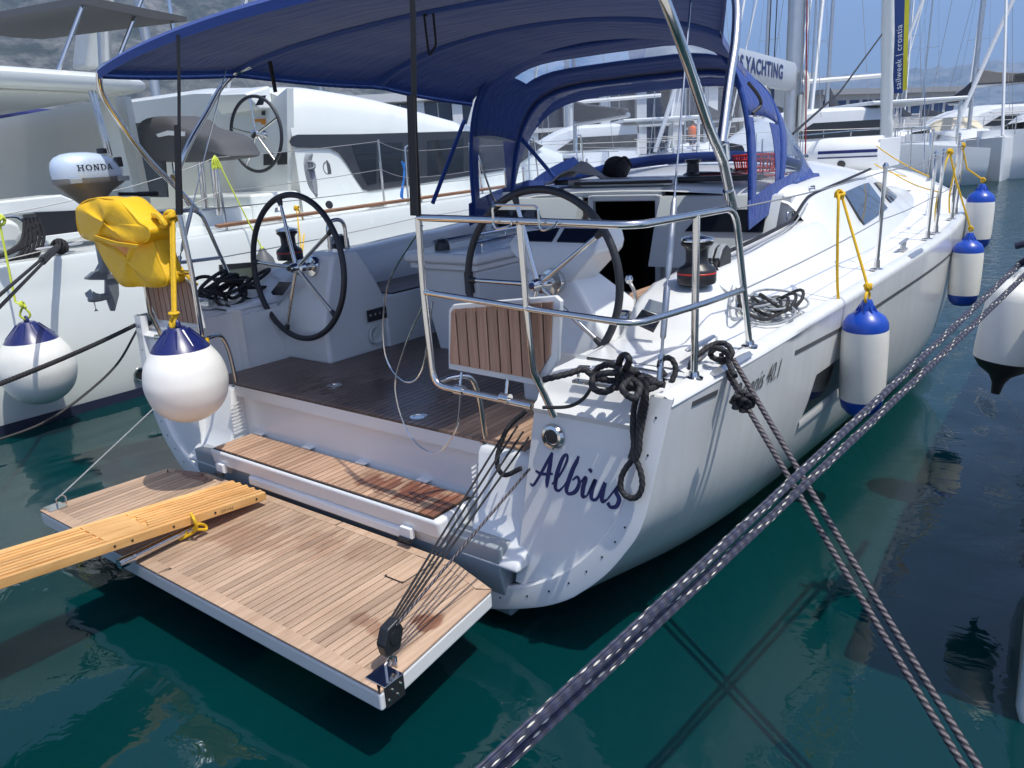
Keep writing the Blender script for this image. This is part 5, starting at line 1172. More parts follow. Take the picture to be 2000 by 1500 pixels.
lettering('ORVAS', .020, gp(.27, -.0025, -.035), -ax, (0,0,1), .001, BLACK, gw, spacing=1.2)
# steel roller tube beneath, tied on with yellow line
MB().tube([PZ(262,1087,.375), PZ(378,1030,.375)], .020, 12).build('roller_arm', STEEL, gw)
MB().tube([PZ(232,1102,.37), PZ(262,1088,.37)], .024, 12).build('roller_arm', STEEL, gw)
lash = MB(); lash.tube(cat([PZ(372,1003,.45), PZ(378,1012,.46), PZ(384,1030,.41), PZ(374,1042,.37), PZ(350,1054,.345)], 6), .0075, 8); lash.tube(cat([PZ(378,1034,.40), PZ(386,1024,.41), PZ(400,1026,.38), PZ(402,1034,.36), PZ(385,1034,.385)], 6), .0075, 8)
for a, b in ((245, 1006), (283, 994)): lash.tube(cat([PZ(a-8, b+6, .43), PZ(a-4, b, .445), PZ(a+5, b, .445), PZ(a+9, b+5, .43)], 5), .0075, 8)
tag(lash.build('gangway_lashing', YELLOWROPE), 'yellow rope lashing tying the gangway plank to its steel roller', 'rope')

# ------------------------------------------------------------------ mooring lines
def braided(pts, r, name, label, group=None):
    mb = MB(); pts = [V(p) for p in pts]; L = sum((pts[i+1]-pts[i]).length for i in range(len(pts)-1))
    rp = resample(pts, int(L/.006)); pit = .052
    mb.tube(rp, r, 30, prof=lambda th, l: 1+.045*sin(5*th+2*pi*l/pit)*sin(5*th-2*pi*l/pit), uvlen=True)
    return tag(mb.build(name, BRAID), label, 'rope', group)
be = V((2.845, 1.05, 1.557)); bs_ = PD(900, 1535, 1.05)
d = (bs_-be)
braided(sag(bs_-d*0+V((-.0,0,0))+ (bs_-be)*.25, be, .010, 30), .0094, 'mooring_line', 'navy braided mooring line with white flecks, upper of the pair crossing the foreground')
off = PD(1585, 957, 1.70)-PD(1562, 940, 1.70)
braided(sag(PD(905, 1545, 1.10)+(bs_-be)*.25, be+off*1.0+V((.01, .0, -.004)), .012, 30), .0094, 'mooring_line', 'navy braided mooring line with white flecks, lower of the pair crossing the foreground')
c0 = CLS+V((.0, 0, .05)); er = PD(1893, 1512, 2.0); dr = er-c0
ln = PD(1480, 850, 1)
p1_ = PD(1443, 745, 3.02); p1_b = PD(1418, 745, 3.05)
def twisted(pts, r, name, label, mat=TWIST, step=.007):
    mb = MB(); rope3(mb, pts, r, .075, step, 15); return tag(mb.build(name, mat), label, 'rope')
A_ = PD(1408, 708, 3.12); B_ = PD(1893, 1512, 2.02); twisted(sag(A_, B_+(B_-A_)*.15, .01, 24), .0105, 'mooring_line', 'dark twisted mooring line from the starboard stern cleat, left strand of the pair')
A2_ = PD(1432, 702, 3.12); B2_ = PD(1915, 1500, 2.02); twisted(sag(A2_, B2_+(B2_-A2_)*.15, .012, 24), .0105, 'mooring_line', 'dark twisted mooring line from the starboard stern cleat, right strand of the pair')
# turns round the starboard cleat, knot, tail
mb = MB(); cc = CLS
rope3(mb, cat([PD(1345, 735, 3.1), PD(1352, 705, 3.08), PD(1370, 688, 3.08), PD(1395, 672, 3.1), PD(1418, 672, 3.08), PD(1430, 690, 3.05), PD(1418, 702, 3.05), PD(1395, 700, 3.05), PD(1388, 690, 3.08), PD(1400, 680, 3.0), PD(1420, 690, 3.02), PD(1424, 712, 3.03), PD(1436, 735, 2.98)], 8), .0115, .075, .006, 14)
rope3(mb, cat([PD(1409,690,3.1), PD(1412,705,3.1), PD(1428,735,3.05), PD(1445,765,3.0), PD(1455,785,2.96)], 6), .0105, .075, .006, 14)
tag(mb.build('cleat_hitch', TWISTK), 'black rope hitched round the starboard stern cleat', 'rope')
mb = MB(); kc = PD(1453, 782, 2.93)
for k, (dx, dy) in enumerate(((-12, 4), (0, -4), (10, 2), (2, 10))):
    rope3(mb, cat([PD(1453+dx-12, 782+dy, 2.95), PD(1453+dx-4, 770+dy, 2.90), PD(1453+dx+8, 776+dy, 2.92), PD(1453+dx+6, 790+dy, 2.95), PD(1453+dx-8, 792+dy, 2.92)], 6), .010, .07, .006, 12)
rope3(mb, cat([PD(1438,780,2.93), PD(1434,790,2.93), PD(1442,798,2.93)], 6), .010, .07, .006, 12)
tag(mb.build('rope_knot', TWISTK), 'black knot tied in the twisted line below the starboard cleat', 'rope')
# heap and hanging loop of black rope on the starboard quarter
heap = MB(); q = lambda a, b, d=.0: PZ(a, b, 1.195+d)
S_ = lambda *p: rope3(heap, cat(p, 8), .0125, .075, .006, 14)
S_(q(1060,742,.02), q(1110,730,.04), q(1140,722,.05), q(1165,738,.03), q(1210,745,.02), q(1240,742), q(1270,748,.01), q(1298,752,.01))
S_(q(1160,745,.01), q(1165,722,.05), q(1190,712,.08), q(1210,722,.08), q(1208,745,.03), q(1185,765,.0), q(1158,758,.02), q(1162,735,.05), q(1200,728,.07), q(1235,735,.03))
S_(q(1205,760), q(1208,720,.06), q(1212,700,.13), q(1222,693,.15), q(1229,705,.13), q(1224,722,.07), q(1245,732,.03), q(1275,742,.01), q(1240,755,.01), q(1215,762,.01))
S_(q(1225,715,.06), q(1245,730,.04), q(1262,744,.03), q(1285,752), q(1255,762,.01), q(1230,750,.04), q(1215,735,.05))
S_(q(1228,775,.01), q(1215,758,.04), q(1232,742,.05), q(1250,755,.04), q(1240,778,.01), q(1222,770,.03))
tag(heap.build('rope_heap', TWISTK), 'tangled heap of black rope on the starboard quarter deck', 'rope')
hl = MB(); tq_ = lambda a, b, o=.03: (lambda dd: CAM+dd*(((V((0,.12,1.13))-CAM).dot(V((0,1,-.123))))/dd.dot(V((0,1,-.123)))-o))(_ray(a, b))
for pts in (((1252,735),(1246,765),(1238,800),(1236,840),(1238,870),(1232,895)), ((1265,735),(1258,775),(1250,810),(1246,845),(1245,875),(1236,900)), ((1258,740),(1262,780),(1256,815),(1250,850),(1248,880),(1240,900))):
    rope3(hl, cat([tq_(a, b, .05 if b > 780 else .10) for a, b in pts], 8), .0115, .075, .006, 14)
rope3(hl, cat([tq_(a, b, .045) for a, b in ((1238,895),(1222,915),(1213,935),(1214,958),(1228,972),(1245,970),(1254,950),(1252,925),(1243,900),(1238,890))], 8), .0115, .075, .006, 14)
tag(hl.build('rope_loop', TWISTK), 'black rope loop hanging down the transom beside the painted name', 'rope')
rg = MB(); rope3(rg, cat([PD(1300,735,2.95), PD(1288,715,2.95), PD(1296,700,2.95), PD(1312,702,2.95), PD(1320,722,2.95), PD(1312,745,2.95)], 8), .0115, .06, .006, 14)
tag(rg.build('rope_ring', TWISTK), 'small upright ring of black rope beside the starboard backstay fitting', 'rope')
tl_ = MB(); tl_.tube(cat([PZ(1060,796,1.12), PZ(1110,794,1.13), PZ(1140,778,1.165), PZ(1158,752,1.19)], 6), .007, 8)
tag(tl_.build('tackle_tail_line', BLACKROPE), 'thin black line running across the starboard quarter ledge to the rope heap', 'rope')
# coiled sheet on the starboard side deck, and lines from the clutches
cl_ = MB(); rnd = random.Random(5); cz = sheer(1.6)[1]+.02; cen = PZ(1500, 612, cz)
for k in range(9):
    a0 = rnd.uniform(0, 6.28); R_ = rnd.uniform(.05, .11); o_ = V((rnd.uniform(-.05,.04), rnd.uniform(-.14,.14), .008*k)); tilt = V((rnd.uniform(-.4,.4), rnd.uniform(-.4,.4), 1)).normalized(); a = tilt.orthogonal().normalized(); b = tilt.cross(a)
    cl_.tube([cen+o_+(a*cos(t)*R_*1.4+b*sin(t)*R_) for t in [a0+2*pi*j/22 for j in range(22)]], .0062, 7, True)
tag(cl_.build('sheet_coil', GREYROPE), 'coil of grey sheet lying on the starboard side deck by the rail foot', 'rope')
cb = MB()
for k in range(4):
    o_ = V((.02*k-.03, -.05+.05*k, .03+.01*k)); cb.tube([cen+o_+V((.10*cos(t), .10*sin(t)*1.3, .03*sin(2*t))) for t in [2*pi*j/20 for j in range(20)]], .0085, 7, True)
tag(cb.build('sheet_coil', BLACKROPE), 'coil of black rope among the grey sheet on the starboard side deck', 'rope')
ll = MB(); st_ = V((1.49, 1.46, 1.46))
for pts in ((st_, PX(1392,520,1.5), PX(1402,555,1.6), PX(1432,580,1.7), PX(1428,600,1.74), cen), (st_+V((.02,0,0)), PX(1410,525,1.52), PX(1430,545,1.6), PX(1425,590,1.7), PX(1432,625,1.78), cen+V((-.06,-.1,.02)))):
    ll.tube(cat(pts, 6), .0055, 6)
tag(ll.build('sheet_tail', GREYROPE), 'grey sheet tails dropping from the starboard clutch to the deck coil', 'rope')
bt_ = MB(); bt_.tube(cat([st_+V((.03,0,0)), PX(1398,520,1.53), PX(1410,545,1.56), PX(1440,568,1.66), PX(1450,600,1.76), cen+V((.0,-.05,.06))], 6), .008, 7)
tag(bt_.build('sheet_tail', BLACKROPE), 'black sheet tail dropping from the starboard clutch behind the rail', 'rope')

# port stern lines
pa = PX(266, 634, -1.95); mb = MB(); rope3(mb, sag(pa+V((.3, .25, .02)), pa, .0, 4)+sag(pa, PD(-60, 772, 3.6), .015, 16), .0135, .08, .008, 14); tag(mb.build('mooring_line', TWISTK), 'thick black mooring line from the port quarter running left past the ball fender', 'rope')
mb = MB(); mb.tube(cat([PX(267,646,-1.95), PD(228,712,4.75), PD(160,775,4.5), PD(80,828,4.3), PD(-30,868,4.1)], 8), .0075, 7); tag(mb.build('mooring_line', BLACKROPE), 'thin slack dark line curving down left from the port quarter', 'rope')
ph = MB(); rnd = random.Random(11); pc = V((-1.62, .62, 1.215))
for k in range(11):
    o_ = V((rnd.uniform(-.08,.08), rnd.uniform(-.16,.2), rnd.uniform(0,.10))); R_ = rnd.uniform(.06,.12); tilt = V((rnd.uniform(-.8,.8), rnd.uniform(-.8,.8), 1)).normalized(); a = tilt.orthogonal().normalized(); b = tilt.cross(a)
    rope3(ph, [pc+o_+(a*cos(t)*R_+b*sin(t)*R_*1.3)+V((0,0,.02)) for t in [2*pi*j/20 for j in range(21)]], .0125, .07, .009, 12)
rope3(ph, cat([pc+V((.05,.1,.05)), pc+V((.12,.28,.03)), pc+V((.2,.42,.02)), pc+V((.26,.5,.02))], 6), .0125, .07, .008, 12)
tag(ph.build('rope_heap', TWISTK), 'heap of black mooring rope on the port quarter behind the seat board', 'rope')
cbx = thing('shore_power_cable', 'black shore power cable with an orange plug beside the port wheel', 'cable')
MB().tube(cat([V((-1.45, .50, 1.20)), V((-1.28, .50, 1.10)), PY(425,640,.5), PY(445,662,.6), PY(480,668,.68), PY(512,660,.73)], 8), .0095, 8).build('cord', RUBBER, cbx)
c_ = PY(512, 660, .73); dr_ = (PY(553, 652, .735)-c_).normalized(); MB().lathe([(0,0),(.014,.0),(.026,.03),(.030,.04),(.030,.085),(.033,.09),(.033,.11),(0,.11)], c_, dr_, 20).build('plug', ORANGEP, cbx)
MB().lathe([(0,.11),(.036,.11),(.036,.145),(0,.145)], c_, dr_, 20).build('inlet', BLACK, cbx)

# ------------------------------------------------------------------ loose things on the coachroof
gc = thing('folded_cover', 'folded grey canvas cover lying on the cabin top by the companionway', 'cover')
base = [PY(1072,375,3.3), PY(1105,338,3.4), PY(1130,333,3.45), PY(1155,362,3.35), PY(1120,388,3.2)]
cc_ = V((-.52, 3.42, 1.80))
mb = MB(); n = 11; rows = []
for i in range(n):
    u = -1+2*i/(n-1); row = []
    for j in range(n):
        v = -1+2*j/(n-1); h = .16*(1-abs(u+v*.35)**1.2*.9)*(1-.35*abs(v)); row.append(cc_+V((u*.23+.05*v, v*.17, max(.0, h)+.012*sin(5*u+4*v)-.02)))
    rows.append(row)
mb.solid(rows, -.012).build('cloth', GREYCLOTH, gc, ang=25)
MB().tube([cc_+V((-.02,-.16,-.02)), cc_+V((.22,-.12,-.03))], .028, 10).build('rolled_edge', GREYCLOTH, gc)
bb = thing('black_bag', 'soft black bag slumped on the cabin top beside the grey cover', 'bag')
mb = MB(); cB = V((-.30, 3.62, 1.86)); rings = []
for k in range(11):
    a = -pi/2+pi*k/10; rr_ = cos(a); rings.append([cB+V((.12*rr_*cos(t)*(1+.12*sin(3*t+k)), .11*rr_*sin(t)*(1+.1*sin(5*t)), .105*sin(a)*(1+.1*sin(2*t)))) for t in [2*pi*q_/22 for q_ in range(22)]])
mb.loft(rings).build('bag_cloth', BLACKCLOTH, bb, ang=80)
MB().tube(cat([cB+V((.05,-.08,.06)), cB+V((.12,-.06,.10)), cB+V((.15,.0,.03))], 6), .012, 8).build('bag_handle', BLACKCLOTH, bb)
rc = thing('red_basket', 'red plastic basket standing on the cabin top inside the sprayhood', 'basket')
x0, x1, y0, y1, z0, z1 = .72, .98, 3.72, 3.95, 1.80, 1.93
mb = MB()
for k in range(6):
    t = k/5; mb.bar((lerp(x0,x1,t), y0, z0), (lerp(x0-.02,x1+.02,t), y0-.02, z1), .012, .006, (0,1,0)); mb.bar((lerp(x0,x1,t), y1, z0), (lerp(x0-.02,x1+.02,t), y1+.02, z1), .012, .006, (0,1,0)); mb.bar((x0, lerp(y0,y1,t), z0), (x0-.02, lerp(y0-.02,y1+.02,t), z1), .012, .006, (1,0,0)); mb.bar((x1, lerp(y0,y1,t), z0), (x1+.02, lerp(y0-.02,y1+.02,t), z1), .012, .006, (1,0,0))
mb.build('basket_wall', REDP, rc)
for z, e in ((z0+.03, .005), (z1-.04, .016), (z1, .022)):
    MB().tube([(x0-e,y0-e,z),(x1+e,y0-e,z),(x1+e,y1+e,z),(x0-e,y1+e,z)], .008, 6, True).build('basket_rim', REDP, rc)
MB().box(x0, x1, y0, y1, z0-.004, z0+.004).build('basket_floor', REDP, rc)

# ------------------------------------------------------------------ inflatable dinghy lashed on the foredeck
dg = thing('inflatable_dinghy', 'white inflatable dinghy with navy stripes lashed on the foredeck by the mast', 'dinghy')
DW = pm('dinghy_fabric', (.74, .75, .75), .42, var=(3, .03)); 
for nm, y, x0_, x1_ in (('side_tube', 8.15, -.12, .80), ('side_tube', 9.0, -.30, .62)):
    MB().tube([(x, y, 1.80) for x in (x0_-.0, x0_+.04, x0_+.12, x0_+.22, x1_-.02, x1_)], [.03, .10, .17, .20, .20, .19], 24).build(nm, DW, dg)
    for dz, w in ((.035, .018), (-.03, .008)):
        MB().solid([[(x, y-sqrt(.203**2-z_*z_), 1.80+z_) for x in [lerp(x0_+.22, x1_-.01, k/8) for k in range(9)]] for z_ in (dz-w, dz, dz+w)], .003).build('stripe', NAVYV, dg)
    MB().lathe([(0,0),(.05,0),(.045,.012),(.0,.02)], (.38, y-.17, 1.69), (0,-1,-.6), 14).build('handle_patch', BLACK, dg)
MB().tube(cat([(x, yy, 1.80) for x, yy in ((-.02, 8.15), (-.30, 8.3), (-.42, 8.6), (-.38, 8.9), (-.12, 9.0))], 5), .17, 18).build('bow_tube', DW, dg)
MB().box(-.2, .78, 8.2, 8.95, 1.70, 1.74).build('floor', DW, dg, bev=.01)
MB().box(.78, .81, 8.0, 9.1, 1.62, 1.97).build('transom_board', WHITEP, dg, bev=.01)
yl = MB(); yl.tube(sag(PX(1712,285,.95), PX(1815,345,1.75), .02, 8), .006, 6); yl.tube(sag(PX(1708,320,.95), PX(1770,345,1.2), .02, 8), .006, 6); yl.tube(sag(PX(1740,335,1.1), PX(1835,375,1.8), .03, 8), .006, 6)
tag(yl.build('yellow_lashing', YELLOWROPE), 'thin yellow lashing lines running from the dinghy across the foredeck', 'rope')
# ------------------------------------------------------------------ neighbouring catamaran to port
LGEL = pm('catamaran_gelcoat', (.70, .735, .715), .25, coat=.3, var=(1.1, .03), bump=(1.6, .04, .01))
LCREAM = pm('catamaran_cockpit_lining', (.66, .67, .62), .45, var=(1.5, .03))
ct = thing('catamaran', 'large white catamaran with raised helm wheel and grey helm seat moored left of the yacht', 'catamaran')
def ldeck(y): return 1.385+.016*max(0, y)
rings = []
for i in range(41):
    y = -2.2+15*i/40; t = max(0, (y-8)/5); bx = -4.2-1.2*t**1.8; zd = ldeck(y)
    rings.append([V((bx-1.55*(1-.45*t), y, zd-.05)), V((bx-.05, y, zd)), V((bx-.012, y, zd-.008)), V((bx, y, zd-.04)), V((bx+.012, y, zd-.22)), V((bx+.03-.02*t, y, 1.08)), V((bx+.055-.05*t, y, .98)), V((bx+.075-.1*t, y, .55)), V((bx+.085-.16*t, y, .2)), V((bx+.04-.2*t, y, .0)), V((bx-.05-.2*t, y, -.3)), V((bx-.6, y, -.6)), V((bx-1.3, y, -.3)), V((bx-1.5*(1-.3*t), y, .1)), V((bx-1.55*(1-.4*t), y, 1.0))])
lh = MB().loft(rings, True, True).build('starboard_hull', LGEL, ct, ang=50)
rings2 = [[V((-4.2*2-5.4-p.x+.0, p.y, p.z)) for p in r] for r in rings]
MB().loft([[V((-13.9-(p.x+4.2)*1.0-0, p.y, p.z)) for p in r] for r in rings], True, True).build('port_hull', LGEL, ct, ang=50)
MB().box(-12.5, -5.6, -.6, 11.3, .85, 1.30).build('bridge_deck', LGEL, ct, bev=.05)
# dark waterline strip standing in for shadow and reflection under the hull
MB().solid([[V((-4.113+.002, -2.2+12*k/20, z)) for k in range(21)] for z in (-.02, .085)], .004).build('waterline_shadow', ANTIFOUL, lh)
# hull side window, exhaust ring
def lp(px, py, e=0): return PX(px, py, -4.165+e)
MB().prism([lp(427, 517), lp(500, 511), lp(500, 573), lp(440, 582), lp(430, 572)], (.02, 0, 0)).build('hull_window', BLACK, lh, bev=.004)
MB().prism([lp(442, 528, .022), lp(500, 521, .022), lp(500, 563, .022), lp(446, 572, .022)], (.002, 0, 0)).build('window_pane', pm('green_glass', (.10, .12, .10), .08, coat=.5), lh)
MB().tube([V((-4.105, 1.12+.06*cos(a), .21+.06*sin(a))) for a in [2*pi*k/20 for k in range(20)]], .012, 8, True).build('exhaust_ring', STEEL, lh); MB().lathe([(0,0),(.055,0),(.055,.006),(0,.006)], (-4.112, 1.12, .21), (1,0,0), 20).build('exhaust_pipe', BLACK, lh)
# teak toe rails
for y0, y1 in ((2.28, 5.12), (5.28, 8.2), (8.3, 11.0)):
    MB().solid([[V((-4.235-.55*max(0,(y-8)/5)**1.8, y, ldeck(y)+.045)) for y in [lerp(y0, y1, k/12) for k in range(13)]], [V((-4.305-.55*max(0,(y-8)/5)**1.8, y, ldeck(y)+.055)) for y in [lerp(y0, y1, k/12) for k in range(13)]]], .03).build('toe_rail', TEAKL, ct)
# side deck and raised coaming aft
MB().solid([[V((-4.22, y, ldeck(y)+.004)), V((-5.0, y, ldeck(y)+.03)), V((-5.7, y, ldeck(y)+.03))] for y in (-2.2, 0, 3, 6, 9)], .02).build('side_deck', LGEL, ct)
# coachroof: starboard face on x = -5, long tapering white roof
def cr(px, py, e=0): return PX(px, py, -5.0+e)
prof = [(560,178),(580,168),(600,166),(640,170),(760,192),(905,232),(1010,258),(1100,290)]
top = [cr(a, b) for a, b in prof]
rr = []
for p in cat(top, 3):
    y, z = p.y, max(p.z, 1.6)
    rr.append([V((-5.0+.02, y, ldeck(y))), V((-5.0, y, lerp(ldeck(y), z, .55))), V((-5.03, y, lerp(ldeck(y), z, .82))), V((-5.12, y, z-.06)), V((-5.3, y, z)), V((-7.0, y, z+.14)), V((-9.05, y, z+.17)), V((-11.1, y, z+.14)), V((-12.8, y, z)), V((-13.1, y, ldeck(y)))])
roofL = MB().loft(rr, False).build('coachroof', LGEL, ct, ang=60)
MB().loft([rr[0], [V((-9.05+(p.x+9.05)*.98, p.y-.001, 1.4)) for p in rr[0]]], False).build('coachroof_end', LCREAM, ct)
win = [(565,277),(569,267),(580,263),(700,262),(905,256),(1010,262),(1060,285),(1000,330),(800,362),(722,374),(708,370),(696,352),(676,318),(662,299),(645,290),(580,288),(569,285)]
MB().prism([cr(a, b, .015) for a, b in win], (.012, 0, 0)).build('saloon_window', pm('smoked_window', (.035, .038, .045), .12, coat=.4), roofL)
for P_ in ([(686,283),(735,281),(735,358),(718,362),(706,340)], [(741,280),(786,278),(786,352),(741,357)], [(835,275),(905,270),(905,335),(835,345)]):
    MB().prism([cr(a, b, .028) for a, b in P_], (.003, 0, 0)).build('window_pane', GLASSD, roofL)
lettering('LAGOON', .165, cr(601, 361, .006), (0, 1, 0), (0, 0, 1), .0, GREYPAINT, roofL, spacing=1.35)
emb = cr(639, 328, .008); ring = [emb+V((0, .062*cos(a), .075*sin(a))) for a in [radians(95+k*10.5) for k in range(21)]]
MB().tube(ring, .006, 5).build('emblem_ring', GREYPAINT, roofL)
MB().prism([emb+V((0, y, z)) for y, z in ((.0,.10),(.0,-.08),(.055,-.08),(.06,-.03),(.05,.04),(.02,.09))], (.002, 0, 0)).build('emblem_sail', GREYPAINT, roofL)
# helm station
hs = MB().prism([PY(a, b, 3.9) for a, b in ((560,172),(563,400),(462,404),(455,215),(520,205))], (0, .1, 0)).build('helm_bulkhead', LGEL, ct)
MB().loft([[V((-5.35, 3.6, 2.9)), V((-6.1, 3.6, 2.95)), V((-6.1, 3.95, 3.02)), V((-5.3, 3.95, 3.0))], [V((-5.3, 3.75, 2.72)), V((-6.15, 3.75, 2.72)), V((-6.15, 3.95, 2.72)), V((-5.3, 3.95, 2.72))]], True, True).build('dashboard', LGEL, ct, bev=.03)
MB().prism([PY(a, b, 3.62) for a, b in ((500,206),(510,187),(520,186),(514,205))], (0, -.01, 0)).build('instrument', DISPLAY, ct)
for P_, m_ in (([(516,300),(533,300),(533,322),(516,323)], BLACK), ([(543,298),(561,297),(561,321),(543,322)], BLACK), ([(512,232),(519,232),(519,243),(512,243)], ORANGEP), ([(498,233),(511,232),(511,238),(498,238)], ORANGEP), ([(512,217),(518,217),(518,225),(512,225)], BLACK)):
    MB().prism([PY(a, b, 3.895) for a, b in P_], (0, -.012, 0)).build('switch_panel', m_, hs)
wc_ = V((-5.1, 3.5, 2.425)); R_ = .425; axl = V((.12, -1, .05)).normalized(); ul = V((1, .12, 0)).normalized(); wl_ = axl.cross(ul)
lw = MB().tube([wc_+ul*cos(2*pi*k/64)*R_+wl_*sin(2*pi*k/64)*R_ for k in range(64)], .02, 10, True).build('helm_wheel', LEATHER, ct)
for k in range(5):
    a = radians(95+72*k); d_ = ul*cos(a)+wl_*sin(a); MB().tube([wc_, wc_+d_*(R_-.01)], .012, 8).build('spoke', STEEL, lw)
MB().lathe([(0,.05),(.05,.04),(.055,0),(.03,-.02),(.03,-.12),(.05,-.13),(0,-.14)], wc_, axl, 20).build('hub', STEEL, lw)
# helm seat: upholstered bench on steel legs
st = [(300,258),(306,236),(322,229),(350,227),(372,234),(384,246),(400,252),(430,260),(455,272),(470,296),(474,306),(440,312),(395,316),(340,314),(312,304)]
P_ = [PY(a, b, 2.75) for a, b in st]; cen_ = sum(P_, V())/len(P_); P2 = cat(P_, 4, True)
seatL = MB().loft([[cen_+(p-cen_)*sc+V((0, t_, 0)) for p in P2] for t_, sc in ((-.25,.0),(-.245,.6),(-.22,.93),(-.16,1),(.2,1),(.26,.93),(.28,.0))], True, True).build('helm_seat', CHARCOAL, ct, ang=60)
MB().prism([PY(a, b, 2.49) for a, b in ((308,262),(330,255),(362,257),(362,266),(332,264),(312,268))], (0, -.02, 0)).build('seat_trim', GEL, seatL)
for a, b in ((415, 440), (390, 430), (340, 420)): MB().tube([PY(a, 310, 2.7), PY(a+12, b-20, 2.7)], .035, 10).build('seat_leg', STEEL, seatL)
MB().box(-6.3, -4.95, 2.35, 3.2, 1.38, 1.62).build('helm_floor', LGEL, ct, bev=.03)
# hard top over the cockpit
ht = []
for k, (dy, z0, z1) in enumerate(((-2.4,2.90,3.06),(-.5,2.89,3.06),(.9,2.88,3.05),(1.9,2.86,3.02),(2.2,2.87,2.99),(2.3,2.90,2.96))):
    w = 4.15 if k < 4 else (4.05 if k == 4 else 3.9)
    ht.append([V((-9.1+x, dy, z)) for x, z in ((w-.05,z0),(w,lerp(z0,z1,.3)),(w,lerp(z0,z1,.7)),(w-.08,z1),(0,z1+.08),(-w+.08,z1),(-w,lerp(z0,z1,.5)),(-w+.05,z0),(0,z0+.03))])
MB().loft(ht, True, True).build('hard_top', LGEL, ct, ang=50)
MB().tube([V((-5.25, -2.2, 2.885)), V((-5.25, 1.6, 2.86)), V((-5.35, 2.1, 2.87))], .018, 6).build('hard_top_gutter', LCREAM, ct)
# cockpit bulkhead, pillar, dark door
MB().box(-13, -6.3, 2.62, 2.7, 1.2, 2.93).build('saloon_bulkhead', LCREAM, ct)
MB().prism([PY(a, b, 2.60) for a, b in ((268,241),(318,232),(330,385),(296,385))], (0, -.02, 0)).build('saloon_door', pm('door_glass', (.055, .058, .055), .15), ct)
MB().loft([[PY(a, 180, 2.3), PY(a+.5*(a-225)+6, 240, 2.3), PY(a+28, 330, 2.3), PY(a+44, 400, 2.3)] for a in (200, 212, 224)], False).build('pillar', LGEL, ct)
MB().box(-6.4, -4.95, 3.2, 3.9, 1.4, 1.75).build('helm_step', LGEL, ct, bev=.04)
# dark recessed coaming band and aft corner locker
MB().prism([PX(a, b, -4.62) for a, b in ((70,415),(200,408),(230,440),(230,452),(80,462))], (-.3, 0, 0)).build('coaming_recess', BLACK, ct)
MB().prism([PX(a, b, -4.60) for a, b in ((78,462),(185,448),(185,457),(96,476))], (.03, 0, 0)).build('coaming_rail', LGEL, ct, bev=.006)
MB().prism([PX(a, b, -4.64) for a, b in ((-20,395),(120,380),(180,405),(180,414),(70,417),(-20,425))], (-.5, 0, 0)).build('coaming_top', LGEL, ct, bev=.02)
MB().prism([PX(a, b, -4.5) for a, b in ((-30,432),(20,428),(40,436),(48,460),(34,488),(-30,494))], (-.35, 0, 0)).build('corner_locker', LGEL, ct, bev=.05)
MB().tube(fillet([PX(-10,425,-4.4), PX(30,422,-4.4), PX(48,434,-4.4), PX(95,482,-4.35)], .08, 5), .016, 8).build('corner_rail', STEEL, ct)
# stanchions, looped gate rails, lifelines
tops_ = []
for a, b, c2, d2 in ((440,430,440,303), (750,390,762,272)):
    p0, p1 = PX(a, b, -4.32), PX(c2, d2, -4.32); p0.z = ldeck(p0.y); MB().tube([p0, V((p0.x, p0.y, p1.z))], .014, 8).build('stanchion', STEEL, ct); tops_.append(V((p0.x, p0.y, p1.z)))
for y in (5.15, 6.45, 7.9, 9.3):
    zd = ldeck(y); g0 = V((-4.32, y, zd)); MB().tube(fillet([g0, g0+V((0, .03, .74)), g0+V((0, .17, .74)), g0+V((0, .26, 0))], .06, 5), .013, 8).build('gate_rail', STEEL, ct); tops_.append(g0+V((0, .03, .70)))
aft_ = PX(250, 366, -4.32); 
for h in (0, -.36):
    pts = [aft_+V((0, -1.6, -.2+h))]+[aft_+V((0, 0, h))]+[p+V((0, 0, h if h else -.02)) for p in tops_]
    for i in range(len(pts)-1): MB().tube(sag(pts[i], pts[i+1], .015, 6), .0042, 5).build('lifeline', WIRE, ct)
MB().lathe([(0,0),(.05,0),(.04,.04),(.03,.05),(0,.05)], PX(545,414,-4.45), (0,0,1), 16).build('deck_fitting', ALU, ct); MB().box(-4.55, -4.45, 2.95, 3.25, 1.44, 1.49).build('rope_clutch', ALU, ct, bev=.02); MB().box(-4.55, -4.45, 4.6, 4.9, 1.48, 1.52).build('rope_clutch', ALU, ct, bev=.02)
MB().lathe([(0,-.02),(.045,-.015),(.05,0),(.045,.015),(0,.02)], PX(643,400,-4.4), (1,0,.3), 14).build('block', BLACK, ct)
# mast with stacked sail, flybridge bimini and its poles
MB().loft([[PY(a, b, 5.5)+V((dx, dy, 0)) for dx, dy in ((-.3,-.2),(.35,-.2),(.35,.2),(-.3,.2))] for a, b in ((172,135), (195,-60))], True, True).build('sail_bag', pm('sailcloth', (.62, .63, .60), .8, var=(2, .05), bump=(3, .3, .05)), ct, bev=.08)
MB().tube([PY(206, 135, 5.2), PY(192, -200, 5.2)], .11, 12).build('mast', ALU, ct)
MB().prism([PX(a, b, -5.2) for a, b in ((165,-8),(365,33),(365,42),(300,36),(165,8))], (-3.5, 0, .25)).build('fly_bimini', CHARCOAL, ct)
for a, b, c2, d2 in ((166,0,112,142), (278,-5,222,138), (330,0,338,60)): MB().tube([PX(a, b, -5.3), PX(c2, d2, -5.3)], .022, 8).build('bimini_pole', STEEL, ct)
for a, b, c2, d2 in ((175,175,210,300), (182,175,216,305)): MB().tube([PX(a, b, -5.1), PX(c2, d2, -5.1)], .022, 8).build('roof_support', STEEL, ct)
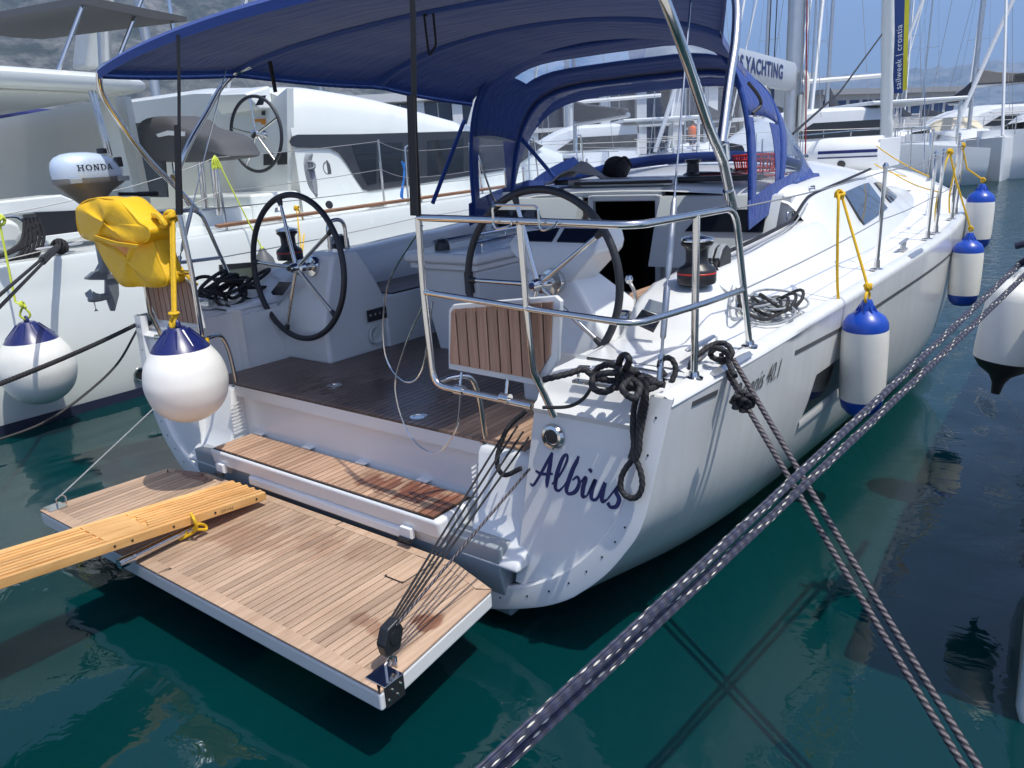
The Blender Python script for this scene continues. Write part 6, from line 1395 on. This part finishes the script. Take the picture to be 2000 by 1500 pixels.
# grey rope hank on the rail
hk = MB(); h0 = PX(598, 302, -4.34)
for k in range(6): hk.tube(cat([h0+V((.01*k, .01*k, 0)), h0+V((.02, -.06+.02*k, -.12)), h0+V((.02, -.03+.02*k, -.35-.02*k)), h0+V((.03, .05-.005*k, -.44)), h0+V((.02, .08-.01*k, -.3)), h0+V((.01, .05, -.05))], 6, True), .0085, 6, True)
knot(hk, h0+V((.03, .02, -.12)), .01, .05, 3, 8)
tag(hk.build('rope_hank', GREYROPE), 'grey rope hank hung on the catamaran lifeline beside its lettering', 'rope')
# aft rope hank and mooring line of the catamaran
hk = MB(); h0 = PX(60, 425, -4.36)
for k in range(5): rope3(hk, cat([h0+V((0, -.06+.03*k, 0)), h0+V((.02, -.08+.035*k, -.18)), h0+V((.02, -.20+.03*k, -.32-.01*k)), h0+V((.03, -.5+.02*k, -.40)), h0+V((.03,-.55,-.36)), h0+V((.02, -.16+.02*k, -.22)), h0+V((.0, -.05+.03*k, -.02))], 6), .014, .08, .012, 12)
tag(hk.build('rope_hank', TWISTK), 'thick black rope hank hanging on the catamaran stern rail at far left', 'rope')
lc = PX(118, 488, -4.27); cleat(lc+V((0,0,-.03)), (0, 1, .02), ct, .2)
for k, (a, b, lab) in enumerate(((-40, 610, 'black mooring line of the catamaran, upper of two at the left edge'), (-40, 640, 'black mooring line of the catamaran, lower of two at the left edge'))):
    mb = MB(); e_ = PD(a, b, 4.6); rope3(mb, sag(lc+V((0, .02*k, .05)), e_, .0, 14), .012, .08, .01, 12); mb.tube([(lc+V((0,.02*k,.05))).lerp(e_, .05), (lc+V((0,.02*k,.05))).lerp(e_, .30)], .02, 10)
    tag(mb.build('mooring_line', TWISTK), lab, 'rope')
mb = MB(); knot(mb, lc+V((0,0,.03)), .013, .06, 5, 6); tag(mb.build('cleat_hitch', TWISTK), 'black rope hitched round the catamaran stern cleat', 'rope')
def r2(f, e):
    mb = MB(); t0 = PX(-2, 430, -4.0); mb.tube([t0, PX(30, 590, -3.9), e+V((0,0,.10))], .009, 7); mb.tube(cat([e+V((0,0,.10)), e+V((.02,.03,.03)), e+V((0,0,-.01)), e+V((-.02,-.03,.03)), e+V((0,0,.1))], 4), .009, 7); knot(mb, e+V((0,0,.11)), .01, .025, 3, 4); knot(mb, t0, .012, .04, 4, 1)
    mb.build('lanyard', LIMEROPE, f)
ball_fender('large cream ball fender with navy cap hanging on the catamaran hull at left', PX(75, 722, -3.80), .285, NAVYV, r2)
# tilted dark fender eye showing through the port wheel, hung on lime rope
lf = thing('side_fender', 'dark fender top on lime rope hanging from the catamaran rail beside the port wheel', 'fender')
k3 = V((tops_[0].x, tops_[0].y, tops_[0].z)); e3 = PX(512, 486, -4.05)
mb = MB(); mb.tube([k3, e3], .0075, 7); 
for k in range(4): mb.tube(cat([k3, k3+V((.02, -.05+.02*k, -.05)), k3+V((.02, -.06+.035*k, -.13)), k3+V((.01, .01, -.02))], 5), .009, 7)
knot(mb, e3, .008, .018, 2, 2); mb.build('lanyard', LIMEROPE, lf)
MB().lathe([(0,.01),(.03,0),(.05,-.04),(.10,-.10),(.13,-.2),(.13,-.75),(.08,-.86),(0,-.88)], e3, (0,0,1), 24).build('body', pm('dark_fender', (.10,.105,.11), .5), lf)
ff2 = thing('side_fender', 'white fender on yellow rope seen behind the port steering wheel', 'fender')
k4 = PX(579, 403, -4.30); e4 = PX(590, 500, -4.02); mb = MB(); mb.tube([k4, e4], .008, 7); knot(mb, k4+V((0,0,-.02)), .009, .03, 3, 5); mb.tube(cat([k4, k4+V((.03,.05,-.2)), e4], 5), .008, 7); mb.build('lanyard', YELLOWROPE, ff2)
MB().lathe([(0,.01),(.03,0),(.06,-.06),(.12,-.14),(.12,-.65),(.06,-.76),(0,-.78)], e4, (0,0,1), 24).build('body', FENDERW, ff2)
mb = MB(); mb.tube(cat([PX(785,315,-4.33), PX(790,340,-4.33), PX(783,380,-4.33), PX(788,388,-4.33)], 5), .012, 7); mb.tube([PX(790,318,-4.33), PX(786,385,-4.33)], .01, 7)
tag(mb.build('blue_cord', BLUEROPE), 'short blue cord tied on the catamaran gate rail', 'rope')

# ------------------------------------------------------------------ yacht beyond the catamaran, far left
lb = thing('sailing_yacht', 'white sailing yacht with royal blue sprayhood seen at far left beyond the catamaran', 'yacht')
def simple_hull(o, x, y0, L, W, fb, mat, rot=0, n=24):
    """hull with stern at (x, y0) heading rot (0 = +y)"""
    cr_, sr_ = cos(rot), sin(rot); W2 = W/2
    def tf(a, b, z): return V((x+a*cr_-b*sr_, y0+a*sr_+b*cr_, z))
    rings = []
    for i in range(n+1):
        t = i/n; b = L*t; w = W2*(.86+.14*min(1, t/.35) if t < .4 else max(.02, (1-((t-.4)/.6)**2.3))); zd = fb*(1+.18*t*t)
        sec = [(w, zd), (w*.99, zd*.55), (w*.90, .05*fb), (w*.6, -.25), (0, -.5*(1-t)), (-w*.6, -.25), (-w*.90, .05*fb), (-w*.99, zd*.55), (-w, zd), (-w*.5, zd+.04), (w*.5, zd+.04)]
        rings.append([tf(a, b+.25*(zd-z)*(.6*t), z) for a, z in sec])
    return MB().loft(rings, True, True).build('hull', mat, o, ang=50), tf
hl_, tfl = simple_hull(lb, -12.6, .4, 12.5, 4.0, 1.45, GEL)
def cabin(o, tf, b0, b1, w, z0, z1, mat, win=True):
    rr = []
    for t in [k/8 for k in range(9)]:
        b = lerp(b0, b1, t); h = lerp(z1, z0+.08, max(0, (t-.55)/.45)**1.5); ww = w*(1-.35*t)
        rr.append([tf(a, b, z) for a, z in ((ww, z0-.05), (ww*.93, lerp(z0, h, .6)), (ww*.82, h), (0, h+.08), (-ww*.82, h), (-ww*.93, lerp(z0, h, .6)), (-ww, z0-.05))])
    c_ = MB().loft(rr, False).build('coachroof', mat, o, ang=50)
    MB().add([tuple(p) for p in rr[0]], [(0,1,2,3,4,5,6)]).build('bulkhead', mat, o)
    if win:
        for s in (1, -1):
            MB().prism([tf(s*(w*(1-.35*t))*q+s*.012, lerp(b0, b1, t), lerp(z0, z1, e)) for t, e, q in ((.10,.35,.965),(.5,.35,.965),(.55,.72,.925),(.12,.75,.915))], tf(s*.01, 0, 0)-tf(0, 0, 0)).build('cabin_window', GLASSD, o)
    return c_
cabin(lb, tfl, 3.2, 8.5, 1.5, 1.5, 2.0, GEL)
sh = MB(); AA = [tfl(1.25*cos(pi*(1-k/16)), 2.2, 1.75+.75*sin(pi*k/16)**.6) for k in range(17)]; AB = [tfl(1.25*cos(pi*(1-k/16)), 3.0, 1.75+.62*sin(pi*k/16)**.6) for k in range(17)]; AC = [tfl(1.3*cos(pi*(1-k/16)), 3.6+.9*sin(pi*k/16), 1.85) for k in range(17)]
MB().solid([AA, AB], .01).build('sprayhood', BLUEC, lb); MB().loft([AB, AC], False).build('sprayhood_window', VINYL, lb); MB().solid([[p.lerp(q, .8)+V((0,0,.01)) for p, q in zip(AB, AC)], [p+V((0,0,.02)) for p in AC]], .01).build('sprayhood_base', BLUEC, lb)
MB().solid([[tfl(a, b, 2.95+.1*cos(a)) for b in (-.4, .8, 1.9)] for a in (-1.6, -.8, 0, .8, 1.6)], .02).build('bimini', BLUEC, lb)
MB().tube([tfl(0, 6.2, 1.9), tfl(0, 6.1, 17)], .09, 10).build('mast', ALU, lb); MB().tube([tfl(0, 6.1, 3.1), tfl(0, 1.6, 3.25)], .11, 10).build('boom', NAVYV, lb)
for s in (1, -1):
    MB().tube([tfl(s*1.7, .3, 1.5), tfl(0, 6.1, 16.8)], .006, 5).build('backstay', WIRE, lb)
    for q, (b_, zz) in enumerate(((.4, 2.1), (.4, 1.8))): MB().tube([tfl(s*1.75, b_, zz), tfl(s*1.95, 5, zz+.1), tfl(s*1.2, 10, zz+.2)], .006, 5).build('lifeline', WIRE, lb)
    for b_ in (.4, 2.6, 5.0, 7.4): MB().tube([tfl(s*1.85, b_, 1.45), tfl(s*1.85, b_, 2.12)], .013, 6).build('stanchion', STEEL, lb)
# ------------------------------------------------------------------ banner on the yacht's forestay
fs = lambda z: V((0, lerp(12.15, 7.2, (z-1.55)/15.8), z))
bn = thing('banner', 'navy vertical banner with a yellow edge on the forestay of the near yacht', 'banner')
BAN = pm('banner_cloth', (.020, .055, .20), .7); BANY = pm('banner_yellow', (.62, .56, .03), .7)
bx_ = V((.787, .617, 0))
def bpt(z, w): return fs(z)+bx_*(.09+w)
zb0, zb1 = 2.62, 5.4
MB().solid([[bpt(z, w)+V((0, .012*sin(3*z+9*w), 0)) for w in (0, .08, .16)] for z in [lerp(zb0+.0, zb1, k/14) for k in range(15)]], .004).build('cloth', BAN, bn)
MB().solid([[bpt(z, w)+V((0, .012*sin(3*z+9*w), 0)) for w in (.16, .195, .23)] for z in [lerp(zb0+.04, zb1, k/14) for k in range(15)]], .004).build('yellow_edge', BANY, bn)
up_ = (fs(4)-fs(3)).normalized(); nrm_ = up_.cross(bx_)
lettering('sailweek | croatia', .13, bpt(zb0+.06, .115)-bx_.cross(V((0,0,1)))*0+V((.617,-.787,0))*.035, up_, -bx_, .0, pm('banner_white', (.75,.76,.75), .6), bn, spacing=1.05)
MB().tube([PX(1722, 68, .0), PX(1640, 180, .3), PX(1548, 262, .75)], .012, 6).build('jib_sheet', BLACKROPE, yacht)

# ------------------------------------------------------------------ neighbour on the right: hull quarter, cleat, fender
rn = thing('neighbour_boat', 'white hull quarter of the neighbouring boat at the right edge of the picture', 'boat')
rings = []
for i in range(25):
    y = .55+12*i/24; xw = 3.05-.11*min(1, (y-.55)/2.6)+max(0, (y-5)/7)**2*1.2; zd = 1.50+.015*y
    rings.append([V((x, y-(.0 if i else .0), z)) for x, z in ((xw+.35, -.4), (xw+.03, -.05), (xw, .05), (xw-.005, .5), (xw+.0, 1.0), (xw+.01, zd-.10), (xw+.02, zd-.03), (xw+.06, zd), (xw+.2, zd+.01), (xw+1.6, zd+.05), (xw+3.2, zd), (xw+3.3, .5), (xw+3.0, -.3))])
MB().loft(rings, True, True).build('hull', WHITEGREY, rn, ang=40, bev=.02)
cleat((2.99, 1.08, 1.53), (.1, 1, 0), rn, .15)
MB().bar((2.93, .75, 1.535), (2.95, 1.6, 1.545), .03, .02).build('toe_rail', ALU, rn)
hk = MB(); knot(hk, V((2.93, 1.06, 1.57)), .014, .05, 4, 3); hk.tube(cat([be, V((2.90,1.02,1.60)), V((2.96,1.03,1.60)), V((3.0,1.1,1.57))], 5), .012, 9); hk.tube(cat([V((2.83,1.0,1.63)), V((2.88,1.0,1.64)), V((2.95,1.05,1.60))], 5), .012, 9)
tag(hk.build('cleat_hitch', pm('navy_rope_plain', (.012,.014,.04), .75, bump=(200,.6,.004))), 'dark navy rope hitched on the cleat at the right edge', 'rope')
rf, re_ = cyl_fender('cylinder_fender', 'large white fender with black tip hanging by the boat at the right edge', (2.735, 2.33, .75), (2.79, 2.36, 1.30), .15, FENDERW, caph=.12, tail=True)
MB().tube([re_, V((2.95, 2.3, 1.60))], .008, 6).build('lanyard', BLACKROPE, rf)

# ------------------------------------------------------------------ boats across the fairway
FADE = pm('far_boat_gelcoat', (.68, .70, .71), .35, var=(.5, .04)); FDARK = pm('far_boat_window', (.03, .034, .04), .15); CREAM = pm('cream_canvas', (.60, .55, .42), .8); SAILC = pm('dark_sail_cover', (.03, .035, .05), .8); GREYC2 = pm('grey_bimini_cloth', (.14, .135, .13), .85)
def rigging(o, tf, b, zt, zs, W, mat=ALU, boomlen=4.2, cover=None, zb=3.2, r=.085):
    MB().tube([tf(0, b, zs), tf(0, b-.25, zt)], [r, r*.75], 8).build('mast', mat, o)
    for zf, wf in ((.45, .9), (.72, .7)):
        z_ = lerp(zs, zt, zf); MB().bar(tf(-wf, b-.3, z_), tf(wf, b-.3, z_), .08, .03).build('spreader', mat, o)
    for s in (1, -1):
        MB().tube([tf(s*W*.45, b-.2, zs-.3), tf(s*.9, b-.3, lerp(zs, zt, .45)), tf(s*.05, b-.2, zt-.3)], .010, 4).build('shroud', WIRE, o)
    if boomlen:
        MB().tube([tf(0, b-.1, zb), tf(0, b-boomlen, zb+.1)], .09, 8).build('boom', mat, o)
        if cover: MB().loft([[tf(a*w, bb, zb+.1+z*h) for a, z in ((-.14,0),(.14,0),(.10,1),(-.10,1))] for bb, w, h in ((b-.15, 1, .75), (b-1.2, 1.2, .55), (b-boomlen*.6, 1.1, .4), (b-boomlen+.1, .8, .22))], True, True).build('sail_cover', cover, o, bev=.05)
def far_sailboat(label, pos, rot, L=12, W=3.9, fb=1.35, mast=17, cover=SAILC, hood=None, group=None):
    o = thing('moored_yacht', label, 'yacht', group); h, tf = simple_hull(o, pos[0], pos[1], L, W, fb, FADE, rot, 14)
    cabin(o, tf, L*.3, L*.68, W*.33, fb+.08, fb+.55, FADE)
    rigging(o, tf, L*.55, mast, fb+.5, W, cover=cover, zb=fb+1.7, boomlen=L*.36)
    MB().tube([tf(0, L-.2, fb+.3), tf(0, L*.55-.2, mast-1)], .06, 6).build('furled_jib', WHITEP, o)
    if hood:
        a0 = [tf(1.1*cos(pi*(1-k/10)), L*.28, fb+.4+.75*sin(pi*k/10)**.6) for k in range(11)]; a1 = [tf(1.1*cos(pi*(1-k/10)), L*.34, fb+.4+.7*sin(pi*k/10)**.6) for k in range(11)]; a2 = [tf(1.15*cos(pi*(1-k/10)), L*.36+.7*sin(pi*k/10), fb+.45) for k in range(11)]
        MB().solid([a0, a1], .01).build('sprayhood', hood, o); MB().solid([a1, a2], .01).build('sprayhood_front', hood, o)
    for s in (1, -1):
        MB().tube([tf(s*W*.42, .2, fb+.6), tf(s*W*.49, L*.4, fb+.65), tf(s*W*.3, L*.8, fb+.85)], .012, 4).build('lifeline', WIRE, o)
        for q in (.05, .25, .45, .65): MB().tube([tf(s*W*.46, L*q, fb), tf(s*W*.46, L*q, fb+.62)], .016, 5).build('stanchion', STEEL, o)
    return o
def far_cat(label, pos, rot, L=12.5, W=6.8, fb=1.55, mast=18, bimini=None, group=None):
    o = thing('moored_catamaran', label, 'catamaran', group); cr_, sr_ = cos(rot), sin(rot)
    def tf(a, b, z): return V((pos[0]+a*cr_-b*sr_, pos[1]+a*sr_+b*cr_, z))
    for s in (1, -1):
        rings = []
        for i in range(15):
            t = i/14; w = .75*(1 if t < .6 else max(.04, 1-((t-.6)/.4)**2)); zd = fb*(.82+.18*min(1, t/.25))*(1+.06*t)
            rings.append([tf(s*(W/2-.75)+a, L*t, z) for a, z in ((w, zd), (w*.97, zd*.5), (w*.8, .02), (0, -.4), (-w*.8, .02), (-w*.97, zd*.5), (-w, zd))])
        hh = MB().loft(rings, True, True).build('hull', FADE, o, ang=50)
        MB().prism([tf(s*(W/2+.005), L*q, z) for q, z in ((.30, fb*.6), (.52, fb*.62), (.54, fb*.74), (.31, fb*.74))], tf(s*.01,0,0)-tf(0,0,0)).build('hull_window', FDARK, hh)
    MB().hexa([tf(a, b, z) for z in (.75, fb+.02) for a, b in ((-W/2+.7, .8), (W/2-.7, .8), (W/2-.7, L*.72), (-W/2+.7, L*.72))]).build('bridge_deck', FADE, o)
    rr = []
    for t in [k/10 for k in range(11)]:
        b = lerp(L*.28, L*.70, t); e = max(0, (t-.5)/.5)**1.7; h = lerp(fb+1.35, fb+.25, e); w = W*.38*(1-.25*e)
        rr.append([tf(a, b, z) for a, z in ((w, fb), (w*.97, lerp(fb, h, .5)), (w*.92, h-.06), (w*.8, h+.04), (0, h+.14), (-w*.8, h+.04), (-w*.92, h-.06), (-w*.97, lerp(fb, h, .5)), (-w, fb))])
    MB().loft(rr, False, False).build('coachroof', FADE, o, ang=50)
    for s in (1, -1):
        P0 = [(tf(s*(W*.38*.995)+s*.02, lerp(L*.28, L*.70, t), z)) for t, z in ((.02, fb+.38), (.60, fb+.38), (.72, fb+.42), (.55, fb+.92), (.02, fb+.92))]
        MB().prism(P0, tf(s*.02,0,0)-tf(0,0,0)).build('saloon_window', FDARK, o)
    MB().prism([tf(a, L*.70*q, z) for a, q, z in ((-W*.27, .945, fb+.42), (W*.27, .945, fb+.42), (W*.29, .86, fb+.86), (-W*.29, .86, fb+.86))], (0, 0, .03)).build('front_window', FDARK, o)
    MB().prism([tf(a, L*.28, z) for a, z in ((-W*.36, fb+.05), (W*.36, fb+.05), (W*.36, fb+1.25), (-W*.36, fb+1.25))], tf(0,.05,0)-tf(0,0,0)).build('saloon_door', FDARK, o)
    MB().prism([tf(a, b, fb+1.42) for a, b in ((-W*.40, .6), (W*.40, .6), (W*.40, L*.34), (-W*.40, L*.34))], (0, 0, .14)).build('hard_top', FADE, o, bev=.05)
    for s in (1, -1): MB().tube([tf(s*W*.38, .8, fb*.8), tf(s*W*.38, .8, fb+1.44)], .07, 8).build('pillar', FADE, o)
    if bimini: MB().prism([tf(a, b, fb+2.9) for a, b in ((-1.6, 1.8), (1.6, 1.8), (1.6, 4.4), (-1.6, 4.4))], (0, 0, .10)).build('bimini', bimini, o, bev=.03)
    rigging(o, tf, L*.52, mast, fb+1.4, W, cover=GREYC2 if bimini else None, zb=fb+2.5, boomlen=L*.36, r=.12)
    MB().tube([tf(0, L*.95, fb+.2), tf(0, L*.52, mast-1)], .09, 6).build('furled_jib', WHITEP, o)
    for s in (1, -1):
        MB().tube([tf(s*(W/2-.1), 1, fb+.55), tf(s*(W/2-.1), L*.6, fb+.68), tf(s*(W/2-.6), L*.98, fb+.75)], .014, 4).build('lifeline', WIRE, o)
        for q in (.1, .3, .5, .7, .92): MB().tube([tf(s*(W/2-.12), L*q, fb*.95), tf(s*(W/2-.12), L*q, fb+.66)], .018, 5).build('stanchion', STEEL, o)
    return o
def stern(px, py, dep): p = PD(px, py, dep); return (p.x, p.y)
r128 = radians(128)
far_cat('white catamaran with dark saloon windows at the far right, bow pointing left', (7.2, 43.6), r128, 13, 7.0, 1.75)
far_cat('white catamaran across the fairway directly behind the furled jib and dinghy', (-2.6, 33.5), r128, 12, 6.6, 1.55)
far_cat('farther catamaran with a grey bimini between the two white catamarans at right', (1.5, 52.0), r128, 12.5, 6.8, 1.6, 19, GREYC2)
far_cat('catamaran with dark windows seen through the middle of the sprayhood windscreen', (-12.5, 33.0), r128, 12, 6.8, 1.6, 17)
far_sailboat('yacht with cream sprayhood just right of the near mast, dark sail cover', (-8.2, 40.0), radians(190), 12.5, 4.0, 1.4, 17, SAILC, CREAM)
far_sailboat('yacht with tall mast behind the dinghy, cream cloth over its cockpit', (-4.5, 44.0), radians(200), 12, 3.9, 1.35, 18, SAILC, CREAM)
far_sailboat('white yacht seen through the right half of the sprayhood windscreen', (-9.0, 22.0), radians(60), 11.5, 3.8, 1.3, 15.5, SAILC)
far_sailboat('white yacht seen through the left side panel of the sprayhood', (-19.0, 24.0), radians(140), 11, 3.7, 1.3, 16, CREAM)
far_sailboat('yacht with leaning mast near the right edge, behind the far catamarans', (8.5, 58.0), radians(170), 12.5, 4, 1.4, 20, SAILC)
far_sailboat('far yacht whose dark mast stands right of the leaning mast', (13.5, 60.0), radians(185), 12, 3.9, 1.4, 17, SAILC)
far_sailboat('farthest yacht at the right edge with thin grey mast', (18.0, 62.0), radians(178), 12, 3.9, 1.4, 18, SAILC)
far_sailboat('yacht under the near boom, only its slim mast showing above the canopy', (-15.5, 46.0), radians(183), 12, 3.9, 1.4, 17.5, SAILC)
far_sailboat('yacht with a slim white mast left of the near mast', (-12.0, 47.5), radians(176), 12, 3.9, 1.4, 18, SAILC)
rnd = random.Random(21)
for lab, px, dep, mt in (('yacht whose white mast stands just right of the red halyard', 1612, 62, 19), ('yacht whose grey mast stands between the red halyard and the furled jib', 1655, 58, 17), ('yacht whose thin mast stands close left of the banner stay', 1690, 70, 20), ('yacht whose mast stands just right of the yellow banner edge', 1805, 72, 18), ('yacht whose mast stands midway between banner and leaning mast', 1838, 66, 19), ('yacht whose dark mast rises over the far right catamaran roof', 1925, 70, 18), ('yacht whose mast is second from the right edge', 1955, 76, 20), ('yacht whose slim mast shows left of the near boom lettering', 1392, 60, 18), ('yacht whose mast shows above the boom lettering', 1487, 64, 19)):
    p_ = PD(px, 250, dep); far_sailboat(lab, (p_.x-6*cos(radians(60)), p_.y+5), radians(rnd.uniform(160, 200)), 12, 3.9, 1.4, mt, SAILC if rnd.random() < .6 else CREAM)
# dinghy-like white rib seen through the windscreen
# person in orange on the boat across
pr = thing('person', 'person in an orange top standing on a boat seen through the windscreen', 'person')
pb = PD(1352, 290, 44.0); base_z = 1.45
def person(o, p, z0):
    me = bpy.data.meshes.new('body'); J = {'pel': (0,0,.95,.13), 'chest': (0,0,1.30,.15), 'neck': (0,0,1.50,.06), 'head': (0,.02,1.62,.10), 'top': (0,.02,1.74,.07), 'lk': (-.11,.04,.50,.08), 'lf': (-.12,0,.05,.055), 'rk': (.11,.04,.50,.08), 'rf': (.12,0,.05,.055), 'ls': (-.20,0,1.42,.07), 'le': (-.27,.04,1.14,.05), 'lh': (-.24,.18,.95,.04), 'rs': (.20,0,1.42,.07), 're': (.27,.04,1.14,.05), 'rh': (.22,.2,1.02,.04), 'lt': (-.12,.12,.03,.05), 'rt': (.12,.12,.03,.05)}
    ks = list(J); E_ = [('pel','chest'),('chest','neck'),('neck','head'),('head','top'),('pel','lk'),('lk','lf'),('lf','lt'),('pel','rk'),('rk','rf'),('rf','rt'),('chest','ls'),('ls','le'),('le','lh'),('chest','rs'),('rs','re'),('re','rh')]
    me.from_pydata([V(J[k][:3])+V((p.x, p.y, z0)) for k in ks], [(ks.index(a), ks.index(b)) for a, b in E_], [])
    b = bpy.data.objects.new('body', me); C.objects.link(b); b.parent = o
    md = b.modifiers.new('skin', 'SKIN'); 
    if not me.skin_vertices: me.attributes
    sv = me.skin_vertices[0].data if me.skin_vertices else None
    if sv:
        for i, k in enumerate(ks): sv[i].radius = (J[k][3], J[k][3]); sv[i].use_root = (k == 'pel')
    sb = b.modifiers.new('sub', 'SUBSURF'); sb.levels = 1; sb.render_levels = 2
    me.materials.append(SKIN)
    q = V((p.x, p.y, z0)); MB().loft([[q+V((rx*cos(t), ry*sin(t), z)) for t in [2*pi*k/16 for k in range(16)]] for z, rx, ry in ((.88,.20,.15),(1.1,.205,.155),(1.35,.245,.16),(1.45,.20,.12),(1.50,.08,.075))]).build('orange_top', ORANGEC, o, ang=80)
    MB().loft([[q+V((rx*cos(t), ry*sin(t), z)) for t in [2*pi*k/16 for k in range(16)]] for z, rx, ry in ((.55,.21,.14),(.75,.205,.15),(.95,.19,.145))]).build('shorts', NAVYV, o, ang=80)
    MB().lathe([(0,.13),(.06,.12),(.105,.06),(.112,0),(.10,-.04)], q+V((0,0,1.645)), (0,0,1), 14).build('hair', BLACKCLOTH, o)
person(pr, pb, base_z)

# ------------------------------------------------------------------ quay, marina buildings, tree
STONE = pm('quay_stone', (.30, .29, .27), .9, var=(.4, .15)); WALLW = pm('white_render', (.62, .63, .63), .8, var=(.3, .05)); BGLASS = pm('blue_building_glass', (.015, .035, .10), .08, coat=.4)
A0_, B0_ = PD(640, 300, 66), PD(1500, 290, 70); dirq = V((B0_.x-A0_.x, B0_.y-A0_.y, 0)).normalized(); nq = V((-dirq.y, dirq.x, 0))
def qp(l, d, z): p = V((A0_.x, A0_.y, 0))+dirq*l+nq*d; return V((p.x, p.y, z))
tag(MB().hexa([qp(l, d, z) for z in (-2, 1.15) for l, d in ((-80, -1), (140, -1), (140, 60), (-80, 60))]).build('quay', STONE), kind='structure')
b1 = thing('marina_building', 'marina building with dark blue glass and white columns behind the sprayhood', 'building')
Lb = 44
MB().hexa([qp(l, d, z) for z in (1.15, 7.1) for l, d in ((-2, 4.4), (Lb, 4.4), (Lb, 20), (-2, 20))]).build('wall', WALLW, b1)
MB().hexa([qp(l, d, z) for z in (6.9, 7.6) for l, d in ((-3, 2.2), (Lb+1, 2.2), (Lb+1, 21), (-3, 21))]).build('roof', WALLW, b1)
nP = 13
for k in range(nP):
    l0, l1 = -2+Lb*k/nP+.15, -2+Lb*(k+1)/nP-.15
    for z0, z1 in ((1.3, 3.7), (4.0, 6.8)):
        w_ = MB().hexa([qp(l, d, z) for z in (z0, z1) for l, d in ((l0, 4.30), (l1, 4.30), (l1, 4.395), (l0, 4.395))]).build('window', BGLASS, b1)
        MB().hexa([qp(l, d, z) for z in (z0, z1) for l, d in (((l0+l1)/2-.05, 4.24), ((l0+l1)/2+.05, 4.24), ((l0+l1)/2+.05, 4.30), ((l0+l1)/2-.05, 4.30))]).build('mullion', WHITEP, b1)
    MB().hexa([qp(l, d, z) for z in (1.15, 6.9) for l, d in ((l0-.15-.45, 2.6), (l0-.15+.45, 2.6), (l0-.15+.45, 3.4), (l0-.15-.45, 3.4))]).build('column', WHITEP, b1)
MB().hexa([qp(l, d, z) for z in (3.65, 4.0) for l, d in ((-2, 2.4), (Lb, 2.4), (Lb, 4.35), (-2, 4.35))]).build('balcony', WALLW, b1)
b2 = thing('harbour_building', 'long low grey building with a row of blue windows behind the masts at right', 'building')
C0, C1 = PD(1600, 262, 88), PD(1860, 252, 98); dc = V((C1.x-C0.x, C1.y-C0.y, 0)); Lc = dc.length; dc.normalize(); nc = V((-dc.y, dc.x, 0))
def qc(l, d, z): p = V((C0.x, C0.y, 0))+dc*l+nc*d; return V((p.x, p.y, z))
tag(MB().hexa([qc(l, d, z) for z in (-2, 1.2) for l, d in ((-60, -3), (90, -3), (90, 40), (-60, 40))]).build('quay', STONE), kind='structure')
GREYW = pm('grey_render', (.42, .44, .46), .8, var=(.3, .06))
MB().hexa([qc(l, d, z) for z in (1.2, 6.3) for l, d in ((0, 0), (Lc, 0), (Lc, 14), (0, 14))]).build('wall', GREYW, b2)
MB().hexa([qc(l, d, z) for z in (6.3, 6.9) for l, d in ((-.6, -.8), (Lc+.6, -.8), (Lc+.6, 15), (-.6, 15))]).build('roof', pm('grey_roof', (.25, .26, .28), .7), b2)
for k in range(11):
    l0, l1 = Lc*(k+.15)/11, Lc*(k+.85)/11
    w_ = MB().hexa([qc(l, d, z) for z in (3.9, 5.7) for l, d in ((l0, -.08), (l1, -.08), (l1, .002), (l0, .002))]).build('window', BGLASS, b2)
    MB().hexa([qc(l, d, z) for z in (3.8, 3.9) for l, d in ((l0-.1, -.15), (l1+.1, -.15), (l1+.1, .0), (l0-.1, .0))]).build('sill', WALLW, b2)
def tree(label, pos, h, R, seed, zb=1.15):
    rnd = random.Random(seed); o = thing('tree', label, 'tree'); p = V(pos)
    tk = MB(); tk.tube([p+V((0,0,zb)), p+V((.05,0,zb+h*.3)), p+V((.0,.1,zb+h*.6))], [.14, .10, .05], 8)
    for k in range(6):
        a = rnd.uniform(0, 6.28); tk.tube([p+V((0,0,zb+h*.3)), p+V((cos(a)*R*.5, sin(a)*R*.5, zb+h*(.5+.2*rnd.random())))], [.05, .02], 5)
    tk.build('trunk', pm('bark', (.10, .075, .05), .9), o)
    mb = MB()
    for k in range(1400):
        a, b_, r_ = rnd.uniform(0, 6.28), rnd.uniform(-1, 1), rnd.random()**.45
        q = p+V((cos(a)*sqrt(1-b_*b_)*R*r_, sin(a)*sqrt(1-b_*b_)*R*r_, zb+h*.62+b_*h*.38*r_)); q += V((sin(q.x*3), cos(q.y*3), sin(q.z*4)))*.12
        u = V((rnd.uniform(-1,1), rnd.uniform(-1,1), rnd.uniform(-1,1))).normalized(); w = u.orthogonal().normalized(); s_ = rnd.uniform(.06, .14)
        mb.add([q-u*s_, q+w*s_*.5, q+u*s_, q-w*s_*.5], [(0,1,2,3)])
    mb.build('crown', pm('olive_leaves', (.075, .095, .045), .7, var=(1.5, .4)), o)
tp1 = qp(3.5, .8, 0); tree('small olive tree on the quay seen through the left sprayhood panel', (tp1.x, tp1.y, 0), 2.6, 1.3, 3)
